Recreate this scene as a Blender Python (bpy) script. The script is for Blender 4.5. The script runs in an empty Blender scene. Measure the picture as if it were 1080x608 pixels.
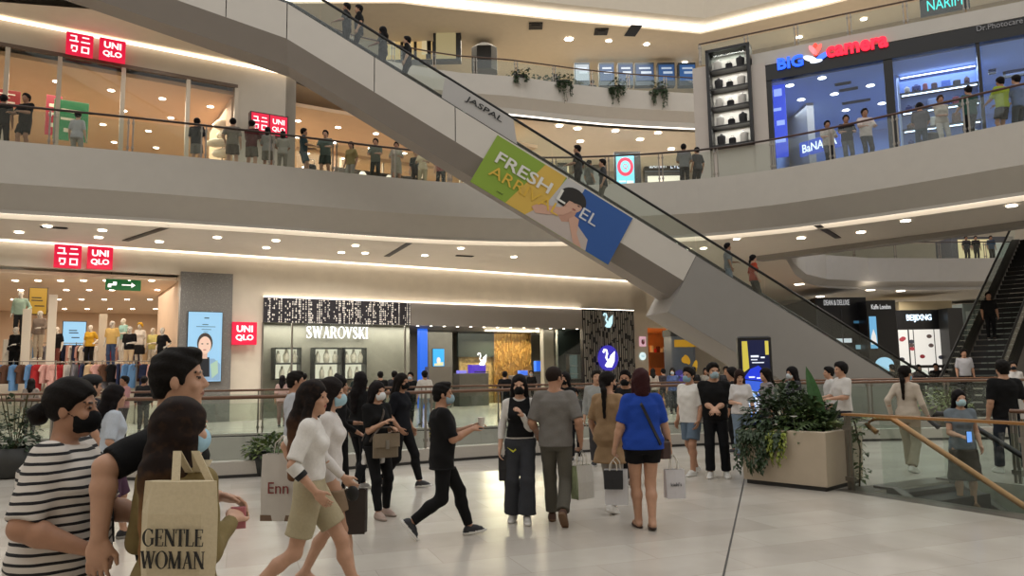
import bpy, math, random
import numpy as np
from math import sin, cos, pi, radians, sqrt, atan2
from mathutils import Vector, Matrix

# ---------------------------------------------------------------- camera, world, exposure
S = bpy.context.scene
COL = S.collection
F_PX, CAM_H, PITCH, ROLL = 790.0, 1.68, math.atan(87 / 790), 0.015
cam_d = bpy.data.cameras.new('camera')
cam_d.sensor_width = 36.0
cam_d.lens = F_PX / 1080 * 36.0
cam_d.clip_start, cam_d.clip_end = 0.05, 300
cam = bpy.data.objects.new('camera', cam_d)
COL.objects.link(cam)
S.camera = cam
_f = Vector((0, cos(PITCH), sin(PITCH)))
_u0 = Vector((0, -sin(PITCH), cos(PITCH)))
_r0 = Vector((1, 0, 0))
_r = _r0 * cos(ROLL) - _u0 * sin(ROLL)
_u = _r0 * sin(ROLL) + _u0 * cos(ROLL)
cam.matrix_world = Matrix(((_r.x, _u.x, -_f.x, 0), (_r.y, _u.y, -_f.y, 0), (_r.z, _u.z, -_f.z, CAM_H), (0, 0, 0, 1)))
S.view_settings.view_transform = 'Standard'
S.view_settings.look = 'None'
S.view_settings.gamma = 1.0
S.view_settings.use_curve_mapping = False
S.view_settings.exposure = 0.0
W = bpy.data.worlds.new('sky')
S.world = W
W.use_nodes = True
W.node_tree.nodes['Background'].inputs[0].default_value = (1.0, 0.98, 0.955, 1)
W.node_tree.nodes['Background'].inputs[1].default_value = 1.18


def area_light(name, loc, size, energy, color=(1, .93, .84), rot=(0, 0, 0), sy=None):
    d = bpy.data.lights.new(name, 'AREA')
    d.energy = energy
    d.color = color
    d.shape = 'RECTANGLE'
    d.size = size
    d.size_y = sy or size
    o = bpy.data.objects.new(name, d)
    o.location = loc
    o.rotation_euler = rot
    COL.objects.link(o)
    return o





# ---------------------------------------------------------------- placing
def ray(px, py):
    v = _f + _r * ((px - 540) / F_PX) + _u * ((304 - py) / F_PX)
    return v


def at(px, py, Y=None, z=None):
    """point of the place seen at a photo pixel, at depth Y or at height z"""
    v = ray(px, py)
    t = Y / v.y if Y is not None else (z - CAM_H) / v.z
    return Vector((0, 0, CAM_H)) + v * t


def gp(px, Y, z=0.0):
    """ground point in the column px at depth Y"""
    py = 391
    for _ in range(4):
        p = at(px, py, Y=Y)
        py -= (z - p.z) * F_PX / Y
    return Vector((p.x, Y, z))


# ---------------------------------------------------------------- materials
MATS = {}


def nodemat(name):
    m = bpy.data.materials.new(name)
    m.use_nodes = True
    n = m.node_tree.nodes
    return m, n, m.node_tree.links, n['Principled BSDF']


def srgb(c):
    if isinstance(c, str):
        c = [int(c[i:i + 2], 16) / 255 for i in (0, 2, 4)]
        return tuple(x / 12.92 if x <= .04045 else ((x + .055) / 1.055) ** 2.4 for x in c)
    return tuple(c)


def mat(c, rough=.6, metal=0.0, emit=0.0, var=.06, scale=40.0, spec=.5, bump=0.0):
    """procedural surface: base colour with a little noise"""
    key = (c, rough, metal, emit, var, scale, spec, bump)
    if key in MATS:
        return MATS[key]
    col = srgb(c)
    m, n, l, b = nodemat('surface_%s' % (c if isinstance(c, str) else 'tone'))
    b.inputs['Roughness'].default_value = rough
    b.inputs['Metallic'].default_value = metal
    b.inputs['Specular IOR Level'].default_value = spec
    if emit:
        b.inputs['Base Color'].default_value = (*[x * .4 for x in col], 1)
        b.inputs['Emission Color'].default_value = (*col, 1)
        b.inputs['Emission Strength'].default_value = emit
    elif var:
        t = n.new('ShaderNodeTexNoise')
        tc = n.new('ShaderNodeTexCoord')
        l.new(tc.outputs['Object'], t.inputs['Vector'])
        t.inputs['Scale'].default_value = scale
        t.inputs['Detail'].default_value = 3
        r = n.new('ShaderNodeValToRGB')
        r.color_ramp.elements[0].position = .3
        r.color_ramp.elements[1].position = .7
        r.color_ramp.elements[0].color = (*[x * (1 - var) for x in col], 1)
        r.color_ramp.elements[1].color = (*[min(1, x * (1 + var)) for x in col], 1)
        l.new(t.outputs['Fac'], r.inputs['Fac'])
        l.new(r.outputs['Color'], b.inputs['Base Color'])
        if bump:
            bp = n.new('ShaderNodeBump')
            bp.inputs['Strength'].default_value = bump
            bp.inputs['Distance'].default_value = .01
            l.new(t.outputs['Fac'], bp.inputs['Height'])
            l.new(bp.outputs['Normal'], b.inputs['Normal'])
    else:
        b.inputs['Base Color'].default_value = (*col, 1)
    MATS[key] = m
    return m


def fab(c):
    if isinstance(c, str) and max(srgb(c)) < .022:
        c = tuple(x * .45 for x in srgb(c))
    return mat(c, .85, var=.045, scale=60, spec=.25, bump=.15)


def glow(c, e):
    return mat(c, .5, emit=e, var=0)


def glass_mat(tint=(.80, .86, .83), refl=.10, key='glass'):
    k = (key, tint, refl)
    if k in MATS:
        return MATS[k]
    m, n, l, b = nodemat(key)
    n.remove(b)
    tr = n.new('ShaderNodeBsdfTransparent')
    tr.inputs[0].default_value = (*tint, 1)
    gl = n.new('ShaderNodeBsdfGlossy')
    gl.inputs['Roughness'].default_value = .02
    gl.inputs[0].default_value = (1, 1, 1, 1)
    fr = n.new('ShaderNodeLayerWeight')
    fr.inputs[0].default_value = .35
    mp = n.new('ShaderNodeMapRange')
    mp.inputs[3].default_value = refl * .45
    mp.inputs[4].default_value = min(1, refl * 5)
    l.new(fr.outputs['Fresnel'], mp.inputs[0])
    mx = n.new('ShaderNodeMixShader')
    l.new(mp.outputs[0], mx.inputs[0])
    l.new(tr.outputs[0], mx.inputs[1])
    l.new(gl.outputs[0], mx.inputs[2])
    l.new(mx.outputs[0], n['Material Output'].inputs[0])
    MATS[k] = m
    return m


# ---------------------------------------------------------------- objects
def tag(o, label, cat, group=None, kind=None):
    o['label'] = label
    o['category'] = cat
    if group:
        o['group'] = group
    if kind:
        o['kind'] = kind
    return o


def wloc(o):
    v = Vector((0, 0, 0))
    while o:
        v += o.location
        o = o.parent
    return v


def thing(name, label, cat, loc, rz=0, group=None):
    o = bpy.data.objects.new(name, None)
    o.empty_display_size = .1
    COL.objects.link(o)
    o.location = loc
    o.rotation_euler = (0, 0, rz)
    return tag(o, label, cat, group)


def npmesh(name, V, Fq, mi=None, smooth=False):
    """numpy verts (n,3) and quads (m,4)"""
    me = bpy.data.meshes.new(name)
    n, m = len(V), len(Fq)
    k = Fq.shape[1]
    me.vertices.add(n)
    me.vertices.foreach_set('co', np.asarray(V, np.float32).ravel())
    me.loops.add(m * k)
    me.loops.foreach_set('vertex_index', np.asarray(Fq, np.int32).ravel())
    me.polygons.add(m)
    me.polygons.foreach_set('loop_start', np.arange(0, m * k, k, dtype=np.int32))
    me.polygons.foreach_set('loop_total', np.full(m, k, np.int32))
    if mi is not None:
        me.polygons.foreach_set('material_index', np.asarray(mi, np.int32))
    if smooth:
        me.polygons.foreach_set('use_smooth', np.ones(m, bool))
    me.update(calc_edges=True)
    return me


class MB:
    """collects shapes for one mesh, in world coordinates unless fr is given"""

    def __init__(s, fr=None):
        s.v, s.f, s.m, s.sm = [], [], [], []
        s.fr = fr
        s.cur = 0
        s.smooth = False

    def use(s, i, smooth=None):
        s.cur = i
        if smooth is not None:
            s.smooth = smooth
        return s

    def add(s, vs, fs):
        b = len(s.v)
        for p in vs:
            p = Vector(p)
            s.v.append(s.fr @ p if s.fr else p)
        for f in fs:
            s.f.append([b + i for i in f])
            s.m.append(s.cur)
            s.sm.append(s.smooth)
        return s

    def box(s, x0, x1, y0, y1, z0, z1, M=None):
        vs = [Vector((x, y, z)) for z in (z0, z1) for y in (y0, y1) for x in (x0, x1)]
        if M:
            vs = [M @ v for v in vs]
        return s.add(vs, [(0, 2, 3, 1), (4, 5, 7, 6), (0, 1, 5, 4), (2, 6, 7, 3), (0, 4, 6, 2), (1, 3, 7, 5)])

    def bbox(s, x0, x1, y0, y1, z0, z1, c=.01, M=None):
        """box with chamfered vertical edges and top"""
        c = min(c, (x1 - x0) / 2.2, (y1 - y0) / 2.2, (z1 - z0) / 2.2)
        def ring(i, z):
            return [(x0 + c + i, y0 + i, z), (x1 - c - i, y0 + i, z), (x1 - i, y0 + c + i, z), (x1 - i, y1 - c - i, z),
                    (x1 - c - i, y1 - i, z), (x0 + c + i, y1 - i, z), (x0 + i, y1 - c - i, z), (x0 + i, y0 + c + i, z)]
        vs = ring(0, z0) + ring(0, z1 - c) + ring(c * .9, z1)
        vs = [Vector(v) for v in vs]
        if M:
            vs = [M @ v for v in vs]
        fs = [tuple(range(7, -1, -1)), tuple(range(16, 24))]
        for r in (0, 8):
            for i in range(8):
                j = (i + 1) % 8
                fs.append((r + i, r + j, r + 8 + j, r + 8 + i))
        return s.add(vs, fs)

    def prism(s, poly, z0, z1):
        n = len(poly)
        vs = [(x, y, z0) for x, y in poly] + [(x, y, z1) for x, y in poly]
        return s.add(vs, [tuple(range(n - 1, -1, -1)), tuple(range(n, 2 * n))] + [(i, (i + 1) % n, n + (i + 1) % n, n + i) for i in range(n)])

    def sheet(s, rows, closed=False):
        """rows: lists of points of equal length -> quads"""
        n = len(rows[0])
        vs = [p for r in rows for p in r]
        fs = []
        for i in range(len(rows) - 1):
            for j in range(n - (0 if closed else 1)):
                k = (j + 1) % n
                fs.append((i * n + j, i * n + k, (i + 1) * n + k, (i + 1) * n + j))
        return s.add(vs, fs)

    def tube(s, pts, r, n=8, caps=True):
        pts = [Vector(p) for p in pts]
        rs = r if isinstance(r, (list, tuple)) else [r] * len(pts)
        rows = []
        up = Vector((0, 0, 1))
        for i, p in enumerate(pts):
            d = (pts[min(i + 1, len(pts) - 1)] - pts[max(i - 1, 0)]).normalized()
            if abs(d.dot(up)) > .95:
                a = d.cross(Vector((1, 0, 0))).normalized()
            else:
                a = d.cross(up).normalized()
            b = a.cross(d).normalized()
            rows.append([p + (a * cos(2 * pi * k / n) + b * sin(2 * pi * k / n)) * rs[i] for k in range(n)])
        sm = s.smooth
        s.smooth = True
        s.sheet(rows, closed=True)
        s.smooth = sm
        if caps:
            s.add(rows[0], [tuple(range(n - 1, -1, -1))])
            s.add(rows[-1], [tuple(range(n))])
        return s

    def bar(s, a, b, w, h):
        """rectangular bar from a to b, w across, h up"""
        a, b = Vector(a), Vector(b)
        d = (b - a).normalized()
        up = Vector((0, 0, 1))
        if abs(d.z) > .95:
            up = Vector((0, 1, 0))
        x = d.cross(up).normalized() * (w / 2)
        y = x.normalized().cross(d).normalized() * (h / 2)
        return s.sheet([[a - x - y, a + x - y, a + x + y, a - x + y], [b - x - y, b + x - y, b + x + y, b - x + y]], closed=True) \
            .add([a - x - y, a + x - y, a + x + y, a - x + y, b - x - y, b + x - y, b + x + y, b - x + y], [(3, 2, 1, 0), (4, 5, 6, 7)])

    def lathe(s, prof, c=(0, 0, 0), n=20):
        c = Vector(c)
        rows = [[c + Vector((r * cos(2 * pi * k / n), r * sin(2 * pi * k / n), z)) for k in range(n)] for r, z in prof]
        sm = s.smooth
        s.smooth = True
        s.sheet(rows, closed=True)
        s.smooth = sm
        s.add(rows[0], [tuple(range(n - 1, -1, -1))])
        s.add(rows[-1], [tuple(range(n))])
        return s

    def ball(s, c, r, n=10):
        rx, ry, rz = r if isinstance(r, (tuple, list)) else (r, r, r)
        c = Vector(c)
        rows = [[c + Vector((rx * sin(pi * i / n) * cos(2 * pi * k / n), ry * sin(pi * i / n) * sin(2 * pi * k / n), -rz * cos(pi * i / n)))
                 for k in range(n)] for i in range(1, n)]
        sm = s.smooth
        s.smooth = True
        s.sheet(rows, closed=True)
        s.smooth = sm
        s.add(rows[0], [tuple(range(n - 1, -1, -1))])
        s.add(rows[-1], [tuple(range(n))])
        return s

    def build(s, name, mats, parent=None, label=None, cat=None, group=None, kind=None):
        if not isinstance(mats, (list, tuple)):
            mats = [mats]
        V = np.array([tuple(p) for p in s.v], float)
        if parent is not None:
            org = np.array(wloc(parent))
        else:
            lo, hi = V.min(0), V.max(0)
            org = np.array([(lo[0] + hi[0]) / 2, (lo[1] + hi[1]) / 2, lo[2]])
        me = bpy.data.meshes.new(name)
        me.from_pydata([tuple(p) for p in (V - org)], [], s.f)
        me.polygons.foreach_set('material_index', s.m)
        me.polygons.foreach_set('use_smooth', s.sm)
        for m in mats:
            me.materials.append(m)
        me.update()
        o = bpy.data.objects.new(name, me)
        COL.objects.link(o)
        if parent is not None:
            o.parent = parent
        else:
            o.location = org
        if label and cat:
            tag(o, label, cat, group)
        elif label:
            o['label'] = label
        if kind:
            o['kind'] = kind
        return o


def struct(name, mb, m):
    return mb.build(name, m, kind='structure')


def dup(o, loc=None, rz=None, parent=None, label=None, mats=None):
    """a copy of a thing, its parts and their sub-parts"""
    c = o.copy()
    COL.objects.link(c)
    if parent is not None:
        c.parent = parent
    if loc is not None:
        c.location = loc
    if rz is not None:
        c.rotation_euler = (0, 0, rz)
    if label:
        c['label'] = label
    for ch in list(o.children):
        dup(ch, parent=c)
    return c


def frame(o, rz, tilt=None):
    m = Matrix.Translation(Vector(o)) @ Matrix.Rotation(rz, 4, 'Z')
    return m


# ---------------------------------------------------------------- lettering
_FONT_CACHE = {}


def text_mesh(txt, size=1.0, depth=.02, bold=0.0, space=1.0, line=1.0, align='CENTER'):
    cu = bpy.data.curves.new('letters', 'FONT')
    cu.body = txt
    cu.size = size
    cu.extrude = depth / 2
    cu.offset = bold
    cu.space_character = space
    cu.space_line = line
    cu.align_x = align
    cu.align_y = 'CENTER'
    cu.resolution_u = 3
    o = bpy.data.objects.new('letters', cu)
    COL.objects.link(o)
    dg = bpy.context.evaluated_depsgraph_get()
    me = bpy.data.meshes.new_from_object(o.evaluated_get(dg))
    bpy.data.objects.remove(o)
    bpy.data.curves.remove(cu)
    return me


def letters(txt, M, h, m, parent=None, name='lettering', w=None, depth=.02, bold=0.0, label=None, cat=None, space=1.0, line=.8, shear=0):
    """block letters, M maps (right, out-of-face is +z, up is y) text axes to the world; h cap height, w total width"""
    me = text_mesh(txt, 1.0, .02, bold, space, line)
    V = np.array([v.co[:] for v in me.vertices])
    lo, hi = V.min(0), V.max(0)
    V[:, 0] -= (lo[0] + hi[0]) / 2
    V[:, 1] -= (lo[1] + hi[1]) / 2
    V[:, 2] -= lo[2]
    sy = h / (hi[1] - lo[1])
    sx = w / (hi[0] - lo[0]) if w else sy
    V *= np.array([sx, sy, depth / .02])
    V[:, 0] += shear * V[:, 1]
    Mn = np.array(M)
    Wd = V @ Mn[:3, :3].T + Mn[:3, 3]
    return _letobj(me, Wd, m, parent, name, label, cat)


def _letobj(me, Wd, m, parent, name, label, cat):
    org = np.array(wloc(parent)) if parent is not None else np.array([(Wd[:, 0].min() + Wd[:, 0].max()) / 2, (Wd[:, 1].min() + Wd[:, 1].max()) / 2, Wd[:, 2].min()])
    me.vertices.foreach_set('co', (Wd - org).astype(np.float32).ravel())
    me.materials.clear()
    me.materials.append(m)
    me.update()
    o = bpy.data.objects.new(name, me)
    COL.objects.link(o)
    if parent is not None:
        o.parent = parent
    else:
        o.location = org
    if label and cat:
        tag(o, label, cat)
    return o


def face_frame(p, right, up=(0, 0, 1)):
    """matrix whose x axis is right, y axis up, z axis out of the face"""
    x = Vector(right).normalized()
    y = Vector(up).normalized()
    z = x.cross(y).normalized()
    y = z.cross(x)
    return Matrix(((x.x, y.x, z.x, p[0]), (x.y, y.y, z.y, p[1]), (x.z, y.z, z.z, p[2]), (0, 0, 0, 1)))


# serif capitals drawn from thick and thin strokes (unit cap height)
def _st(a, b, wa, wb=None):
    a, b = np.array(a, float), np.array(b, float)
    wb = wa if wb is None else wb
    return [(a[0] - wa / 2, a[1]), (a[0] + wa / 2, a[1]), (b[0] + wb / 2, b[1]), (b[0] - wb / 2, b[1])]


def _hb(x0, x1, y, t):
    return [(x0, y - t / 2), (x1, y - t / 2), (x1, y + t / 2), (x0, y + t / 2)]


def _arc(cx, cy, rx, ry, a0, a1, thick, thin, n=18):
    out = []
    P = []
    for i in range(n + 1):
        a = radians(a0 + (a1 - a0) * i / n)
        w = thin + (thick - thin) * abs(cos(a)) ** 1.5
        P.append(((cx + (rx - w / 2) * cos(a), cy + (ry - thin / 2) * sin(a)), (cx + (rx + w / 2) * cos(a), cy + (ry + thin / 2) * sin(a))))
    for i in range(n):
        out.append([P[i][0], P[i][1], P[i + 1][1], P[i + 1][0]])
    return out


def serif_letter(c):
    K, N, SF = .16, .05, .035
    sv = lambda x, y, w=.26: [_hb(x - w / 2, x + w / 2, y, SF)]
    if c == 'I':
        return [_st((.13, 0), (.13, 1), K)] + sv(.13, .0175) + sv(.13, .9825), .26
    if c == 'L':
        return [_st((.13, 0), (.13, 1), K)] + sv(.13, .9825) + [_hb(.02, .58, .02, .04), _st((.57, 0), (.60, .26), .03)], .62
    if c == 'E':
        return [_st((.13, 0), (.13, 1), K), _hb(.02, .6, .02, .04), _hb(.02, .58, .98, .04), _hb(.13, .46, .51, .04),
                _st((.585, 0), (.61, .24), .03), _st((.57, 1), (.57, .78), .03), _st((.46, .4), (.46, .62), .03)], .62
    if c == 'T':
        return [_st((.33, 0), (.33, 1), K), _hb(.02, .64, .98, .04), _st((.035, 1), (.02, .75), .03), _st((.625, 1), (.64, .75), .03)] + sv(.33, .0175, .3), .66
    if c == 'N':
        return [_st((.12, 0), (.12, 1), N), _st((.70, 0), (.70, 1), N), _st((.70, 0), (.13, 1), K * 1.15)] + sv(.12, .0175, .22) + sv(.70, .9825, .22) + sv(.1, .9825, .2), .80
    if c == 'V':
        return [_st((.06 + .3, 0), (.12, 1), K), _st((.37, 0), (.64, 1), N)] + sv(.12, .9825) + sv(.64, .9825, .2), .72
    if c == 'W':
        return [_st((.34, 0), (.12, 1), K), _st((.34, 0), (.54, 1), N), _st((.78, 0), (.54, 1), K), _st((.78, 0), (1.0, 1), N)] + sv(.12, .9825) + sv(.54, .9825, .22) + sv(1.0, .9825, .2), 1.08
    if c == 'M':
        return [_st((.12, 0), (.14, 1), N), _st((.48, 0), (.15, 1), K), _st((.48, 0), (.80, 1), N), _st((.84, 0), (.80, 1), K)] + sv(.12, .0175, .22) + sv(.84, .0175) + sv(.13, .9825, .2) + sv(.83, .9825, .2), .98
    if c == 'A':
        return [_st((.12, 0), (.40, 1), N), _st((.64, 0), (.38, 1), K), _hb(.2, .56, .34, .04)] + sv(.12, .0175, .22) + sv(.64, .0175), .76
    if c == 'K':
        return [_st((.13, 0), (.13, 1), K), _st((.16, .42), (.62, 1), N), _st((.62, 0), (.32, .58), K)] + sv(.13, .0175) + sv(.13, .9825) + sv(.62, .9825, .22) + sv(.64, .0175), .76
    if c == 'O':
        return _arc(.42, .5, .36, .5, 0, 360, K, N, 36), .84
    if c == 'G':
        return _arc(.42, .5, .36, .5, 42, 318, K, N, 30) + [_st((.70, .1), (.70, .46), K * .85), _st((.70, .98), (.685, .72), .03)] + sv(.70, .46), .84
    if c == 'R':
        return [_st((.13, 0), (.13, 1), K), _st((.64, 0), (.38, .48), K)] + _arc(.32, .745, .24, .245, -90, 90, K, N) + [_hb(.13, .33, .98, N), _hb(.13, .33, .5, N)] + sv(.13, .0175) + sv(.66, .0175, .2) + sv(.1, .9825, .2), .76
    if c == 'S':
        return _arc(.31, .745, .21, .245, 35, 270, K * .8, N) + _arc(.31, .255, .23, .25, -145, 90, K, N) + [_st((.49, .98), (.485, .76), .03), _st((.085, .02), (.09, .26), .03)] + [[(.16, .62), (.3, .72), (.47, .38), (.33, .28)]], .62
    return [], .35


def serif(txt, M, h, m, parent=None, name='lettering', w=None, depth=.004, gap=.06, line=1.35, label=None):
    vs, fs = [], []
    lines = txt.split('\n')
    wid = [sum(serif_letter(c)[1] + gap for c in L) - gap for L in lines]
    k = (w / max(wid)) if w else h
    for li, L in enumerate(lines):
        x = -wid[li] / 2
        y0 = -li * line
        for c in L:
            polys, adv = serif_letter(c)
            for p in polys:
                b = len(vs)
                a = sum(p[i][0] * p[(i + 1) % 4][1] - p[(i + 1) % 4][0] * p[i][1] for i in range(4))
                q = p if a > 0 else p[::-1]
                for d in (0, depth):
                    for (u, v) in q:
                        vs.append(((x + u) * k, (y0 + v) * h, d))
                fs += [(b + 3, b + 2, b + 1, b), (b + 4, b + 5, b + 6, b + 7)] + [(b + i, b + (i + 1) % 4, b + 4 + (i + 1) % 4, b + 4 + i) for i in range(4)]
            x += adv + gap
    me = bpy.data.meshes.new(name)
    V = np.array(vs)
    V[:, 1] -= (V[:, 1].min() + V[:, 1].max()) / 2
    me.from_pydata([tuple(v) for v in V], [], fs)
    Mn = np.array(M)
    Wd = V @ Mn[:3, :3].T + Mn[:3, 3]
    return _letobj(me, Wd, m, parent, name, label, None)

# ---------------------------------------------------------------- people: smooth bodies grown from one distance field
class Field:
    def __init__(s, lo, hi, h):
        s.h = h
        s.lo = np.array(lo, float) - 3 * h
        s.n = np.ceil((np.array(hi, float) + 3 * h - s.lo) / h).astype(int) + 1
        s.f = np.full(s.n, .5, np.float32)
        s.ax = [(s.lo[i] + h * np.arange(s.n[i])).astype(np.float32) for i in range(3)]

    def win(s, lo, hi, m):
        sl = []
        for i in range(3):
            a = int(max(0, math.floor((lo[i] - m - s.lo[i]) / s.h)))
            b = int(min(s.n[i], math.ceil((hi[i] + m - s.lo[i]) / s.h) + 1))
            if b - a < 1:
                return None, None
            sl.append(slice(a, b))
        x = s.ax[0][sl[0]][:, None, None]
        y = s.ax[1][sl[1]][None, :, None]
        z = s.ax[2][sl[2]][None, None, :]
        return tuple(sl), (x, y, z)

    def put(s, d, sl, k):
        f = s.f[sl]
        if k <= 0:
            s.f[sl] = np.minimum(f, d)
        else:
            h = np.clip(.5 + .5 * (f - d) / k, 0, 1)
            s.f[sl] = f + (d - f) * h - k * h * (1 - h)

    def cone(s, a, b, ra, rb, k=.02):
        a, b = np.array(a, float), np.array(b, float)
        r = max(ra, rb)
        sl, P = s.win(np.minimum(a, b) - r, np.maximum(a, b) + r, k + 2.5 * s.h)
        if sl is None:
            return s
        x, y, z = P[0] - a[0], P[1] - a[1], P[2] - a[2]
        d = b - a
        L2 = max(1e-9, float(d @ d))
        t = np.clip((x * d[0] + y * d[1] + z * d[2]) / L2, 0, 1)
        q = np.sqrt((x - t * d[0]) ** 2 + (y - t * d[1]) ** 2 + (z - t * d[2]) ** 2) - (ra + (rb - ra) * t)
        s.put(q, sl, k)
        return s

    def _ell(s, c, r, R, m):
        c, r = np.array(c, float), np.array(r, float)
        ext = np.sqrt(((R * r[None, :]) ** 2).sum(1)) if R is not None else r
        sl, P = s.win(c - ext, c + ext, m)
        if sl is None:
            return None, None
        x, y, z = P[0] - c[0], P[1] - c[1], P[2] - c[2]
        if R is not None:
            x, y, z = (R[0, i] * x + R[1, i] * y + R[2, i] * z for i in range(3))
        k0 = np.sqrt((x / r[0]) ** 2 + (y / r[1]) ** 2 + (z / r[2]) ** 2)
        k1 = np.sqrt((x / r[0] ** 2) ** 2 + (y / r[1] ** 2) ** 2 + (z / r[2] ** 2) ** 2)
        return k0 * (k0 - 1) / np.maximum(k1, 1e-6), sl

    def ell(s, c, r, R=None, k=.02):
        d, sl = s._ell(c, r, R, k + 2.5 * s.h)
        if sl is not None:
            s.put(d, sl, k)
        return s

    def sub_ell(s, c, r, R=None, k=.01):
        d, sl = s._ell(c, r, R, k + 2.5 * s.h)
        if sl is not None:
            s.f[sl] = -s._smin(-s.f[sl], d, k)
        return s

    def _smin(s, f, d, k):
        h = np.clip(.5 + .5 * (f - d) / k, 0, 1)
        return f + (d - f) * h - k * h * (1 - h)

    def loft(s, o, R, zs, rx, ry, cy, k=.03, ex=2.3):
        """stack of ovals along the local z of frame R at o"""
        zs, rx, ry, cy = map(np.array, (zs, rx, ry, cy))
        m = max(rx.max(), ry.max() + abs(cy).max())
        p0, p1 = o + R[:, 2] * zs[0], o + R[:, 2] * zs[-1]
        sl, P = s.win(np.minimum(p0, p1) - m, np.maximum(p0, p1) + m, k + 2.5 * s.h)
        if sl is None:
            return s
        x, y, z = P[0] - o[0], P[1] - o[1], P[2] - o[2]
        x, y, z = (R[0, i] * x + R[1, i] * y + R[2, i] * z for i in range(3))
        a = np.interp(z, zs, rx).astype(np.float32)
        b = np.interp(z, zs, ry).astype(np.float32)
        yy = y - np.interp(z, zs, cy).astype(np.float32)
        q = (np.abs(x / a) ** ex + np.abs(yy / b) ** ex) ** (1 / ex)
        d = (q - 1) * np.minimum(a, b) * .9
        dz = np.maximum(zs[0] - z, z - zs[-1])
        d = np.maximum(d, dz)
        s.put(d, sl, k)
        return s

    def cut(s, p, n, k=.004):
        """removes everything on the side n points to"""
        n = np.array(n, float)
        n /= np.linalg.norm(n)
        d = ((s.ax[0] - p[0]) * n[0])[:, None, None] + ((s.ax[1] - p[1]) * n[1])[None, :, None] + ((s.ax[2] - p[2]) * n[2])[None, None, :]
        s.f = np.maximum(s.f, d.astype(np.float32))
        return s

    def trim(s, e, dv, r):
        n = unit(dv)
        sl, P = s.win(e - r, e + r, 0)
        x, y, z = P[0] - e[0], P[1] - e[1], P[2] - e[2]
        dd = x * n[0] + y * n[1] + z * n[2]
        s.f[sl] = np.where(x * x + y * y + z * z < r * r, np.maximum(s.f[sl], dd), s.f[sl])
        return s

    def folds(s, amp, ph=0.0, sc=1.0):
        x, y, z = s.ax[0][:, None, None] * sc, s.ax[1][None, :, None] * sc, s.ax[2][None, None, :] * sc
        w = np.sin(31 * z + 14 * x + ph + 2 * np.sin(9 * x + 7 * y + ph)) * np.sin(17 * x - 21 * y + 6 * z + ph * 2) + .6 * np.sin(47 * z - 25 * x + 19 * y + ph)
        s.f = s.f + (amp * w).astype(np.float32)
        return s

    def mesh(s):
        f = s.f
        n = f.shape
        ins = f < 0
        cnt = np.zeros(tuple(d - 1 for d in n), np.int8)
        sl = lambda o, ax: slice(o, n[ax] - 1 + o)
        for i in (0, 1):
            for j in (0, 1):
                for k in (0, 1):
                    cnt += ins[sl(i, 0), sl(j, 1), sl(k, 2)]
        idx = np.argwhere((cnt > 0) & (cnt < 8))
        if len(idx) == 0:
            return np.zeros((0, 3)), np.zeros((0, 4), int)
        num = np.full(cnt.shape, -1, np.int32)
        num[idx[:, 0], idx[:, 1], idx[:, 2]] = np.arange(len(idx))
        acc = np.zeros((len(idx), 3))
        c = np.zeros(len(idx))
        offs = [(i, j, k) for i in (0, 1) for j in (0, 1) for k in (0, 1)]
        val = {o: f[idx[:, 0] + o[0], idx[:, 1] + o[1], idx[:, 2] + o[2]] for o in offs}
        for o in offs:
            for ax in range(3):
                if o[ax] == 0:
                    q = list(o)
                    q[ax] = 1
                    q = tuple(q)
                    a, b = val[o], val[q]
                    m = (a < 0) != (b < 0)
                    t = np.where(m, a / np.where(m, a - b, 1), 0)
                    p = np.array(o, float)[None, :].repeat(len(idx), 0)
                    p[:, ax] += t
                    acc += p * m[:, None]
                    c += m
        V = s.lo + s.h * (idx + acc / np.maximum(c, 1)[:, None])
        Q = []
        for ax in range(3):
            u, v = (ax + 1) % 3, (ax + 2) % 3
            a = [slice(1, -1)] * 3
            a[ax] = slice(0, -1)
            b = [slice(1, -1)] * 3
            b[ax] = slice(1, None)
            s0, s1 = ins[tuple(a)], ins[tuple(b)]
            e = np.argwhere(s0 != s1)
            if len(e) == 0:
                continue
            sg = s0[e[:, 0], e[:, 1], e[:, 2]]
            g = e.copy()
            g[:, u] += 1
            g[:, v] += 1
            def cell(du, dv):
                h = g.copy()
                h[:, u] -= du
                h[:, v] -= dv
                return num[h[:, 0], h[:, 1], h[:, 2]]
            q = np.stack([cell(1, 1), cell(0, 1), cell(0, 0), cell(1, 0)], 1)
            q[~sg] = q[~sg][:, ::-1]
            Q.append(q)
        Q = np.concatenate(Q)
        Q = Q[(Q >= 0).all(1)]
        return V, Q


def rot(ax, a):
    c, s_ = cos(a), sin(a)
    return np.array({'x': ((1, 0, 0), (0, c, -s_), (0, s_, c)), 'y': ((c, 0, s_), (0, 1, 0), (-s_, 0, c)), 'z': ((c, -s_, 0), (s_, c, 0), (0, 0, 1))}[ax], float)


def unit(v):
    v = np.array(v, float)
    return v / max(1e-9, np.linalg.norm(v))


def two_bone(a, t, l1, l2, pole):
    d = t - a
    L = np.linalg.norm(d)
    if L > (l1 + l2) * .997:
        t = a + d / L * (l1 + l2) * .997
        d = t - a
        L = np.linalg.norm(d)
    x = (l1 * l1 - l2 * l2 + L * L) / (2 * L)
    h = sqrt(max(0, l1 * l1 - x * x))
    dn = d / L
    p = np.array(pole, float)
    p = unit(p - dn * (p @ dn))
    return a + dn * x + p * h, t


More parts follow.
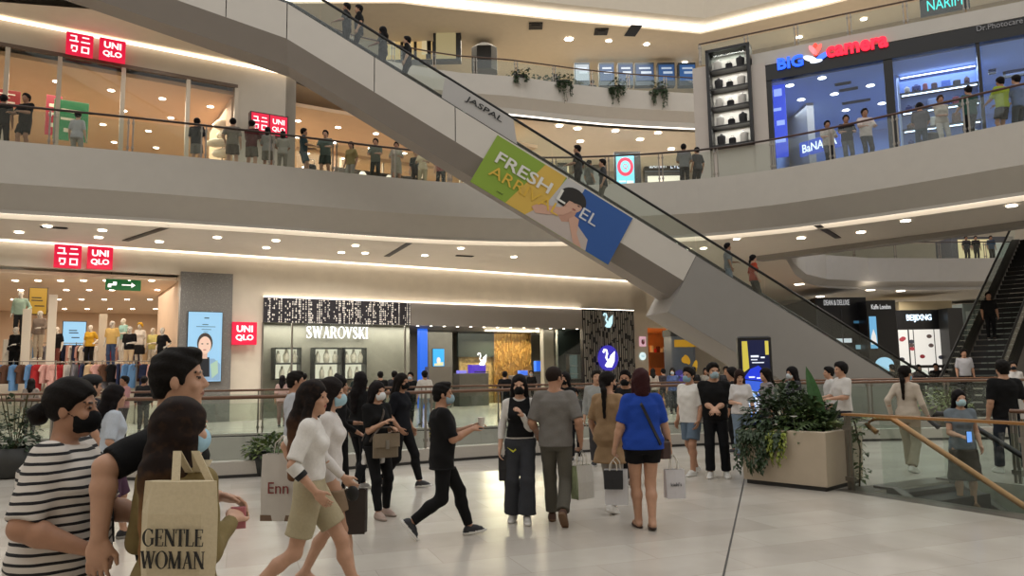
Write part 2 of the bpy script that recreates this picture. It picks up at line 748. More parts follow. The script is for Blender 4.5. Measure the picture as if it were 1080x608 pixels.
ARMS = {'hang': (.235, .04, .855), 'fwd': (.23, .22, .90), 'back': (.235, -.20, .885), 'bent': (.17, .30, 1.08), 'belly': (.03, .22, 1.04),
        'chest': (.04, .22, 1.24), 'phone': (.08, .32, 1.17), 'rail': (.16, .36, 1.06), 'hip': (.24, .10, 1.0), 'clasp': (.015, .25, 1.02)}
LEGS = {'stand': (.09, .0, .078, 0), 'f': (.08, .27, .085, -8), 'b': (.08, -.30, .155, 42), 'f2': (.08, .16, .08, 0), 'b2': (.08, -.17, .10, 16), 'w': (.13, .02, .078, 0)}
SKINS = ['a97f66', 'b88f76', '986f58', 'c29a82', '86604a']


def figure(name, loc, deg, h=1.66, sex='f', fat=1.0, skin=0, hair=('short', '17120f'), top=('1c1c1e', .45), bot=('pants', '1a1a1c'),
           shoe=('2a2a2c', 'd8d5d0'), mask=None, L='hang', R='hang', lf='stand', rt='stand', yaw=0, nod=0, lean=0, res=.012, curl=.5, label='',
           group=None, top2=None, seed=0, bust=None, turn=0, bare=False, ground=0.0, palmdir=None, child=False, cat='person', jaw=True, facedir=None):
    """a standing or walking figure facing local +y; L and R are wrist places, lf and rt ankle places"""
    k = h / 1.70
    fem = sex == 'f'
    ph = seed * 1.7 + px_hash(label)
    A = {}
    arm = lambda t: np.array(ARMS[t] if isinstance(t, str) else t, float)
    leg = lambda t: LEGS[t] if isinstance(t, str) else t
    up_l, lo_l, th_l, sh_l = .285, .245, .43, .395
    # pelvis height from the legs
    hipw = .085 if not fem else .09
    ank = {}
    for sgn, t in ((-1, leg(lf)), (1, leg(rt))):
        ank[sgn] = (np.array([sgn * t[0], t[1], t[2]]), t[3])
    zp = min(a[0][2] + sqrt(max(.1, (.994 * (th_l + sh_l)) ** 2 - a[0][1] ** 2 - (abs(a[0][0]) - hipw) ** 2)) for a in ank.values())
    zp = min(zp, .898)
    o = np.array([0, 0, zp])
    Rt = rot('x', -radians(lean)) @ rot('z', radians(turn))
    T = lambda x, y, z: o + Rt @ np.array([x, y, z], float)
    shw = (.166 if not fem else .148) * (1 + .25 * (fat - 1))
    sh = {s_: T(s_ * shw, -.01, .468) for s_ in (-1, 1)}
    neck0, head0 = T(0, -.015, .52), T(0, .012, .672)
    Rh = Rt @ rot('z', radians(yaw)) @ rot('x', -radians(nod))
    Hd = lambda x, y, z: head0 + Rh @ np.array([x, y, z], float)
    hip = {s_: np.array([s_ * hipw, 0, zp]) for s_ in (-1, 1)}
    knee, elbow, wrist = {}, {}, {}
    for s_ in (-1, 1):
        knee[s_], a_ = two_bone(hip[s_], ank[s_][0], th_l, sh_l, (s_ * .08, 1, 0))
        ank[s_] = (a_, ank[s_][1])
        t = arm(L if s_ < 0 else R)
        t = np.array([s_ * t[0], t[1], t[2]])
        elbow[s_], wrist[s_] = two_bone(sh[s_], t, up_l, lo_l, (s_ * .45, -1, -.35))
    f = fat
    # torso ovals from crotch to shoulders
    if fem:
        zs = [-.10, -.02, .06, .16, .24, .34, .42, .475, .515]
        rx = [.10, .165, .163, .128, .125, .138, .142, .105, .055]
        ry = [.075, .105, .102, .088, .085, .098, .088, .07, .05]
        cy = [-.01, -.012, -.01, 0, .0, .008, -.005, -.01, -.012]
    else:
        zs = [-.10, -.02, .06, .16, .26, .36, .43, .485, .52]
        rx = [.10, .155, .155, .145, .152, .166, .165, .12, .06]
        ry = [.075, .10, .10, .10, .105, .113, .10, .075, .055]
        cy = [-.01, -.01, -.005, .005, .005, .0, -.008, -.012, -.012]
    rx, ry, cy, zs = map(np.array, (rx, ry, cy, zs))
    g = 1 + (f - 1) * np.interp(zs, [-.1, .06, .2, .36, .5, .54], [.8, 1, 1.3, 1, .5, .2])
    rx, ry = rx * g, ry * (1 + (g - 1) * 1.3)
    pts = [*ank[-1][0:1], *ank[1][0:1], *wrist.values(), *elbow.values(), *knee.values(), head0 + [0, 0, .12], head0 + [0, .14, 0], head0 - [0, .14, 0], np.array([.2 * f, .16 * f, .9]), np.array([-.2 * f, -.16 * f, .9])]
    lo = np.min(pts, 0) - .21
    hi = np.max(pts, 0) + .21
    lo[2], hi[2] = -.02, max(hi[2] - .1, head0[2] + .16)
    root_m = [mat(SKINS[skin], .5, var=.05, scale=25, spec=.35), mat('2a1d18', .4, var=0), mat('96524a' if fem else '8f5d50', .5, var=0)]
    R3 = res / k
    legr = (f - 1) * .6 + 1

    def limbs_arm(F, s_, grow, upto=1.0, kk=.03, skinny=1.0):
        """upto: part of the arm covered, .5 = elbow, 1 = wrist"""
        m = 1 + (f - 1) * .9
        r0, r1, r2 = ((.046, .036, .025) if fem else (.053, .042, .029))
        a, b, c = sh[s_], elbow[s_], wrist[s_]
        if upto <= .5:
            e = a + (b - a) * (upto / .5)
            F.cone(a, e, r0 * m * skinny + grow, (r0 + (r1 - r0) * upto / .5) * m * skinny + grow * 1.15, kk)
        else:
            F.cone(a, b, r0 * m * skinny + grow, r1 * m * skinny + grow, kk)
            e = b + (c - b) * ((upto - .5) / .5)
            if grow == 0:
                bl = b + (c - b) * .3
                F.cone(b, bl, r1 * m * skinny * .95, r1 * m * skinny * 1.02, .02)
                F.cone(bl, c, r1 * m * skinny * 1.02, r2 * (1 + (m - 1) * .5), .02)
            else:
                F.cone(b, e, r1 * m * skinny + grow, (r1 + (r2 - r1) * (upto - .5) / .5) * m + grow * .9, .02)
        return e

    def limbs_leg(F, s_, grow, upto=1.0, wide=0.0, kk=.03):
        m = legr
        r0, r1, rc, r2 = (.084, .052, .051, .033) if fem else (.082, .054, .053, .037)
        a, b, c = hip[s_], knee[s_], ank[s_][0]
        if upto <= .5:
            q = upto / .5
            e = a + (b - a) * q
            F.cone(a, e, r0 * m + grow, (r0 + (r1 - r0) * q) * m + grow + wide * q, kk)
            return e, b - a
        F.cone(a, b, r0 * m + grow, r1 * m + grow + wide * .4, kk)
        q = (upto - .5) / .5
        e = b + (c - b) * q
        cal = b + (c - b) * .32 + np.array([0, -.018, 0])
        if wide:
            F.cone(b, e, r1 * m + grow + wide * .4, r2 * m + grow + .012 + wide * q, .02)
        else:
            F.cone(b, cal, r1 * m * .96 + grow, rc * m + grow, .03)
            F.cone(cal, c if q >= .98 else e, rc * m + grow, (rc + (r2 - rc) * (q - .32) / .68) * m + grow, .03)
        return e, c - b

    # ---------------- body
    F = Field(lo, hi, R3)
    F.loft(o, Rt, zs, rx * .95, ry * .95, cy, .02)
    for s_ in (-1, 1):
        limbs_leg(F, s_, -.013 if bot[0] not in ('shorts', 'skirt') else 0)
        F.cone(T(s_ * .03, -.02, .53), sh[s_], .036, .044, .03)
        limbs_arm(F, s_, 0, 1)
        # foot
        an, pitch = ank[s_]
        Rf = rot('x', -radians(pitch))
        toe = an + Rf @ np.array([s_ * .015, .13, -.045])
        heel = an + Rf @ np.array([0, -.035, -.04])
        sf = .8 if shoe is not None and len(shoe) < 3 else 1
        F.cone(heel, toe, .034 * sf, .026 * sf, .03)
        F.cone(an, an + Rf @ np.array([s_ * .008, .07, -.03]), .034, .03 * sf, .03)
    F.cone(neck0, head0 + Rh @ np.array([0, -.015, -.03]), .054 if fem else .062, .05 if fem else .058, .02)
    # head
    w = 1.0 if fem else 1.05
    F.ell(Hd(0, -.012, .035), (.076 * w, .096, .09), Rh, .02)
    F.ell(Hd(0, .028, -.042), (.058 * w, .066, .072), Rh, .03)
    F.ell(Hd(0, .066, -.098), (.026, .022, .018), Rh, .025)
    for s_ in (-1, 1):
        F.ell(Hd(s_ * .078 * w, -.006, -.008), (.012, .02, .033), Rh @ rot('z', s_ * .35), .006)
        F.ell(Hd(s_ * .040, .068, -.025), (.024, .018, .02), Rh, .02)
        F.ell(Hd(s_ * .033, .078, .034), (.026, .012, .009), Rh, .012)
        F.sub_ell(Hd(s_ * .032, .098, .012), (.018, .012, .010), Rh, .012)
        F.ell(Hd(s_ * .032, .079, .012), (.015, .012, .011), Rh, .004)
    F.cone(Hd(0, .086, .018), Hd(0, .107, -.018), .007, .012, .012)
    F.ell(Hd(0, .098, -.024), (.018, .012, .009), Rh, .01)
    F.ell(Hd(0, .092, -.050), (.022, .009, .006), Rh, .006)
    F.ell(Hd(0, .090, -.060), (.019, .010, .007), Rh, .006)
    # hands: palm, four bent fingers, thumb at the palm's side
    for s_ in (-1, 1):
        wr, el = wrist[s_], elbow[s_]
        d = unit(wr - el)
        hang = abs(d[2])
        pd = np.array([-s_, .25, 0]) if hang > .6 else np.array([-s_ * .5, 0, -1])
        if palmdir is not None and palmdir.get(s_) is not None:
            pd = np.array(palmdir[s_], float)
            if len(pd) == 6:
                d = unit(pd[3:])
                pd = pd[:3]
        nrm = unit(pd - d * (pd @ d))
        sd = np.cross(d, nrm)
        if sd[1] + .6 * sd[2] < 0:
            sd = -sd
        hs = .97 if fem else 1.06
        B = np.stack([sd, nrm, d], 1)
        pc = wr + d * .05 * hs
        F.ell(pc, (.040 * hs, .016, .052 * hs), B, .015)
        cu = curl if not isinstance(curl, dict) else curl[s_]
        for i, (off, ln) in enumerate(((.028, .078), (.0095, .088), (-.0095, .083), (-.027, .065))):
            b0 = wr + d * .088 * hs + sd * off * hs
            d1 = unit(d * cos(cu * .9) + nrm * sin(cu * .9) + sd * off * 1.6)
            b1 = b0 + d1 * ln * .5 * hs
            d2 = unit(d * cos(cu * 2.0) + nrm * sin(cu * 2.0) + sd * off)
            b2 = b1 + d2 * ln * .5 * hs
            F.cone(b0, b1, .0092, .0082, .004)
            F.cone(b1, b2, .0082, .0066, .003)
        t0 = wr + d * .030 * hs + sd * .026 * hs
        t1 = t0 + unit(d * .75 + sd * .6 + nrm * .3) * .045 * hs
        t2 = t1 + unit(d * .95 + sd * .15 + nrm * .35) * .035 * hs
        F.cone(t0, t1, .014, .0105, .012)
        F.cone(t1, t2, .0105, .008, .004)
    V, Q = F.mesh()
    Cc = V[Q].mean(1)
    hl = (Cc - head0) @ Rh
    mi = np.zeros(len(Q), int)
    ex, ez = np.abs(np.abs(hl[:, 0]) - .032), np.abs(hl[:, 2] - .012)
    fr_ = hl[:, 1] > .06
    mi[fr_ & ((ex / .014) ** 2 + (ez / .0065) ** 2 < 1)] = 1
    mi[fr_ & (R3 < .008) & (ex < .020) & (np.abs(hl[:, 2] - .036 + .1 * ex) < .0045)] = 1
    mi[fr_ & ((hl[:, 0] / .023) ** 2 + ((hl[:, 2] + .055) / .010) ** 2 < 1) & (hl[:, 1] > .08)] = 2
    me = npmesh(name, V * k, Q, mi, True)
    for m in root_m:
        me.materials.append(m)
    ob = bpy.data.objects.new(name, me)
    COL.objects.link(ob)
    ob.location = Vector(loc)
    ob.rotation_euler = (0, 0, radians(deg))
    tag(ob, label, cat, group)

    def part(nm, F, m, mi=None, lab=None, par=None, fn=None):
        V, Q = F.mesh()
        if len(V) == 0:
            return None
        mm = m if isinstance(m, (list, tuple)) else [m]
        mi = fn(V[Q].mean(1)) if fn else None
        me = npmesh(nm, V * k, Q, mi, True)
        for q in mm:
            me.materials.append(q)
        c = bpy.data.objects.new(nm, me)
        COL.objects.link(c)
        c.parent = par or ob
        if lab:
            c['label'] = lab
        return c

    # ---------------- trousers, shorts, skirt
    kind, bc = bot[0], bot[1]
    bw = bot[2] if len(bot) > 2 else (.0 if kind == 'pants' else .03)
    bl = bot[3] if len(bot) > 3 else {'pants': .97, 'shorts': .40, 'skirt': .45, 'capri': .72}.get(kind, .97)
    if kind != 'none':
        F = Field(lo, hi, R3)
        hm = zs < .18
        F.loft(o, np.eye(3), np.append(zs[hm], .18), np.append(rx[hm], np.interp(.18, zs, rx)) + .012, np.append(ry[hm], np.interp(.18, zs, ry)) + .012, np.append(cy[hm], 0), .02)
        ends = []
        if kind == 'skirt':
            zl = -.83 * bl - .03
            for s_ in (-1, 1):
                limbs_leg(F, s_, .01, min(bl, .5), .0)
            F.loft(o, np.eye(3), [zl, -.1, .03], [np.interp(0, zs, rx) + .015 + bw, rx[1] + .025, rx[2] + .014], [.12 + bw, ry[1] + .025, ry[2] + .014], [0, 0, 0], .03)
        else:
            for s_ in (-1, 1):
                F2 = Field(lo, hi, R3)
                e, dv = limbs_leg(F2, s_, .012 if kind != 'shorts' else .018, bl, bw)
                F2.trim(e, dv, .25)
                F.f = F._smin(F.f, F2.f, .03)
        F.folds(.0022, ph)
        hem_ = top[2] if top is not None and len(top) > 2 else (-.02 if top is not None else .2)
        F.cut(o + np.array([0, 0, .135 if hem_ > .09 else hem_ + .006]), (0, 0, 1))
        if kind == 'skirt':
            F.cut(o + np.array([0, 0, zl + .01]), (0, 0, -1))
        part({'pants': 'trousers', 'capri': 'trousers'}.get(kind, kind), F, bc if not isinstance(bc, str) else fab(bc))
    # ---------------- shirt
    if top is not None and not bare:
        tc, sl_ = top[0], top[1]
        hem = top[2] if len(top) > 2 else -.02
        loose = top[3] if len(top) > 3 else .018
        opn = top[4] if len(top) > 4 else .078
        F = Field(lo, hi, R3)
        zz = np.clip(zs, hem - .02, None)
        keep = zs > hem - .02
        z2 = np.concatenate([[hem - .02], zs[keep]])
        it = lambda a: np.concatenate([[np.interp(max(hem, -.02), zs, a)], a[keep]])
        tx, ty = it(rx) + loose, it(ry) + loose
        if loose > .015:
            tx, ty = np.maximum(tx, np.interp(.3, zs, rx) + loose * .6) * np.where(z2 > .47, 0, 1) + tx * np.where(z2 > .47, 1, 0), np.maximum(ty, np.interp(.3, zs, ry) + loose * .5) * np.where(z2 > .47, 0, 1) + ty * np.where(z2 > .47, 1, 0)
        if hem < -.1:
            tx[0] += .02
            ty[0] += .02
        F.loft(o, Rt, z2, tx, ty, it(cy), .025)
        if fem and (bust is None or bust):
            for s_ in (-1, 1):
                F.ell(T(s_ * .07, .075 + .05 * (f - 1), .335), (.062, .055, .06), Rt, .03)
        for s_ in (-1, 1):
            F.cone(T(s_ * .035, -.02, .515), sh[s_], .042, .052, .03)
            if sl_ > 0:
                F2 = Field(lo, hi, R3)
                e = limbs_arm(F2, s_, .018 if sl_ <= .5 else .010, sl_)
                F2.trim(e, (elbow[s_] - sh[s_]) if sl_ <= .5 else (wrist[s_] - elbow[s_]), .13)
                F.f = F._smin(F.f, F2.f, .03)
        F.folds(.0028, ph + 1)
        F.sub_ell(Hd(0, -.02, -.115) if False else (neck0 + head0) / 2 + Rt @ np.array([0, .012, -.012]), (opn, opn * .95, .06), Rt, .008)
        F.cut(o + Rt @ np.array([0, 0, hem]), -Rt[:, 2])
        A['top'] = part('shirt', F, tc if not isinstance(tc, str) else fab(tc))
        if top2 is not None:   # open vest or jacket panels over the shirt
            c2, sl2, hem2, gapw = top2
            F = Field(lo, hi, R3)
            F.loft(o, Rt, z2, tx + .012, ty + .012, it(cy), .025)
            for s_ in (-1, 1):
                F.cone(T(s_ * .035, -.02, .515), sh[s_], .053, .062, .03)
                if fem:
                    F.ell(T(s_ * .07, .085 + .05 * (f - 1), .335), (.064, .055, .062), Rt, .03)
                if sl2 > 0:
                    e = limbs_arm(F, s_, .024, sl2)
            F.folds(.003, ph + 2)
            F.sub_ell((neck0 + head0) / 2 + Rt @ np.array([0, .02, -.03]), (.085, .10, .075), Rt, .008)
            if gapw:
                F.sub_ell(T(0, .2, .25), (gapw, .16, .45), Rt, .004)
            F.cut(o + Rt @ np.array([0, 0, hem2]), -Rt[:, 2])
            if sl2 == 0:
                for s_ in (-1, 1):
                    F.cut(T(s_ * (shw - .015), 0, .4), Rt @ np.array([s_, 0, .1]))
            part('jacket' if sl2 else 'vest', F, fab(c2) if isinstance(c2, str) else c2)
    # ---------------- shoes
    if shoe is not None:
        uc, sc_ = shoe[0], shoe[1]
        for s_ in (-1, 1):
            an, pitch = ank[s_]
            Rf = rot('x', -radians(pitch)) @ rot('z', -s_ * .12)
            C = lambda x, y, z: an + Rf @ np.array([x, y, z], float)
            F = Field(an - .26, an + .26, min(R3, .009) if res < .013 else R3)
            if len(shoe) > 2 and shoe[2] == 'sandal':
                F.loft(C(0, .05, -.078), Rf, [0, .02], [.044, .044], [.125, .125], [0, 0], .006)
                F.ell(C(0, .09, -.05), (.046, .022, .034), Rf, .004)
                F.ell(C(0, -.03, -.035), (.036, .03, .012), Rf, .004)
            else:
                F.loft(C(0, .052, -.078), Rf, [0, .028], [.044, .046], [.138, .136], [0, 0], .006)
                F.cone(C(0, -.035, -.035), C(0, .12, -.045), .040, .033, .02)
                F.cone(C(0, -.01, -.012), C(0, .07, -.028), .043, .038, .02)
                F.cut(C(0, 0, .018), Rf[:, 2])
            an_ = an
            def solefn(c, an_=an_, Rf=Rf):
                return (((c - an_) @ Rf)[:, 2] < -.050).astype(int)
            part('shoe', F, [mat(uc, .6), mat(sc_, .6)], fn=solefn)
    # ---------------- hair
    if hair is not None:
        st, hc = hair[0], hair[1]
        hl_ = hair[2] if len(hair) > 2 else .35
        hm_ = hc if not isinstance(hc, str) else mat(hc, .65, var=.25, scale=90, spec=.12, bump=.3)
        F = Field(np.minimum(head0 - .22, head0 - [.2, .25, .1 + (hl_ if st in ('long', 'pony') else .12)]), head0 + .22, R3)
        th = {'buzz': .004, 'short': .011, 'puff': .018}.get(st, .015) + (.010 if res > .013 else 0)
        F.ell(Hd(0, -.014, .04), (.077 * w + th, .098 + th, .092 + th), Rh, .0)
        if st in ('short', 'puff'):
            F.ell(Hd(0, .035, .112), (.06, .055, .03 if st == 'short' else .036), Rh, .02)
            F.ell(Hd(0, -.06, -.03), (.066 * w, .05, .075), Rh, .02)
            F.folds(.0035, ph, 2.2)
        if st in ('buzz', 'short', 'puff', 'bun', 'pony'):
            F.cut(Hd(0, .048, .035), Rh @ np.array([0, .75, -.66]))
            if st in ('short', 'puff', 'buzz'):
                F.cut(Hd(0, 0, -.075), -Rh[:, 2])
                for s_ in (-1, 1):
                    F.ell(Hd(s_ * .076 * w, .022, .012), (.008, .014, .035), Rh, .01)
        else:
            F.sub_ell(Hd(0, .11, -.035), (.066, .075, .095), Rh, .015)
        bk = lambda x, y, z: head0 + rot('z', radians(turn)) @ np.array([x, y, z])
        if st == 'bun':
            F.ell(Hd(0, -.135, -.03), (.052, .042, .05), Rh, .008)
            F.folds(.003, ph, 2)
        if st in ('long', 'pony', 'bob'):
            if st == 'long':
                yb = -.10 - .02 * f
                F.cone(Hd(0, -.05, .0), bk(0, yb, -.18), .088, .066, .03)
                F.cone(bk(0, yb, -.16), bk(0, yb - .02 * f, -max(hl_, .2)), .070, .042, .03)
                for s_ in (-1, 1):
                    F.cone(Hd(s_ * .068, .0, .0), bk(s_ * .085, -.045, -.17), .034, .036, .02)
                    if hl_ > .3:
                        F.cone(bk(s_ * .085, -.045, -.17), bk(s_ * .075, -.10, -hl_ * .9), .036, .022, .03)
            elif st == 'bob':
                F.cone(Hd(0, -.045, .0), Hd(0, -.05, -.12), .088, .078, .03)
                for s_ in (-1, 1):
                    F.cone(Hd(s_ * .064, .0, .01), Hd(s_ * .072, -.005, -.13), .04, .034, .02)
            else:
                F.cone(Hd(0, -.10, .0), bk(0, -.135, -.10), .035, .036, .02)
                F.cone(bk(0, -.135, -.10), bk(0, -.14, -hl_), .036, .018, .02)
            if st != 'pony':
                F.sub_ell(Hd(0, .11, -.035), (.062, .078, .098), Rh, .012)
            F.folds(.0028, ph, 1.6)
        part('hair', F, hm_)
        if st == 'cap':
            pass
    # ---------------- face mask
    if mask:
        F = Field(head0 - .16, head0 + .16, min(R3, .008))
        F.ell(Hd(0, .036, -.05), (.066 * w, .078, .062), Rh, 0)
        F.ell(Hd(0, .093, -.042), (.032, .03, .042), Rh, .03)
        F.cut(Hd(0, .03, 0), Rh @ np.array([0, -1, 0]))
        F.cut(Hd(0, .06, -.008), Rh @ np.array([0, -.25, 1]))
        for s_ in (-1, 1):
            F.cone(Hd(s_ * .062, .034, -.03), Hd(s_ * .086 * w, -.006, .0), .004, .004, 0)
        part('face_mask', F, fab(mask))
    ob['k'] = k
    A.update(ob=ob, k=k, wrist=wrist, elbow=elbow, sh=sh, T=T, Hd=Hd, head0=head0, o=o, ank=ank, hip=hip, Rt=Rt, Rh=Rh, part=part, lo=lo, hi=hi, R3=R3,
             rx=rx, ry=ry, zs=zs, cy=cy, knee=knee)
    mw = Matrix.Translation(Vector(loc)) @ Matrix.Rotation(radians(deg), 4, 'Z')
    A['mw'] = mw
    A['W'] = lambda p: mw @ (Vector([float(x) for x in p]) * k)
    A['palm'] = lambda s_: mw @ (Vector([float(x) for x in (wrist[s_] + unit(wrist[s_] - elbow[s_]) * .09)]) * k)
    del ob['k']
    return A


def px_hash(s):
    return sum(ord(c) * (i + 1) for i, c in enumerate(s)) % 97 / 9.7

# ================================================================ the mall: floors, slabs, walls
random.seed(7)
S.cycles.transparent_max_bounces = 24
S.cycles.max_bounces = 8


def floor_mat():
    m, n, l, b = nodemat('polished_stone')
    tc = n.new('ShaderNodeTexCoord')
    br = n.new('ShaderNodeTexBrick')
    mp = n.new('ShaderNodeMapping')
    mp.inputs['Rotation'].default_value = (0, 0, radians(-20))
    l.new(tc.outputs['Object'], mp.inputs[0])
    l.new(mp.outputs[0], br.inputs[0])
    br.inputs['Color1'].default_value = (*srgb('c5bfb5'), 1)
    br.inputs['Color2'].default_value = (*srgb('b9b2a8'), 1)
    br.inputs['Mortar'].default_value = (*srgb('b0a99f'), 1)
    br.inputs['Scale'].default_value = 1.0
    br.inputs['Mortar Size'].default_value = .004
    br.inputs['Brick Width'].default_value = 1.2
    br.inputs['Row Height'].default_value = .6
    ns = n.new('ShaderNodeTexNoise')
    ns.inputs['Scale'].default_value = 1.6
    ns.inputs['Detail'].default_value = 6
    l.new(mp.outputs[0], ns.inputs[0])
    mx = n.new('ShaderNodeMix')
    mx.data_type = 'RGBA'
    mx.blend_type = 'MULTIPLY'
    mx.inputs[0].default_value = .30
    l.new(br.outputs['Color'], mx.inputs[6])
    cr = n.new('ShaderNodeValToRGB')
    cr.color_ramp.elements[0].position = .35
    cr.color_ramp.elements[1].position = .65
    cr.color_ramp.elements[0].color = (.62, .60, .57, 1)
    l.new(ns.outputs['Fac'], cr.inputs[0])
    l.new(cr.outputs[0], mx.inputs[7])
    l.new(mx.outputs[2], b.inputs['Base Color'])
    b.inputs['Roughness'].default_value = .22
    b.inputs['Specular IOR Level'].default_value = .45
    return m


M_FLOOR = floor_mat()
M_WHITE = mat('b9b4ac', .6, var=.02, scale=3)          # painted fascia
M_CEIL = mat('d8d0c4', .8, var=.02, scale=3)
M_CREAM = mat('cfc6b6', .55, var=.04, scale=2)         # stone shop wall
M_STEEL = mat('8d8880', .35, .8, var=0)
M_WOOD = mat('6a4a35', .35, var=.08)
M_GOLD = mat('a5794a', .28, .35, var=.08)
M_BLACK = mat('0c0c0d', .45, var=0)
M_DARK = mat('2a2826', .6, var=.05)
M_RUBBER = mat('141414', .5, var=0)
M_GLASS = glass_mat((.90, .94, .92), .05)
M_SHOPGLASS = glass_mat((.95, .96, .95), .03, 'shop_glass')
M_COVE = glow('fff3e2', 2.6)
M_COVEW = glow('fff6ea', 2.6)
M_LAMP = glow('fff2df', 14)


def offset(P, o):
    """plan polyline moved sideways (positive: to the left of its direction)"""
    out = []
    for i, p in enumerate(P):
        a = P[max(i - 1, 0)]
        b = P[min(i + 1, len(P) - 1)]
        d = Vector((b[0] - a[0], b[1] - a[1], 0)).normalized()
        out.append((p[0] - d.y * o, p[1] + d.x * o))
    return out


def strip(mb, P, prof):
    mb.sheet([[(x, y, z) for x, y in offset(P, o)] for o, z in prof])
    return mb


def smooth_line(P, n=4):
    """Catmull-Rom through plan points"""
    out = []
    Q = [P[0]] + list(P) + [P[-1]]
    for i in range(1, len(Q) - 2):
        p0, p1, p2, p3 = (np.array(q, float) for q in Q[i - 1:i + 3])
        for k in range(n):
            t = k / n
            out.append(tuple(.5 * (2 * p1 + (p2 - p0) * t + (2 * p0 - 5 * p1 + 4 * p2 - p3) * t * t + (3 * p1 - p0 - 3 * p2 + p3) * t ** 3)))
    out.append(tuple(P[-1]))
    return out


def xy(v):
    return (v.x, v.y)


# second floor edge round the atrium, drawn left to right (void on the right-hand side)
Z2 = 8.0
E2 = [xy(at(px, py, z=Z2)) for px, py in ((0, 148), (100, 156.5), (200, 165.5), (300, 175.5), (400, 186), (475, 192.5), (560, 196), (640, 194.5), (735, 189), (815, 179), (900, 164), (1000, 144), (1080, 127.5))]
E2 = [(E2[0][0] - 6, E2[0][1] - 2.6), (E2[0][0] - 3, E2[0][1] - 1.3)] + E2 + [(E2[-1][0] + 3, E2[-1][1] - 2.5), (E2[-1][0] + 6, E2[-1][1] - 5)]
E2 = smooth_line(E2, 4)
# lines of the shop fronts: F (left and centre), G (right, upper floor)
FRZ = math.atan(.626)
FR = frame((0, 34, 0), FRZ)
GRZ = -math.atan(.51)
GR = frame((0, 33.75, 0), GRZ)


FPY = [350]


def fu(px, y=0.0, py=None):
    """position along the F shop front seen in column px (y = metres behind it)"""
    k = ray(px, py or FPY[0])
    k = k.x / k.y
    Y0 = 34 + y / cos(FRZ)
    X = k * Y0 / (1 - .626 * k)
    Y = X / k if abs(k) > 1e-6 else Y0
    return ((X * cos(FRZ) + (Y - 34) * sin(FRZ)))


def gu(px, y=0.0, py=150):
    k = ray(px, py)
    k = k.x / k.y
    Y0 = 33.75 + y / cos(GRZ)
    X = k * Y0 / (1 + .51 * k)
    Y = X / k
    return X * cos(GRZ) + (Y - 33.75) * sin(GRZ)


def fz(px, py, y=0.0):
    """height on the F front (or y behind it) seen at a pixel"""
    p = FR @ Vector((fu(px, y, py), y, 0))
    return at(px, py, Y=p.y).z


def gz(px, py, y=0.0):
    p = GR @ Vector((gu(px, y, py), y, 0))
    return at(px, py, Y=p.y).z


# ---- ground floor: near side, with the hole of the escalator going down, and far walkway
E0 = [xy(gp(px, d)) for px, d in ((0, 13.4), (120, 12.75), (230, 12.7), (350, 13.5), (500, 14.85), (600, 15.7), (700, 16.6), (830, 17.1), (960, 17.2), (1080, 17.2))]
E0 = [(-14, 15.2), (-11.5, 14.3)] + E0 + [(14.5, 17.2), (20, 17.2)]
E0 = smooth_line(E0, 3)
E0F = [xy(gp(px, d)) for px, d in ((0, 19.6), (230, 20.3), (400, 21.2), (560, 22), (700, 22.4), (860, 22.6), (1000, 22.4))]
E0F = [(-20, 18.2)] + E0F + [(16, 22.2), (24, 22)]
E0F = smooth_line(E0F, 3)
HR = Vector((.47, -.883, 0)).normalized()
HN = Vector((.883, .47, 0)).normalized()
HP = Vector((4.78, 10.25, 0))
HOLE = [HP, HP + HR * 7, HP + HR * 7 + HN * 2.1, HP + HN * 2.1]


def floor_piece(name, outer, holes, z, m, kind='structure'):
    from mathutils.geometry import tessellate_polygon
    loops = [[Vector((p[0], p[1], 0)) for p in outer]] + [[Vector((p[0], p[1], 0)) for p in h] for h in holes]
    tris = tessellate_polygon(loops)
    fl = [p for L in loops for p in L]
    mb = MB()
    fs = []
    for t in tris:
        a, b, c = (fl[i] for i in t)
        fs.append(t if (b - a).cross(c - a).z > 0 else t[::-1])
    mb.add([(p.x, p.y, z) for p in fl], fs)
    i0 = 0
    for L in loops:      # slab edges
        n = len(L)
        for i in range(n):
            a, b = L[i], L[(i + 1) % n]
            mb.add([(a.x, a.y, z), (b.x, b.y, z), (b.x, b.y, z - .5), (a.x, a.y, z - .5)], [(0, 1, 2, 3)])
    return struct(name, mb, m)


E0in = offset(E0, -.02)
floor_piece('floor', [(p[0], p[1]) for p in E0in][::-1] + [(-16, -6), (22, -6)], [[(p.x, p.y) for p in HOLE]], 0, M_FLOOR)
floor_piece('floor_2', list(E0F) + [(60, 22), (60, 75), (-45, 75), (-45, 18)], [], 0, M_FLOOR)
lowf = MB()
lowf.box(-30, 40, -8, 40, -6.1, -6.0)
struct('floor_3', lowf, mat('8a857d', .3))
fas = MB()
strip(fas, E0F, [(0, 0.02), (-.05, 0.02), (-.05, -.75), (.4, -.8)])
struct('trim_4', fas, M_WHITE)
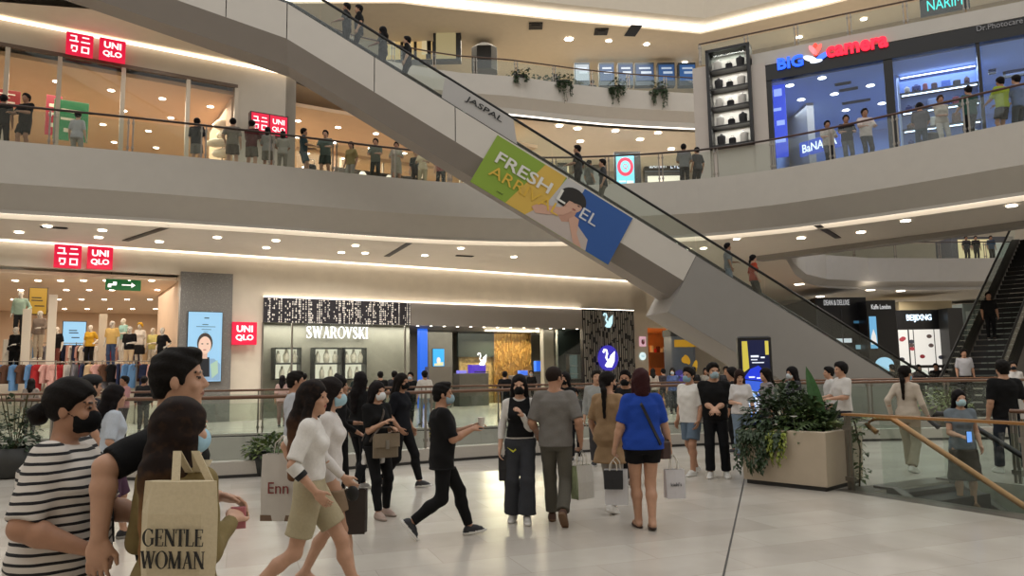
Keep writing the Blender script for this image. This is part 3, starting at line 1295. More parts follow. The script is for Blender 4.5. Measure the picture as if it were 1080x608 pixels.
# joint in the floor and the dark border round the escalator well
j = MB()
a, b = gp(786, 11.9), gp(738, 4.2)
d = (b - a).normalized() * .009
d = Vector((-d.y, d.x, 0))
j.add([a - d + Vector((0, 0, .002)), b - d + Vector((0, 0, .002)), b + d + Vector((0, 0, .002)), a + d + Vector((0, 0, .002))], [(0, 1, 2, 3)])
struct('trim_5', j, mat('3a3733', .6))
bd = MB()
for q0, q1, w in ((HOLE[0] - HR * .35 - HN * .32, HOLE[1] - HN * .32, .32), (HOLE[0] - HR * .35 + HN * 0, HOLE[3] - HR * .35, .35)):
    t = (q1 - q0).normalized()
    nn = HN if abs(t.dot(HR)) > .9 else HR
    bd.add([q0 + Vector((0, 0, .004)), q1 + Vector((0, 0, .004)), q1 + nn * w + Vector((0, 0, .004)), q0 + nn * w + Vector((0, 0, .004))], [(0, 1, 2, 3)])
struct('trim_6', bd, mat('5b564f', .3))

# ---- slab edge of the second floor: parapet, sloped underside, light cove, soffit
sl = MB()
strip(sl, E2, [(.18, 7.62), (.18, Z2), (0, Z2), (0, 6.84), (.5, 6.22), (.5, 6.12)])
struct('wall_parapet_2', sl, M_WHITE)
cv = MB()
strip(cv, E2, [(.5, 6.17), (.78, 6.17)])
tag(cv.build('cove_light', M_COVE), 'long cove light under the lowest curved balcony around the atrium', 'light')
lp = MB()
strip(lp, E2, [(.78, 6.17), (.78, 6.02), (.86, 6.02), (.86, 6.1)])
struct('trim_7', lp, M_CEIL)
# ground soffit: left and centre to the back, a strip on the right, and beyond the second void
E2i = offset(E2, .86)
i_r = min(range(len(E2i)), key=lambda i: abs(E2i[i][0] - at(800, 183, z=Z2).x))
BM = [xy(at(800, 271, z=6.1)), xy(at(900, 258, z=6.1)), xy(at(1000, 245, z=6.1)), xy(at(1080, 234, z=6.1)), (24, 17)]
V2 = [BM[0], xy(gp(838, 31)), xy(gp(846, 36)), xy(gp(858, 40)), xy(gp(880, 42.5)), xy(gp(925, 44)), xy(gp(1000, 44.6)), xy(gp(1100, 45)), (46, 45)]
cl = MB()
L = E2i[:i_r + 1]
cl.sheet([[(p[0], p[1], 6.1) for p in L], [(p[0] if i < len(L) - 1 else BM[0][0], max(p[1], 70) if i < len(L) - 1 else BM[0][1], 6.1) for i, p in enumerate(L)]])
cl.add([(L[-2][0], L[-2][1], 6.101), (BM[0][0], BM[0][1], 6.101), (V2[1][0], V2[1][1], 6.101), (V2[2][0], V2[2][1], 6.101), (V2[2][0], 70, 6.101), (L[-2][0], 70, 6.101)], [(0, 1, 2, 3, 4, 5)])
R_ = E2i[i_r:]
nb = len(BM)
RB = []
for i in range(len(R_)):
    t = i / (len(R_) - 1) * (nb - 1)
    k = min(int(t), nb - 2)
    RB.append((BM[k][0] + (BM[k + 1][0] - BM[k][0]) * (t - k), BM[k][1] + (BM[k + 1][1] - BM[k][1]) * (t - k)))
cl.sheet([[(p[0], p[1], 6.1) for p in R_], [(p[0], p[1], 6.1) for p in RB]])
cl.sheet([[(p[0], p[1], 6.1) for p in V2[2:]], [(p[0], 70, 6.1) for p in V2[2:]]])
struct('ceiling', cl, M_CEIL)
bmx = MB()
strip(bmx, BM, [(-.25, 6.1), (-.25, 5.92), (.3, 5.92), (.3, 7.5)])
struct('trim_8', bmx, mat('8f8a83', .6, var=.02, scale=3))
v2 = MB()
strip(v2, V2[1:], [(.15, 7.6), (.15, 8.0), (0, 8.0), (0, 6.6), (.5, 6.3), (.5, 6.1)])
struct('wall_parapet_far', v2, M_WHITE)

# ---- second floor deck
f2 = MB()
E2d = offset(E2, .1)
f2.sheet([[(p[0], p[1], 7.92) for p in E2d[:i_r + 1]], [(p[0] * (1.6 if p[0] < 0 else 1.25), max(p[1] + 10, 62), 7.92) for p in E2d[:i_r + 1]]])
_n = len(E2d) - i_r - 1
_g = [GR @ Vector((gu(742) + 20 * i / _n, 9.3, 7.92)) for i in range(_n + 1)]
f2.sheet([[(p[0], p[1], 7.92) for p in E2d[i_r:]], _g])
f2.sheet([[(p[0], p[1], 7.92) for p in V2[2:]], [(p[0], 70, 7.92) for p in V2[2:]]])
struct('floor_4', f2, mat('9d978e', .35))

# ---- third floor slab, centre, left and right
E3 = [(-24, 20.5), xy(at(88, 0, z=13.5)), xy(at(217, 27, z=13.5)), xy(gp(330, 29.5, 15)), xy(gp(457, 32.6, 15)), xy(gp(540, 33.6, 15)), xy(gp(640, 35.2, 15)), xy(gp(742, 36.2, 15))]
E3s = smooth_line(E3, 3)
s3 = MB()
strip(s3, E3s, [(.15, 14.9), (.15, 15.3), (0, 15.3), (0, 14.35), (.35, 13.9), (.35, 13.62)])
struct('wall_parapet_3', s3, M_WHITE)
c3 = MB()
strip(c3, [p for p in E3s if p[0] > -6], [(.35, 13.64), (.62, 13.64)])
tag(c3.build('cove_light', M_COVEW), 'cove light under the planted upper balcony, high at the back', 'light')
s3b = MB()
E3i = offset(E3s, .6)
s3b.sheet([[(p[0], p[1], 13.5) for p in E3i], [(p[0] * 1.9, max(p[1] + 8, 66), 13.5) for p in E3i]])
struct('ceiling_2', s3b, mat('dcd0bc', .8, var=.02, scale=3))
s3c = MB()
s3c.sheet([[(p[0], p[1], 14.9) for p in E3i], [(p[0] * 1.9, max(p[1] + 8, 66), 14.9) for p in E3i]])
struct('floor_5', s3c, mat('9d978e', .5))
# right-hand block: slab over the camera shop
g0, g1 = gu(742), gu(1200)
rb = MB(GR)
rb.box(gu(798), g1, -.15, 40, 13.5, 14.05)
rb.box(g0, gu(798), .35, 40, 13.5, 14.05)
struct('wall_slab_right', rb, M_WHITE)
# fourth floor fascia and third floor ceiling
E4 = [(-20, 33), xy(at(420, -6, z=19.3)), xy(at(470, 0, z=19.3)), xy(at(600, 14, z=19.3)), xy(at(744, 28, z=19.3)), xy(at(800, 14, z=19.3)), xy(at(862, 0, z=19.3)), (30, 25)]
s4 = MB()
strip(s4, E4, [(0, 24), (0, 19.75), (.5, 19.45)])
struct('wall_parapet_4', s4, mat('c9bfae', .6, var=.02, scale=3))
c4 = MB()
strip(c4, E4, [(.2, 19.46), (.85, 19.40)])
tag(c4.build('cove_light', M_COVEW), 'bright angled cove light at the very top of the atrium', 'light')
s4b = MB()
E4i = offset(E4, .85)
s4b.sheet([[(p[0], p[1], 19.3) for p in E4i], [(p[0] * 1.8, 70, 19.3) for p in E4i]])
s4b.sheet([[(p[0], p[1], 19.3) for p in E4i], [(p[0], p[1], 19.46) for p in E4i]])
struct('ceiling_3', s4b, mat('dccdb6', .8, var=.02, scale=3))
bk = MB()
bk.box(-60, 70, 72, 72.3, -1, 22)
bk.box(60, 60.3, -12, 72, -7, 24)
bk.box(-45.3, -45, -8, 72, -7, 22)
bk.box(-45, 60, -12.3, -12, -7, 24)  # unseen wall behind the camera, added to block sky light and glass reflections
struct('wall_back', bk, M_CREAM)

# ---- F front: the long stone wall on the left with both storeys
fm = MB(FR)
U = {k: fu(k) for k in (-60, 187, 188, 243, 250, 253, 277, 312, 432, 613, 667, 683)}
fm.box(U[-60], U[188], 0, .35, fz(100, 285), 6.1)
fm.box(U[243], U[277], 0, .4, 0, fz(277, 315))
fm.box(U[188], U[683], 0, .4, fz(277, 315), 6.1)
fm.box(U[188] + .05, U[243], .1, .4, 0, 5.3)
fm.box(U[667], U[683], 0, .4, 0, 6.1)
struct('wall_left', fm, M_CREAM)
# the shop front next to it further right, 683..720, then the wall to the second void
fm = MB(FR)
fm.box(U[683], fu(790), 0, .4, fz(690, 346), 6.1)
fm.box(fu(708), fu(722), 0, .4, 0, fz(690, 346))
struct('wall_centre', fm, M_CREAM)
wc = MB(FR)
wc.box(U[-60], fu(760), -.20, -.02, 6.055, 6.095)
tag(wc.build('cove_light', glow('fff0dc', 2.6)), 'warm wall-washing light along the top of the ground floor shop wall', 'light')
wh = MB(FR)
wh.box(U[277], U[667], -.16, -.03, fz(277, 314) + .02, fz(277, 314) + .05)
tag(wh.build('cove_light', glow('fff0dc', 4.2)), 'warm light strip lying on top of the crystal shop header', 'light')
# upper storey
up = MB(FR)
ZT, ZC = fz(100, 63), 13.3
FPY[0] = 110
V_ = {k: fu(k) for k in (-60, 250, 253, 312)}
V_[-60] -= 8
up.box(V_[-60], V_[253], 0, .3, ZT, 13.5)
up.box(V_[250], V_[312], 0, .5, 7.6, 13.5)
up.box(V_[312] - .4, V_[312], 0, 6, 7.6, 13.5)
struct('wall_left_upper', up, mat('b9afa0', .6, var=.03, scale=2))
wc2 = MB(FR)
wc2.box(V_[-60], V_[312], -.22, -.02, 13.42, 13.46)
tag(wc2.build('cove_light', glow('ffe9cc', 2.8)), 'warm wall-washing light above the upper floor shop front at left', 'light')

FPY[0] = 350

# ================================================================ the long escalator crossing the atrium
fas2 = MB()
strip(fas2, E0F, [(.02, -.7), (.02, -6)])
strip(fas2, E0, [(-.3, -.4), (-.3, -6)])
struct('wall_lower', fas2, M_WHITE)


def solve_ya(A, B, Yb, tan_t):
    lo, hi = Yb * .6, Yb * 1.05
    pb = at(*B, Y=Yb)
    def f(Ya):
        pa = at(*A, Y=Ya)
        return (pa.z - pb.z) / sqrt((pa.x - pb.x) ** 2 + (pa.y - pb.y) ** 2) - tan_t
    for _ in range(60):
        m = (lo + hi) / 2
        if f(m) > 0:
            hi = m
        else:
            lo = m
    return lo


TAN = math.tan(radians(30))
EYB = 24.0
EYA = solve_ya((352, 5), (994, 405), EYB, TAN)
pA, pB = at(352, 5, Y=EYA), at(994, 405, Y=EYB)
EU = Vector((pA.x - pB.x, pA.y - pB.y, 0))
ELEN = EU.length
EU.normalize()
EW = Vector((-EU.y, EU.x, 0))
if EW.y < 0:
    EW = -EW
EO = Vector((pB.x, pB.y, 0))
EM = Matrix(((EU.x, EW.x, 0, EO.x), (EU.y, EW.y, 0, EO.y), (0, 0, 1, 0), (0, 0, 0, 1)))   # s uphill, w away from the viewer, z


def es_from(px, line_py):
    """distance s along the near side plane seen in column px"""
    r = ray(px, line_py)
    k = r.x / r.y
    # EO.x + EU.x s = k (EO.y + EU.y s)
    return (k * EO.y - EO.x) / (EU.x - k * EU.y)


def ez(px, py):
    s = es_from(px, py)
    return at(px, py, Y=EO.y + EU.y * s).z


HZ0 = pB.z                       # handrail height at s = 0
DZ0 = HZ0 - .80                  # top of the side cladding
S_TOP = es_from(303, 2)
S_END = S_TOP + 8.0
KINK = .30


def zprof(s, z0):
    """height of a line running along the escalator, bending at the top"""
    return z0 + TAN * min(s, S_TOP) + (KINK * max(0, s - S_TOP))


esc = thing('escalator', 'very long grey escalator crossing the whole atrium with a colourful advert on its side', 'escalator', EM @ Vector((0, .85, 0)))
SS = es_from(735, 285)           # seam between the white cladding and the deeper grey foot
prof = [(0, 0), (0, -1.02), (.45, -1.62), (1.30, -1.62), (1.75, -1.02), (1.75, 0)]
m_clad = mat('c3beb6', .42, var=.015, scale=2)
m_under = mat('8d8680', .5, var=.02, scale=2)  # darker than the cladding: shade under the truss put into the colour
m_foot = mat('8a8783', .5, var=.02, scale=2)
cuts = [SS, es_from(600, 190), es_from(480, 110), es_from(395, 50), S_TOP, S_TOP + 1.6, S_END]
def rows(s, pr):
    k = .433 if s < SS + .1 else 0
    return [EM @ Vector((s - z * k, w, zprof(s - z * k, DZ0) + z)) for w, z in pr]



for i in range(len(cuts) - 1):
    a, b = cuts[i] + .012, cuts[i + 1] - .012
    mb = MB()
    mb.sheet([rows(a, prof[0:2]), rows(b, prof[0:2])])
    mb.build('side_cladding', m_clad, esc)
mb = MB()
mb.sheet([rows(s, prof[4:6]) for s in cuts])
mb.build('side_cladding', m_clad, esc)
mb = MB()
ss = [SS] + cuts[1:]
mb.sheet([rows(s, prof[1:5]) for s in ss])
mb.build('underside', m_under, esc)
# grey foot
fp = lambda s: max(-.05, zprof(s, DZ0) - 2.25)
ft = MB()
sF = [s for s in (-1.2, -.4, .8, 2.5, 4.2, SS)]
top_ = lambda s: max(.06, zprof(s, DZ0)) if s >= 0 else max(.25, DZ0)
sb_ = lambda s: s + (.97 if s == SS else 0)
for w in (0, 1.75):
    ft.sheet([[EM @ Vector((s, w, max(top_(s), fp(s) + .01))), EM @ Vector((sb_(s), w, fp(sb_(s))))] for s in sF])
ft.sheet([[EM @ Vector((sb_(s), 0, fp(sb_(s)))), EM @ Vector((sb_(s), 1.75, fp(sb_(s))))] for s in sF])
ft.add([EM @ Vector(v) for v in ((SS + .44, 0, zprof(SS + .44, DZ0) - 1.0), (SS + .44, 1.75, zprof(SS + .44, DZ0) - 1.0), (SS + .97, 1.75, fp(SS + .97)), (SS + .97, 0, fp(SS + .97)))], [(0, 1, 2, 3)])
ft.add([EM @ Vector(v) for v in ((-1.2, 0, top_(-1.2)), (-1.2, 1.75, top_(-1.2)), (-1.2, 1.75, -.05), (-1.2, 0, -.05))], [(0, 1, 2, 3)])
ft.build('foot_cladding', m_foot, esc)
# deck edges, steps, glass, handrails
stp = MB()
n = int((S_END + .3) / .35)
for i in range(n):
    s0 = .2 + i * .35
    z = zprof(s0, DZ0) - .02
    stp.add([EM @ Vector(v) for v in ((s0, .3, z), (s0 + .36, .3, z), (s0 + .36, 1.45, z), (s0, 1.45, z), (s0, .3, z - .21), (s0, 1.45, z - .21))], [(0, 1, 2, 3), (0, 3, 5, 4)])
stp.build('step_band', mat('2b2b2d', .5, .4), esc)
skirt = MB()
for w0, w1 in ((.02, .30), (1.45, 1.73)):
    skirt.sheet([[EM @ Vector((s, w0, zprof(s, DZ0) + .0)), EM @ Vector((s, w1, zprof(s, DZ0) - .03)), EM @ Vector((s, w1, zprof(s, DZ0) - .4))] for s in (0, 5, 10, S_TOP, S_END)])
skirt.build('deck', mat('55524e', .4, .5), esc)
for w in (.12, 1.63):
    t = MB()
    t.tube([EM @ Vector((s, w, zprof(s, DZ0) + .035)) for s in (-.8, .1, S_TOP, S_END)], .035, 6)
    t.build('deck_edge', M_RUBBER, esc)
    h = MB()
    h.tube([EM @ Vector(v) for v in ((-.9, w, .35), (-1.25, w, .62), (-1.2, w, .95), (-.8, w, HZ0 - .06), (0.0, w, zprof(0, HZ0)), (S_TOP, w, zprof(S_TOP, HZ0)), (S_END, w, zprof(S_END, HZ0)))], .042, 8)
    h.build('handrail', M_RUBBER, esc)
    npn = 13
    for i in range(npn):
        s0, s1 = -.7 + (S_END + .7) * i / npn + .006, -.7 + (S_END + .7) * (i + 1) / npn - .006
        g = MB()
        zl = lambda s: zprof(max(s, 0), DZ0) + .05
        zh = lambda s: zprof(max(s, 0), HZ0) - .03
        ssq = [s0] + [q for q in (S_TOP,) if s0 < q < s1] + [s1]
        for ww in (w - .006, w + .006):
            g.sheet([[EM @ Vector((s, ww, zl(s))), EM @ Vector((s, ww, zh(s)))] for s in ssq])
        g.build('glass_panel', M_GLASS, esc)
EUP = (-EU) * 1.0
slope_dir = Vector((-EU.x, -EU.y, -TAN)).normalized()      # downhill, which is to the right in view
perp = Vector((0, 0, 1)) - slope_dir * slope_dir.z
perp.normalize()
# white advert panel on the balustrade glass
def side_pt(px, py, w=0.0):
    s = es_from(px, py)
    p = at(px, py, Y=EO.y + EU.y * s)
    return Vector((EO.x + EU.x * s, EO.y + EU.y * s, p.z)) + EW * w


sa, sb = es_from(466, 75), es_from(546, 140)
pn = MB()
off = -.02
pn.sheet([[EM @ Vector((s, w_, zprof(s, DZ0) + .07)) for w_ in (.09,)] + [EM @ Vector((s + ds, .09, zprof(s + ds, HZ0) - .05))] for s, ds in ((sa, -.1), (sb, .1))])
pn.sheet([[EM @ Vector((s, .085, zprof(s, DZ0) + .07)), EM @ Vector((s + ds, .085, zprof(s + ds, HZ0) - .05))] for s, ds in ((sa, -.1), (sb, .1))])
jp = pn.build('name_panel', mat('a9a7a5', .5, var=.02), esc, label='pale grey panel with a black name on the balustrade glass')
jm = face_frame(side_pt(511, 115, .06), slope_dir, perp)
letters('JASPAL', jm, .21, M_BLACK, jp, 'lettering', w=1.22, depth=.006, bold=.012)
# billboard
bb_c = [side_pt(525, 142, -.04), side_pt(665, 234, -.04)]
BL = (bb_c[1] - bb_c[0]).length
bbw, bbh = BL, 1.62
bo = bb_c[0] + slope_dir * (BL / 2) - perp * (bbh / 2 + .03)
BF = face_frame(bo, slope_dir, perp)
bil = MB(BF)
bil.box(-bbw / 2, bbw / 2, -bbh / 2, bbh / 2, -.03, 0)
bill = bil.build('advert_panel', mat('7d9a2c', .5, var=0), esc, label='slanted advert in green, yellow, grey and blue with a woman and big letters')
def shape(pts, z, m, nm, par=bill, fr=BF, t=.004):
    mb = MB(fr)
    n_ = len(pts)
    ar = sum(pts[i][0] * pts[(i + 1) % n_][1] - pts[(i + 1) % n_][0] * pts[i][1] for i in range(n_))
    if ar < 0:
        pts = pts[::-1]
    mb.prism(pts, z, z + t)
    return mb.build(nm, m, par)


def oval(cx, cy, rx, ry, a=0.0, n=24):
    return [(cx + rx * cos(t) * cos(a) - ry * sin(t) * sin(a), cy + rx * cos(t) * sin(a) + ry * sin(t) * cos(a)) for t in (2 * pi * i / n for i in range(n))]


hw, hh = bbw / 2, bbh / 2
shape([(-.50 * hw, -hh), (-.02 * hw, -hh), (.0 * hw, hh), (-.30 * hw, hh)], .001, mat('c9a646', .5, var=0), 'yellow_field')
shape([(-.10 * hw, -hh), (.33 * hw, -hh), (.30 * hw, hh), (.02 * hw, hh)], .003, mat('b5b4b4', .5, var=0), 'grey_field')
shape([(.26 * hw, -hh), (hw, -hh), (hw, hh), (.28 * hw, hh)], .005, mat('1d4f96', .5, var=0), 'blue_field')
TW = lambda x, y, z=.012: BF @ Matrix.Translation((x, y, z))
letters('FRESH L', TW(-.36 * hw, .30 * hh, .03), .36, mat('d3d2cc', .5, var=0), bill, 'lettering', w=1.02 * hw, depth=.004, bold=.015)
letters('EL', TW(.50 * hw, .16 * hh, .03), .34, mat('c9ccd2', .5, var=0), bill, 'lettering', w=.24 * hw, depth=.004)
letters('ARRIVAL', TW(-.36 * hw, -.24 * hh, .03), .33, mat('d0aa3a', .5, var=0), bill, 'lettering', w=1.0 * hw, depth=.004)
letters('jaspal', TW(-.62 * hw, -.80 * hh), .06, M_BLACK, bill, 'lettering', w=.2, depth=.003)
# the woman on the advert, flat print: shirt, arms, face, hair
sk, sk2 = mat('c39a86', .5, var=0), mat('b58a76', .5, var=0)
shape([(-.22 * hw, -hh), (-.12 * hw, -.55 * hh), (.08 * hw, -.25 * hh), (.34 * hw, -.22 * hh), (.62 * hw, -.60 * hh), (.66 * hw, -hh)], .008, mat('b3a7a0', .5, var=0), 'printed_shirt')
shape([(.10 * hw, -.32 * hh), (.16 * hw, .12 * hh), (.33 * hw, .1 * hh), (.33 * hw, -.35 * hh), (.22 * hw, -.52 * hh)], .012, sk2, 'printed_neck')
shape(oval(.25 * hw, .28 * hh, .115 * hw, .30 * hh, -.1), .014, sk, 'printed_face')
shape([(.06 * hw, .02 * hh)] + [(.21 * hw + .19 * hw * cos(t), .36 * hh + .46 * hh * sin(t)) for t in (pi * 1.15 - i * pi * 1.2 / 14 for i in range(15))] + [(.33 * hw, .36 * hh), (.18 * hw, .30 * hh), (.15 * hw, .0 * hh)], .018, mat('15110f', .6, var=0), 'printed_hair')
shape([(-.20 * hw, -.62 * hh), (-.14 * hw, -.40 * hh), (.10 * hw, -.12 * hh), (.22 * hw, .12 * hh), (.28 * hw, .06 * hh), (.20 * hw, -.28 * hh), (.0, -.60 * hh), (-.12 * hw, -.75 * hh)], .020, sk, 'printed_arm')
shape([(.28 * hw, -.30 * hh), (.33 * hw, -.10 * hh), (.40 * hw, -.12 * hh), (.46 * hw, -.62 * hh), (.60 * hw, -hh), (.48 * hw, -hh), (.38 * hw, -.66 * hh)], .022, sk, 'printed_arm')
shape(oval(.245 * hw, .33 * hh, .022 * hw, .02 * hh), .024, M_BLACK, 'printed_eye')
shape(oval(.315 * hw, .30 * hh, .018 * hw, .02 * hh), .024, M_BLACK, 'printed_eye')
shape(oval(.285 * hw, .10 * hh, .026 * hw, .022 * hh), .024, mat('8f4a44', .5, var=0), 'printed_mouth')


def rider_pos(px, w=.85):
    """standing place on the step seen in column px"""
    r = ray(px, 250)
    k = r.x / r.y
    o2 = EO + EW * w
    s = (k * o2.y - o2.x) / (EU.x - k * EU.y)
    i = math.floor((s - .2) / .35)
    s0 = .2 + i * .35
    p = EM @ Vector((s0 + .18, w, zprof(s0, DZ0) - .02))
    return p


# ================================================================ glass railings
def railing(P, zbase, ztop, label, m_rail, step=1.9, rail_r=.035, post_pair=True, glass=M_GLASS, curb=None, off=0.0, flat=None, z_of=None):
    """glass balustrade along the plan line P"""
    P = [Vector((p[0], p[1], 0)) for p in P]
    c = P[len(P) // 2]
    t = thing('glass_railing', label, 'railing', (c.x, c.y, zbase))
    seg = [0]
    for i in range(1, len(P)):
        seg.append(seg[-1] + (P[i] - P[i - 1]).length)
    def pos(d):
        for i in range(1, len(P)):
            if d <= seg[i] + 1e-6:
                f = (d - seg[i - 1]) / max(1e-6, seg[i] - seg[i - 1])
                return P[i - 1].lerp(P[i], f), (P[i] - P[i - 1]).normalized()
        return P[-1], (P[-1] - P[-2]).normalized()
    n = max(1, round(seg[-1] / step))
    if curb:
        h, w, m = curb
        cb = MB()
        Q = [(p.x, p.y) for p in P]
        cb.sheet([[(x, y, z) for x, y in offset(Q, o)] for o, z in ((-w / 2, zbase), (-w / 2, zbase + h), (w / 2, zbase + h), (w / 2, zbase))])
        cb.build('curb', m, t)
        sk_ = MB()
        sk_.sheet([[(x, y, z) for x, y in offset(Q, o)] for o, z in ((-w / 2 - .012, zbase), (-w / 2 - .012, zbase + .05), (-w / 2, zbase + .05))])
        sk_.build('skirting', M_DARK, t)
    zb = zbase + (curb[0] if curb else 0)
    h = MB()
    if flat:
        Q = [(p.x, p.y) for p in P]
        h.sheet([[(x, y, z) for x, y in offset(Q, o)] for o, z in ((-flat / 2, ztop), (-flat / 2, ztop + .03), (flat / 2, ztop + .03), (flat / 2, ztop), (-flat / 2, ztop))])
        h.add([(p.x, p.y, z) for p in () for z in ()], [])
    else:
        h.tube([(p.x, p.y, ztop) for p in P], rail_r, 8)
    h.build('handrail', m_rail, t)
    gs, ps = [], []
    for i in range(n):
        a, da = pos(seg[-1] * i / n + .06)
        b, db = pos(seg[-1] * (i + 1) / n - .06)
        nn = Vector((-da.y, da.x, 0)) * .007
        m_, dm = pos(seg[-1] * (i + .5) / n)
        g = MB()
        line = [a, m_, b]
        for q in (-1, 1):
            g.sheet([[(p.x + nn.x * q, p.y + nn.y * q, zb) for p in line], [(p.x + nn.x * q, p.y + nn.y * q, ztop - .10) for p in line]])
        g.sheet([[(p.x + nn.x * q, p.y + nn.y * q, ztop - .10) for p in line] for q in (-1, 1)])
        g.build('glass_panel', glass, t)
    for i in range(n + 1):
        for s_ in ((-.06, .06) if post_pair else (0,)):
            p, d_ = pos(min(max(seg[-1] * i / n + s_, 0), seg[-1]))
            pm = MB()
            pm.box(-.02, .02, -.012, .012, zb - .02, ztop - .01, frame((p.x, p.y, 0), atan2(d_.y, d_.x)))
            for zz in (zb + .12, ztop - .2):
                pm.box(-.035, .035, -.03, .03, zz, zz + .06, frame((p.x, p.y, 0), atan2(d_.y, d_.x)))
            pm.build('post', M_STEEL, t)
    return t


def subline(P, x0, x1):
    return [p for p in P if x0 <= p[0] <= x1]


r2 = offset(E2, .10)
railing([p for i, p in enumerate(r2) if i % 2 == 0 and p[0] < at(480, 190, z=8).x + .5], 7.98, 9.02, 'glass railing of the second floor balcony in front of the upper clothes shop', mat('33241d', .4, var=0))
railing([p for i, p in enumerate(r2) if i % 2 == 0 and at(480, 190, z=8).x - .6 < p[0] < at(800, 180, z=8).x + .6], 7.98, 9.02, 'glass railing of the second floor balcony at the middle behind the escalator', mat('33241d', .4, var=0))
railing([p for i, p in enumerate(r2) if i % 2 == 0 and p[0] > at(800, 180, z=8).x - .3], 7.98, 9.02, 'glass railing of the second floor balcony in front of the camera shop', mat('4a2c22', .4, var=0))
r3 = offset(E3s, .12)
railing([p for p in r3 if p[0] > at(330, 0, z=15).x - 3], 15.28, 16.15, 'glass railing with hanging plants on the third floor balcony at the back', mat('4a3527', .4, var=0))
rgP = [GR @ Vector((x, -.08, 0)) for x in (gu(742), gu(850), gu(960), gu(1100))]
railing([(p.x, p.y) for p in rgP], 14.05, 14.95, 'glass railing above the camera shop sign on the third floor', mat('4a3527', .4, var=0))
m_curb = mat('b3ada4', .45, var=.03)
railing(offset(E0, -.16), 0, 1.30, 'brown topped glass railing on a stone curb along the near side of the opening', M_WOOD, 2.2, .032, curb=(.26, .26, m_curb))
railing(offset(E0F, .16), 0, 1.25, 'farther glass railing along the shop side of the floor opening', M_WOOD, 2.2, .03, curb=(.10, .2, m_curb))
# escalator going down at the right, seen through its own glass railing
n0 = HP - HN * .14 - HR * .25
nr = railing([(n0.x, n0.y), ((n0 + HR * 2.6).x, (n0 + HR * 2.6).y), ((n0 + HR * 5.2).x, (n0 + HR * 5.2).y), ((n0 + HR * 7).x, (n0 + HR * 7).y)], 0, 1.0, 'near glass railing with a broad golden wood top at the down escalator', M_GOLD, 2.2, .03, flat=.16)
n1 = HP + HN * 2.25 + HR * .6
railing([(n1.x, n1.y), ((n1 + HR * 1.6).x, (n1 + HR * 1.6).y), ((n1 + HR * 6).x, (n1 + HR * 6).y)], 0, 1.0, 'short brown topped glass railing on the far side of the down escalator', M_WOOD, 2.0, .03)
de = thing('escalator', 'escalator going down into the floor at right, behind the near glass railing', 'escalator', (HP + HN * .85).to_tuple())
DM = Matrix(((HR.x, HN.x, 0, HP.x), (HR.y, HN.y, 0, HP.y), (0, 0, 1, 0), (0, 0, 0, 1)))
dz = lambda s: -max(0, s - .1) * TAN
st = MB(DM)
for i in range(22):
    s0 = -.2 + i * .38
    z = dz(s0) - .05 if s0 > .1 else -.03
    st.add([(s0, .45, z), (s0 + .39, .45, z), (s0 + .39, 1.66, z), (s0, 1.66, z), (s0 + .39, .45, z - .22), (s0 + .39, 1.66, z - .22)], [(0, 1, 2, 3), (1, 4, 5, 2)])
st.build('step_band', mat('2b2b2d', .5, .4), de)
for w, mm in ((.36, M_GOLD), (1.75, M_RUBBER)):
    t = MB(DM)
    t.tube([(-.15, w, .75), (-.3, w, .86), (-.15, w, .95), (.1, w, .95), (7.5, w, .95 + dz(7.5))], .04, 8)
    t.build('handrail', mm, de)
    g = MB(DM)
    for q in (-.006, .006):
        g.sheet([[(s, w + q, dz(s) + .04), (s, w + q, dz(s) + .92)] for s in (-.1, .1, 4, 7.5)])
    g.build('glass_panel', M_GLASS, de)
    k = MB(DM)
    k.sheet([[(s, w - .08, dz(s) - .5), (s, w - .08, dz(s) + .03), (s, w + .08, dz(s) + .03), (s, w + .08, dz(s) - .5)] for s in (-.2, .1, 4, 7.5)])
    k.build('deck', mat('6d6a66', .4, .4), de)

# up escalator at the far right
UB = gp(1020, 24.0)
ua = radians(44)
UU = Vector((cos(ua), sin(ua), 0))
UW = Vector((-UU.y, UU.x, 0))
UM = Matrix(((UU.x, UW.x, 0, UB.x), (UU.y, UW.y, 0, UB.y), (0, 0, 1, 0), (0, 0, 0, 1)))
ue = thing('escalator', 'dark escalator climbing steeply at the right edge, seen from its foot', 'escalator', (UB.x, UB.y, 0))
uz = lambda s: max(0, s) * TAN
ud = MB(UM)
for i in range(34):
    s0 = i * .36
    ud.add([(s0, -.6, uz(s0) + .05), (s0, .6, uz(s0) + .05), (s0, .6, uz(s0) + .21), (s0, -.6, uz(s0) + .21), (s0 + .36, .6, uz(s0) + .21), (s0 + .36, -.6, uz(s0) + .21)], [(0, 3, 2, 1), (3, 5, 4, 2)])
    ud.box(s0 - .004, s0 + .004, -.6, .6, uz(s0) + .2, uz(s0) + .216)
ud.build('step_band', mat('19191b', .5, .3), ue)
for w in (-.78, .78):
    t = MB(UM)
    t.tube([(-.9, w, .4), (-1.15, w, .7), (-.9, w, .98), (0, w, 1.02), (12, w, 1.02 + uz(12))], .045, 8)
    t.build('handrail', M_RUBBER, ue)
    g = MB(UM)
    for q in (-.006, .006):
        g.sheet([[(s, w + q, uz(s) + .2), (s, w + q, uz(s) + 1.0)] for s in (-.9, 0, 5, 12)])
    g.build('glass_panel', M_GLASS, ue)
    k = MB(UM)
    k.sheet([[(s, w - .16, uz(s) - .9 if s > 1 else 0), (s, w - .16, uz(s) + .2), (s, w + .16, uz(s) + .22), (s, w + .16, uz(s) - .2)] for s in (-1, 0, 1.01, 5, 12)])
    k.build('deck', mat('3a3836', .4, .5), ue)

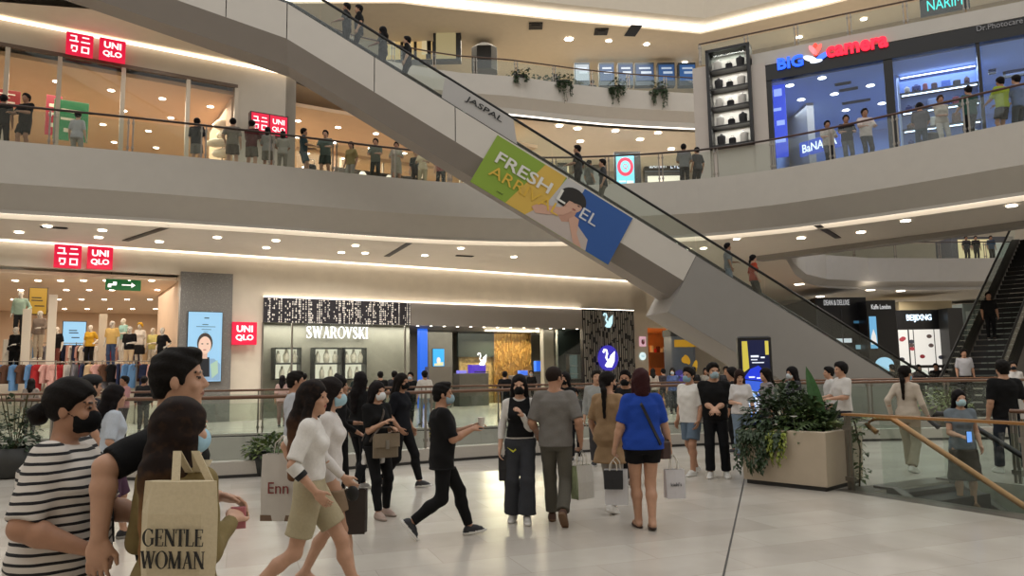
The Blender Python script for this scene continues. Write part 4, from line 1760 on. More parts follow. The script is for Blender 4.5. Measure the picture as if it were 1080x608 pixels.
# ================================================================ lamps, signs, shops
ORD = ['first', 'second', 'third', 'fourth', 'fifth', 'sixth', 'seventh', 'eighth', 'ninth', 'tenth', 'eleventh', 'twelfth', 'thirteenth', 'fourteenth', 'fifteenth']


def faceF(px, py, y=0.0):
    p = FR @ Vector((fu(px, y, py), y, 0))
    p.z = at(px, py, Y=p.y).z
    return face_frame(p, (cos(FRZ), sin(FRZ), 0))


def faceG(px, py, y=0.0):
    p = GR @ Vector((gu(px, y, py), y, 0))
    p.z = at(px, py, Y=p.y).z
    return face_frame(p, (cos(GRZ), sin(GRZ), 0))


_DL = {}


def downlight(p, label, group, r=.13, watts=0, m=None, spot=True):
    """round recessed ceiling lamp: ring and lit disc"""
    key = (r, m)
    if key not in _DL:
        t = thing('ceiling_light', label, 'light', p, group=group)
        g = MB()
        g.lathe([(r * 1.25, -.012), (r * 1.25, .0), (r, .0), (r, -.012)], (0, 0, 0), 16)
        g.v = [v + Vector(p) for v in g.v]
        g.build('ring', mat('cfcac2', .4, var=0), t)
        d = MB()
        d.lathe([(r, -.018), (r * .9, -.004)], p, 16)
        d.build('diffuser', m or M_LAMP, t)
        _DL[key] = t
    else:
        t = dup(_DL[key], loc=Vector(p), label=label)
        t['group'] = group
    if watts:
        L = bpy.data.lights.new('lamp', 'AREA')
        L.shape = 'DISK'
        L.size = r * 2
        L.energy = watts
        L.color = (1, .94, .87)
        L.spread = radians(150)
        o = bpy.data.objects.new('lamp', L)
        o.location = (0, 0, -.03)
        COL.objects.link(o)
        o.parent = t
    return t


def fill(name, loc, size, e, col=(1, .9, .78), sy=None, rot=(0, 0, 0)):  # area lamp added as fill light, no fixture modelled
    o = area_light(name, loc, size, e, col, rot, sy)
    return o


def solid_sign(M, w, h, m, label, depth=.09, cat='sign', frame_m=None):
    """lit box sign, returns its root mesh; M sits on the wall face"""
    g = MB(M)
    g.bbox(-w / 2, w / 2, -h / 2, h / 2, 0, depth, .012)
    o = g.build('sign', m, label=label, cat=cat)
    return o


RED = glow('d8123c', 1.0)
LW = glow('fff6f4', 1.25)


def bars(M, L, m, par, nm='lettering', t=.006):
    g = MB(M)
    for x0, x1, y0, y1 in L:
        g.box(x0, x1, y0, y1, 0, t)
    return g.build(nm, m, par)


def kana(M, s, par):
    """two by two kana block letters, s = side of the square"""
    k = s / 10
    T = lambda L, ox, oy: [((ox + a) * k, (ox + b) * k, (oy + c) * k, (oy + d) * k) for a, b, c, d in L]
    bars(M, T([(0, 2.6, 2.4, 3.0), (2.0, 2.6, .6, 3.0), (-.3, 3.3, 0, .65)], -3.8, .9), LW, par)
    bars(M, T([(.2, 3.0, 2.3, 2.9), (-.2, 3.4, 0, .65)], .7, .9), LW, par)
    bars(M, T([(.4, 3.0, 2.5, 3.1), (2.4, 3.0, .8, 3.1), (.4, 1.0, 1.2, 3.1), (.9, 2.6, 0, .7)], -3.8, -3.9), LW, par)
    bars(M, T([(0, 3.2, 2.5, 3.1), (0, 3.2, 0, .6), (0, .6, 0, 3.1), (2.6, 3.2, 0, 3.1)], .7, -3.9), LW, par)


def square_sign(px, py, wpx, hpx, kind, label, y=-.26, M=None):
    M = M or faceF(px, py, y)
    d = M.translation.y
    w, h = fu(px + wpx / 2, y, py) - fu(px - wpx / 2, y, py), hpx * d / F_PX
    o = solid_sign(M, w, h, RED, label)
    MT = M @ Matrix.Translation((0, 0, .092))
    if kind == 'kana':
        kana(MT, h * .95, o)
    else:
        letters('UNI', MT @ Matrix.Translation((0, h * .2, 0)), h * .29, LW, o, 'lettering', w=w * .66, depth=.006, bold=.035)
        letters('QLO', MT @ Matrix.Translation((0, -h * .2, 0)), h * .29, LW, o, 'lettering', w=w * .72, depth=.006, bold=.035)
    return o


square_sign(84, 48, 29, 25, 'kana', 'red square sign with white kana on the upper left shop front')
square_sign(118.5, 54, 28, 25, 'latin', 'red square sign with white capitals on the upper left shop front')
square_sign(71.5, 271, 29, 25, 'kana', 'red square sign with white kana on the lower left shop front')
square_sign(105.5, 272.5, 27, 24, 'latin', 'red square sign with white capitals above the lower left shop entrance')
square_sign(257.5, 352, 26, 24, 'latin', 'small red square sign on the stone wall right of the portrait screen')
# box sign pair by the upper pillar
Mb = faceF(282, 134, -.5)
PBW = fu(304, -.5, 130) - fu(264, -.5, 130)
pb = solid_sign(Mb, PBW, .86, mat('3a0a16', .4, var=0), 'dark framed red double sign on the white upper pillar', .3)
for dx, kd in ((-.34, 'kana'), (.34, 'latin')):
    g = MB(Mb @ Matrix.Translation((dx, 0, .305)))
    g.box(-.32, .32, -.38, .38, 0, .01)
    q = g.build('panel', RED, pb)
    MT = Mb @ Matrix.Translation((dx, 0, .317))
    if kd == 'kana':
        kana(MT, .64, q)
    else:
        letters('UNI', MT @ Matrix.Translation((0, .15, 0)), .2, LW, q, w=.44, depth=.006, bold=.02)
        letters('QLO', MT @ Matrix.Translation((0, -.15, 0)), .2, LW, q, w=.48, depth=.006, bold=.02)

# ---- ground floor clothes shop: room
PEACH = mat('dcc0a4', .7, var=.03, scale=2)
PEACHC = mat('ead3ba', .75, var=.03, scale=2)
x0, x1 = fu(-60), fu(187)
rm = MB(FR)
rm.box(x0 - 6, x1 + 10, 17, 17.2, 0, 5.3)
rm.box(x1 + .05, x1 + .25, .3, 6, 0, 5.3)
rm.box(x0 - 6.2, x0 - 6, .3, 17, 0, 5.3)
struct('wall_shop_lower', rm, PEACH)
rm = MB(FR)
rm.box(x0 - 6, x1 + 10, .36, 17, 5.08, 5.2)
struct('ceiling_4', rm, PEACHC)
fill('fill_light', FR @ Vector((x0 + 6, 4, 5.0)), 9, 330, (1, .86, .70), 5, (0, 0, FRZ))
fill('fill_light', FR @ Vector((x0 + 6, 11, 5.0)), 11, 400, (1, .86, .70), 7, (0, 0, FRZ))
k = 0
for py_, n_ in ((296, 7), (306, 8), (316, 8), (326, 7)):
    for i in range(n_):
        px_ = 12 + i * 24 + (py_ % 7) * 2
        if px_ > 182:
            continue
        p = at(px_, py_, z=5.07)
        downlight(p, '%s round spotlight in the %s row on the lower clothes shop ceiling' % (ORD[i], ORD[(py_ - 296) // 10]), 'spotlights in the lower clothes shop', .10)
# green hanging exit sign
p = FR @ Vector((fu(128, .8), .8, 0))
eM = face_frame((p.x, p.y, at(128, 301, Y=p.y).z), (cos(FRZ), sin(FRZ), 0))
ex = solid_sign(eM, 1.12, .38, glow('1c6b35', .55), 'green illuminated exit sign hanging in the lower clothes shop entrance', .06)
shape([(-.05, -.02), (.25, -.02), (.25, -.09), (.38, 0), (.25, .09), (.25, .02), (-.05, .02)], .062, LW, 'arrow_mark', ex, eM) if True else None
bars(eM @ Matrix.Translation((-.33, 0, .062)), [(-.14, .1, -.03, .03), (-.16, -.05, -.1, .0), (.0, .12, .0, .1)], LW, ex, 'running_mark')
g = MB(eM)
g.box(-.4, -.38, .19, .55, .02, .04)
g.box(.38, .4, .19, .55, .02, .04)
g.build('hanger', M_DARK, ex)

# ---- racks, garments and mannequins
GCOL = {'black': '161517', 'white': 'd9d4cb', 'beige': 'c5aa86', 'pink': 'c99a90', 'yellow': 'c79b2e', 'navy': '232a44', 'grey': '77757a', 'red': 'a32a2c', 'blue': '5d83ac', 'brown': '5c4030'}
_GM = {}


def garment_mesh(col, kind):
    if (col, kind) not in _GM:
        if kind == 'coat':
            pts = [(-.07, 0), (-.2, -.06), (-.25, -.5), (-.18, -.52), (-.16, -.2), (-.19, -.85), (.19, -.85), (.16, -.2), (.18, -.52), (.25, -.5), (.2, -.06), (.07, 0), (0, -.05)]
        elif kind == 'tee':
            pts = [(-.08, 0), (-.2, -.05), (-.27, -.22), (-.19, -.27), (-.17, -.18), (-.18, -.62), (.18, -.62), (.17, -.18), (.19, -.27), (.27, -.22), (.2, -.05), (.08, 0), (0, -.06)]
        else:
            pts = [(-.17, 0), (-.2, -.9), (-.04, -.9), (0, -.3), (.04, -.9), (.2, -.9), (.17, 0)]
        g = MB(Matrix.Rotation(pi / 2, 4, 'X'))
        g.prism(pts[::-1], -.035, .035)
        for i, v in enumerate(g.v):
            v.y += .02 * sin(v.z * 14 + v.x * 9)
        h = MB()
        h.tube([(0, 0, .10), (.0, 0, .03), (.0, 0, -.03)], .006, 5)
        me = bpy.data.meshes.new('hanging_garment')
        me.from_pydata([tuple(v) for v in g.v] + [tuple(v) for v in h.v], [], g.f + [[i + len(g.v) for i in f] for f in h.f])
        me.materials.append(fab(GCOL[col]))
        me.update()
        _GM[(col, kind)] = me
    return _GM[(col, kind)]


def rack(lx, ly, fr, zb, w, n, name, zr=2.15, rz=.9, frz=FRZ):
    """clothes rail with two posts, returns nothing; garments are things of their own"""
    c = fr @ Vector((lx, ly, zb))
    t = thing('clothes_rack', 'steel clothes rack ' + name, 'rack', c)
    for s_ in (-1, 1):
        g = MB(fr)
        g.tube([(lx + s_ * w / 2, ly, zb), (lx + s_ * w / 2, ly, zb + zr)], .02, 6)
        g.box(lx + s_ * w / 2 - .03, lx + s_ * w / 2 + .03, ly - .25, ly + .25, zb, zb + .03)
        g.build('post', M_STEEL, t)
    g = MB(fr)
    g.tube([(lx - w / 2, ly, zb + zr - .04), (lx + w / 2, ly, zb + zr - .04)], .016, 6)
    g.build('rail', M_STEEL, t)
    for i in range(n):
        col = random.choice(list(GCOL))
        kd = random.choice(['coat', 'tee', 'trousers', 'coat'])
        o = bpy.data.objects.new('hanging_garment', garment_mesh(col, kd))
        COL.objects.link(o)
        o.location = fr @ Vector((lx - w / 2 + w * (i + .5) / n, ly, zb + zr - .14))
        o.rotation_euler = (0, 0, frz + rz + random.uniform(-.3, .3))
        tag(o, '%s %s %s from left on rack %s' % (col, {'coat': 'coat', 'tee': 'top', 'trousers': 'trousers'}[kd], ORD[i], name), 'garment', 'garments on rack ' + name)


MSKIN = len(SKINS)
SKINS.append('cfc8bc')


def mannequin(p, deg, name, topc, botc, kind='pants', sl=.45, h=1.72, sex='m', armL='hang', armR='hang', hairc=None):
    r = figure('mannequin', p, deg, h=h, sex=sex, skin=MSKIN, hair=('puff', hairc) if hairc else None, top=(topc, sl, -.04, .02), bot=(kind, botc), shoe=None,
               L=armL, R=armR, res=.021, label=name, cat='mannequin', seed=3)
    return r


def plinth(px, d0, z, w, name, fr=FR, frz=FRZ, dy=None):
    p = gp(px, d0)
    g = MB(frame((p.x, p.y, 0), frz))
    g.bbox(-w / 2, w / 2, -.35, .35, 0, z, .02)
    g.build('display_plinth', mat('cfc4b2', .5, var=.02), label=name, cat='plinth')
    return Vector((p.x, p.y, z))


# tall display at the far left, shelf tower with mannequins on two levels
rows_m = [
    # px, head y, depth, height, top, bottom, name
    (14, 306, 26.0, 1.75, '9fb8a8', '2a2a2c', 'mannequin in a pale green top on the highest shelf at far left', 'pants'),
    (36, 327, 26.0, 1.75, '8f8074', 'bdae98', 'mannequin in a taupe jacket and light trousers on the shelf tower', 'pants'),
    (11, 343, 25.6, 1.78, '121213', '141416', 'mannequin dressed all in black at the far left of the shop', 'pants'),
    (55, 345, 29.5, 1.72, '1c1a1c', '6b3a34', 'small mannequin in black beside the white shelf post', 'pants'),
    (91, 343, 29.5, 1.72, 'c79b2e', '1b1a1a', 'mannequin in a yellow top and black trousers at the back of the shop', 'pants'),
    (114, 338, 27.2, 1.74, 'd8b36c', '3c4a66', 'mannequin in a pale yellow tee and jeans in the middle of the shop', 'pants'),
    (126, 336, 29.5, 1.72, '8fb5ac', 'c9c4bb', 'mannequin in a mint top behind the pale yellow one', 'pants'),
    (133, 345, 27.2, 1.70, '1a191b', 'c7ae8c', 'mannequin in a black top and tan trousers in the shop entrance', 'pants'),
    (144, 341, 29.0, 1.72, 'd5cfc6', '242326', 'mannequin in a white and black outfit with a yellow hat', 'skirt'),
    (158, 346, 29.2, 1.72, 'c9c07a', 'bdb3a2', 'mannequin in a pale lime top near the right of the shop', 'pants'),
    (168, 345, 27.2, 1.74, '18171a', '18171a', 'mannequin in a black suit at the right end of the shop', 'pants'),
]
for px_, hy, d_, h_, tc_, bc_, nm_, kd_ in rows_m:
    p = gp(px_, d_)
    ztop = at(px_, hy, Y=d_).z
    zf = max(0.25, ztop - h_)
    g = MB(frame((p.x, p.y, 0), FRZ))
    g.bbox(-.42, .42, -.32, .32, 0, zf, .02)
    g.build('display_plinth', mat('cfc4b2', .5, var=.02), label='white plinth under the ' + nm_[:60].split(' on the')[0].split(' at the')[0].split(' in the middle')[0].split(' beside')[0], cat='plinth')
    r = mannequin((p.x, p.y, zf), random.choice([180, 165, 195, 150]), nm_, tc_, bc_, kd_, sl=.45 if h_ < 1.75 else .9, sex=random.choice('mf'), armL=random.choice(['hang', 'hip', 'bent']), hairc='c79b2e' if 'hat' in nm_ else None)
for i, (px_, d_, w_, nm_) in enumerate(((20, 25.3, 1.9, 'at the far left of the lower clothes shop'), (60, 26.6, 2.0, 'left of the lower shop aisle'), (84, 28.6, 2.0, 'at the back of the lower clothes shop'),
                                        (106, 26.9, 2.0, 'at the middle of the lower clothes shop'), (140, 27.6, 2.2, 'right of the middle of the lower clothes shop'), (170, 28.4, 2.0, 'at the right end of the lower clothes shop'))):
    p = FR.inverted() @ gp(px_, d_)
    rack(p.x, p.y - .75, FR, 0, w_, 9, nm_, 2.25)
for px_, d_, w_, nm_ in ((62, 30.5, 2.2, 'of the tall left back row downstairs'), (86, 31, 2.2, 'of the tall middle back row downstairs'), (112, 31.5, 2.4, 'of the tall centre back row downstairs'), (150, 32.4, 2.6, 'of the tall right back row downstairs')):
    p = FR.inverted() @ gp(px_, d_)
    rack(p.x, p.y, FR, 0, w_, 9, nm_, 3.1)
for px_, d_, z0_, z1_, nm_ in ((49, 25.6, 0, 4.5, 'tall white shelf post left of the lower shop aisle'), (22, 25.4, 0, 4.0, 'white shelf post between the mannequins at far left'), (104, 28, 0, 4.0, 'white square column at the middle of the lower clothes shop')):
    p = gp(px_, d_)
    g = MB(frame((p.x, p.y, 0), FRZ))
    g.bbox(-.13, .13, -.13, .13, 0, z1_, .01)
    g.bbox(-.17, .17, -.17, .17, 0, .12, .01)
    g.build('shelf_post', mat('d5c8b4', .5, var=.02), label=nm_, cat='post')
# hanging blue screen at the back and yellow poster
for px_, py_, d_, w_, h_, m_, lab in ((74, 352, 32, .9, 1.05, glow('8fc0e0', 1.0), 'small pale blue screen hanging at the back of the lower shop'), (33, 318, 27.2, .6, 1.0, glow('b98f2a', .5), 'yellow patterned poster beside the far left mannequins')):
    p = gp(px_, d_)
    M = face_frame((p.x, p.y, at(px_, py_, Y=d_).z), (cos(FRZ), sin(FRZ), 0))
    o = solid_sign(M, w_, h_, M_DARK, lab, .05, 'screen')
    g = MB(M)
    g.box(-w_ / 2 + .03, w_ / 2 - .03, -h_ / 2 + .03, h_ / 2 - .03, .051, .056)
    g.build('picture', m_, o)
    bars(M @ Matrix.Translation((0, 0, .057)), [(-.2, .1, .1, .14), (-.2, .15, 0, .04), (-.1, .2, -.2, -.16)], M_DARK, o, 'lettering')

# ---- granite pillar with portrait screen
pm = MB(FR)
pm.box(U[188], U[243], -.22, .12, 0, 5.36)
m, n, l, b = nodemat('sparkling_granite')
tc = n.new('ShaderNodeTexCoord')
v = n.new('ShaderNodeTexVoronoi')
v.inputs['Scale'].default_value = 26
l.new(tc.outputs['Object'], v.inputs['Vector'])
r = n.new('ShaderNodeValToRGB')
r.color_ramp.elements[0].position = .0
r.color_ramp.elements[0].color = (*srgb('c9c6c0'), 1)
r.color_ramp.elements[1].position = .28
r.color_ramp.elements[1].color = (*srgb('6f6d6a'), 1)
l.new(v.outputs['Distance'], r.inputs[0])
l.new(r.outputs[0], b.inputs['Base Color'])
b.inputs['Roughness'].default_value = .35
struct('wall_pillar', pm, m)
M = faceF(215.5, 366, -.24)
d_ = M.translation.y
sw, sh_ = fu(234, -.24) - fu(197, -.24), 74 * d_ / F_PX
sc = solid_sign(M, sw, sh_, M_BLACK, 'tall blue portrait screen on the granite pillar by the clothes shop', .07, 'screen')
PZ = M @ Matrix.Translation((0, 0, .072))
g = MB(PZ)
g.box(-sw / 2 + .02, sw / 2 - .02, -sh_ / 2 + .02, sh_ / 2 - .02, 0, .004)
g.build('picture', glow('8ab6d4', 1.0), sc)
hs, ws = sh_ / 2, sw / 2
ff = lambda pts, z, c, nm, e=.9: shape(pts, z, glow(c, e), nm, sc, PZ, .003)
ff([(-.95 * ws, -.96 * hs), (-.95 * ws, -.5 * hs), (-.55 * ws, -.34 * hs), (.55 * ws, -.34 * hs), (.92 * ws, -.5 * hs), (.92 * ws, -.96 * hs)], .006, '7f9db8', 'printed_coat')
ff([(-.3 * ws, -.85 * hs), (-.28 * ws, -.30 * hs), (.28 * ws, -.30 * hs), (.32 * ws, -.85 * hs)], .010, '191c22', 'printed_shirt')
ff([(-.16 * ws, -.34 * hs), (-.16 * ws, -.1 * hs), (.16 * ws, -.1 * hs), (.16 * ws, -.34 * hs)], .013, 'c8a491', 'printed_neck')
ff(oval(0, .10 * hs, .44 * ws, .29 * hs), .016, '3a2f2a', 'printed_hair')
ff(oval(0, .04 * hs, .36 * ws, .25 * hs), .020, 'd9b7a4', 'printed_face')
for s_ in (-1, 1):
    ff(oval(s_ * .15 * ws, .08 * hs, .06 * ws, .015 * hs), .024, '2a201c', 'printed_eye')
ff(oval(0, -.09 * hs, .1 * ws, .015 * hs), .024, 'a06058', 'printed_mouth')
ff([(.35 * ws, -.5 * hs), (.75 * ws, -.38 * hs), (.8 * ws, -.75 * hs), (.45 * ws, -.9 * hs)], .026, '9db7a0', 'printed_collar')
bars(PZ @ Matrix.Translation((0, 0, .006)), [(-.1, .1, .62 * hs, .64 * hs), (-.3, .34, .56 * hs, .575 * hs), (-.12, .2, .48 * hs, .495 * hs), (-.06, .1, .42 * hs, .43 * hs), (-.04, .12, .80 * hs, .83 * hs)], mat('2c4254', .5, var=0), sc, 'lettering')

# ---- crystal shop
GRN = mat('77766a', .5, var=.06, scale=4)
DKG = mat('2e3230', .4, var=.05)
zh0, zh1 = 3.62, fz(277, 314)
hd = MB(FR)
hd.box(U[277], U[432], -.12, .0, zh0, zh1)
cu_root = hd.build('shop_header', mat('35333a', .35, .3, var=.1), label='dark header hung with crystal strands over the left part of the jewellery shop', cat='header')
def crystals(x0, x1, z0, z1, y, n, par, seed, holes=False):
    random.seed(seed)
    g = MB(FR)
    x = x0
    while x < x1:
        w = random.choice([.05, .08, .11])
        dens = random.random()
        zz = z0
        while zz < z1:
            if random.random() < dens:
                s_ = random.uniform(.018, .034)
                g.add([(x, y - s_, zz), (x + s_, y, zz), (x, y + s_, zz), (x - s_, y, zz), (x, y, zz + s_ * 1.6), (x, y, zz - s_ * 1.6)],
                      [(0, 1, 4), (1, 2, 4), (2, 3, 4), (3, 0, 4), (1, 0, 5), (2, 1, 5), (3, 2, 5), (0, 3, 5)])
            zz += .085
        x += w
    o = g.build('crystal_strands', glow('e6ddd0', .8), par)  # crystals are no lamps; their sparkle is put in as a glow
    o['kind'] = 'stuff'
    return o
crystals(U[277] + .05, U[432] - .03, zh0 + .03, zh1 - .05, -.16, 0, cu_root, 5)
random.seed(9)
h2 = MB(FR)
h2.box(U[432], U[613], -.10, 0, 3.62, zh1)
h2.build('shop_header', mat('8f8a86', .45, var=.02, scale=2), label='plain grey header over the middle of the jewellery shop', cat='header')
cpx = MB(FR)
cpx.box(U[613], U[667], -.14, .1, 0, fz(640, 326))
cp = cpx.build('crystal_column', mat('1e1d20', .3, .2, var=.05), label='dark column faced with glittering vertical strips and a swan emblem', cat='column')
g = MB(FR)
x = U[613] + .04
while x < U[667] - .04:
    w = random.uniform(.02, .05)
    z = random.uniform(.0, .3)
    while z < 4.3:
        hgt = random.uniform(.3, 1.2)
        g.box(x, x + w, -.17 - random.uniform(0, .04), -.13, z, min(4.5, z + hgt))
        z += hgt + random.uniform(.05, .3)
    x += w + random.uniform(.05, .11)
g.build('metal_strips', mat('b5b0a8', .35, .6, var=.1), cp)


def swan(M, s, m, par):
    """plain bird emblem: body, neck and wing"""
    body = [(-.1, -.42), (.18, -.42), (.34, -.15), (.38, .32), (.12, .12), (.0, -.12), (-.14, -.22), (-.22, -.34)]
    shape([(x * s, y * s) for x, y in body], 0, m, 'emblem', par, M, .01)
    t = MB(M)
    pts = [(-.02, -.15), (-.14, .02), (-.08, .2), (-.12, .36), (-.24, .38), (-.30, .28), (-.26, .24)]
    t.tube([(x * s, y * s, .006) for x, y in pts], [.05 * s] * 5 + [.045 * s, .02 * s], 6)
    t.build('emblem', m, par)


Ms = faceF(641, 378, -.24)
disc = MB(Ms)
rr = 13.5 * Ms.translation.y / F_PX
disc.prism(oval(0, 0, rr, rr), 0, .05)
dsc = disc.build('emblem_disc', glow('3d34b0', .9), cp)
swan(Ms @ Matrix.Translation((0, 0, .055)), rr * 1.7, glow('ffffff', 1.6), dsc)
swan(faceF(641, 338, -.24), .85, glow('bfe6ee', 1.2), cp)

# glass front, room and fittings
rm = MB(FR)
rm.box(U[277] - .5, U[667], 7.0, 7.2, 0, 4.6)
rm.box(U[277] - .2, U[277], .02, 7, 0, 4.6)
rm.box(U[667] - .1, U[667], .1, 7, 0, 4.6)
struct('wall_shop_jewellery', rm, mat('6c6a60', .5, var=.05))
rm = MB(FR)
rm.box(U[277], U[667], .0, 7, 3.68, 3.8)
struct('ceiling_5', rm, mat('4a4744', .5, var=.03))
rm = MB(FR)
rm.box(U[277], fu(432, 1.0), 1.0, 1.2, 0, 3.68)
struct('wall_shop_window', rm, GRN)
sf = thing('shop_window', 'glass shop front of the jewellery shop, left of its entrance', 'window', FR @ Vector(((U[277] + U[432]) / 2, -.02, 0)))
for a_, b_ in ((277, 308), (308, 427)):
    g = MB(FR)
    g.box(fu(a_) + .02, fu(b_) - .02, -.03, -.01, .05, 3.6)
    g.build('glass_panel', M_SHOPGLASS, sf)
for a_ in (277, 308, 427):
    g = MB(FR)
    g.box(fu(a_) - .03, fu(a_) + .03, -.05, .02, 0, 3.62)
    g.build('frame', M_STEEL, sf)
M = faceF(356, 351, .90)
d_ = M.translation.y
slr = thing('sign', 'white glowing serif lettering on the jewellery shop window wall', 'sign', M.translation)
serif('SWAROVSKI', M, 12 * d_ / F_PX, glow('ffffff', 1.3), slr, 'lettering', w=66 * d_ / F_PX / cos(FRZ) * .86, depth=.04, gap=.08)
for px_, w_, nm_ in ((300, 31, 'leftmost lit display case in the jewellery shop window'), (342, 33, 'middle lit display case in the jewellery shop window'), (370.5, 27, 'right lit display case in the jewellery shop window')):
    M = faceF(px_, 384, .98)
    d_ = M.translation.y
    w, h = w_ * d_ / F_PX * .9, 33 * d_ / F_PX
    t = thing('display_case', nm_, 'display case', M.translation)
    g = MB(M)
    for q in ((-w / 2, -w / 2 + .05, -h / 2, h / 2), (w / 2 - .05, w / 2, -h / 2, h / 2), (-w / 2, w / 2, h / 2 - .05, h / 2), (-w / 2, w / 2, -h / 2, -h / 2 + .05), (-w / 2, w / 2, -.03, .03)):
        g.box(*q, 0, .5)
    g.build('frame', DKG, t)
    g = MB(M)
    g.box(-w / 2 + .05, w / 2 - .05, -h / 2, h / 2, .0, .02)
    g.build('back_panel', glow('dedcc4', .95), t)
    for row_, n_ in ((.04, 3), (-h / 2 + .06, 2)):
        for i in range(n_):
            x_ = (i - (n_ - 1) / 2) * w * .31
            k_ = 1.15 if i == 1 and n_ == 3 else .95
            pp = M @ Vector((x_, row_, .25))
            b_ = MB(frame(pp, 0))
            prof_ = [(.09, 0), (.10, .02), (.11 * k_, .10), (.12 * k_, .2 * k_ + .05), (.07 * k_, .30 * k_ + .05), (.045 * k_, .36 * k_ + .06), (.04 * k_, .42 * k_ + .06)]
            b_.lathe(prof_, (0, 0, 0), 12)
            bo_ = b_.build('necklace_bust', mat('e4e1cf', .5, var=.02), label='%s white necklace bust on the %s shelf of the %s' % (ORD[i], 'upper' if row_ > 0 else 'lower', nm_.split(' in the')[0]), cat='display bust', group='necklace busts in the jewellery window')
            b_ = MB(frame(pp, 0))
            b_.tube([(.085 * k_ * cos(a), .085 * k_ * sin(a) - .02, .24 * k_ + .05 - .06 * (1 + sin(-a)) * k_) for a in (2 * pi * q / 14 for q in range(15))], .008, 5, False)
            b_.build('necklace', mat('b79a3c', .3, .8, var=0), bo_)
fill('window_fill', FR @ Vector(((U[277] + U[432]) / 2, .5, 3.6)), 8, 260, (1, .95, .85), .6, (0, 0, FRZ))  # long fill lamp added to brighten the window wall and busts
fill('fill_light', FR @ Vector(((U[432] + U[613]) / 2, 3, 3.6)), 9, 280, (1, .92, .8), 4, (0, 0, FRZ))
# middle: lit blue column, screen on a plinth, dark panel, gold curtain, counters
def fbox(nm, pxa, pxb, pya, pyb, y, dep, m_, lab, cat, bev=.01, z0=None):
    xa, xb = fu(pxa, y), fu(pxb, y)
    g = MB(FR)
    z1 = fz((pxa + pxb) / 2, pya, y)
    zb = max(0, fz((pxa + pxb) / 2, pyb, y)) if z0 is None else z0
    g.bbox(xa, xb, y, y + dep, zb, z1, bev)
    return g.build(nm, m_, label=lab, cat=cat)
fbox('light_column', 443, 451, 343, 440, 3.0, .3, glow('2a66d8', 1.0), 'glowing blue column inside the jewellery shop entrance', 'column', z0=0)
fbox('partition', 452, 477, 343, 440, 4.2, .2, GRN, 'grey partition with a blue screen inside the jewellery shop', 'partition', z0=0)
pl = fbox('plinth', 452, 476, 387, 440, 2.6, .7, mat('6e6a63', .5, var=.05), 'grey stone plinth under the blue screen in the jewellery shop', 'plinth', z0=0)
M = faceF(462, 377.5, 2.7)
o = solid_sign(M, .62, .85, M_DARK, 'bright blue screen standing on the grey plinth', .05, 'screen')
g = MB(M)
g.box(-.29, .29, -.40, .40, .052, .056)
g.build('picture', glow('3aa4e8', 1.1), o)
shape(oval(0, -.14, .1, .16), .058, glow('e8e2d4', .9), 'printed_figure', o, M, .003)
shape([(-.22, -.38), (.24, -.38), (.24, -.2), (-.22, -.28)], .058, glow('d8d8a8', .9), 'printed_base', o, M, .003)
fbox('partition', 483, 521, 345, 366, 5.0, .15, mat('26302c', .4, var=.1, scale=20), 'dark green sparkling panel at the back of the jewellery shop', 'partition', z0=2.4)
fbox('mirror_wall', 484, 521, 366, 420, 5.2, .1, mat('a08c5e', .35, .3, var=.45, scale=6), 'patterned bronze wall behind the purple display', 'wall panel', z0=0)
gold = fbox('gold_curtain', 521, 560, 348, 420, 5.0, .12, mat('8a6c3c', .4, .5, var=.2), 'shimmering gold curtain wall at the back of the jewellery shop', 'curtain', z0=.0)
g = MB(FR)
xa, xb = fu(521, 4.9), fu(560, 4.9)
random.seed(4)
for i in range(420):
    x_, z_ = random.uniform(xa, xb), random.uniform(.4, 3.6)
    g.box(x_, x_ + .02, 4.86 + random.uniform(0, .08), 4.95, z_, z_ + random.uniform(.05, .25))
oo = g.build('gold_strips', mat('d8b46a', .25, .7, var=0), gold)
oo['kind'] = 'stuff'
fill('fill_light', FR @ Vector((fu(540, 4.3), 4.2, 3.6)), 3.4, 520, (1, .82, .55), .14, (radians(-25), 0, FRZ))  # added fill that brightens the gold wall
fbox('display_counter', 484, 515, 394, 440, 3.2, .6, mat('5c5a56', .4, var=.05), 'low grey counter with purple boxes in the jewellery shop', 'counter', z0=0)
fbox('display_counter', 542, 574, 396, 440, 3.4, .6, mat('55535a', .4, var=.05), 'dark counter with blue lit boxes in front of the gold curtain', 'counter', z0=0)
pb_ = fbox('gift_box', 497, 512, 385, 394, 3.4, .4, glow('5a3ad0', .7), 'big glowing purple box on the jewellery shop counter', 'box')
fbox('gift_box', 483, 492, 391, 395, 3.3, .2, glow('8a86f0', .8), 'small violet box left of the big purple box', 'box')
fbox('gift_box', 548, 556, 391, 397, 3.5, .25, glow('4a78f0', .9), 'small blue lit box on the dark counter', 'box')
fbox('gift_box', 565, 571, 381, 392, 3.6, .25, glow('2a6cf0', .8), 'taller blue lit box at the right end of the dark counter', 'box')
swan(faceF(508, 379, 3.3), .75, glow('ffffff', 1.4), fbox('emblem_stand', 501, 515, 392, 393, 3.3, .1, M_DARK, 'white swan emblem standing above the purple box', 'emblem'))
fbox('wall_panel', 573, 584, 347, 440, 1.2, .3, mat('a59f92', .45, var=.03), 'pale stone pier inside the jewellery shop near its right end', 'pier', z0=0)
fbox('wall_panel', 588, 613, 346, 440, 1.6, .2, mat('2f3a37', .4, var=.05), 'dark green wall panel beside the glittering column', 'wall panel', z0=0)
M = faceF(603, 387, 1.55)
t = thing('display_case', 'small lit display case on the dark green panel', 'display case', M.translation)
g = MB(M)
for q in ((-.36, -.33, -.62, .62), (.33, .36, -.62, .62), (-.36, .36, .59, .62), (-.36, .36, -.62, -.59)):
    g.box(*q, 0, .3)
g.build('frame', M_STEEL, t)
g = MB(M)
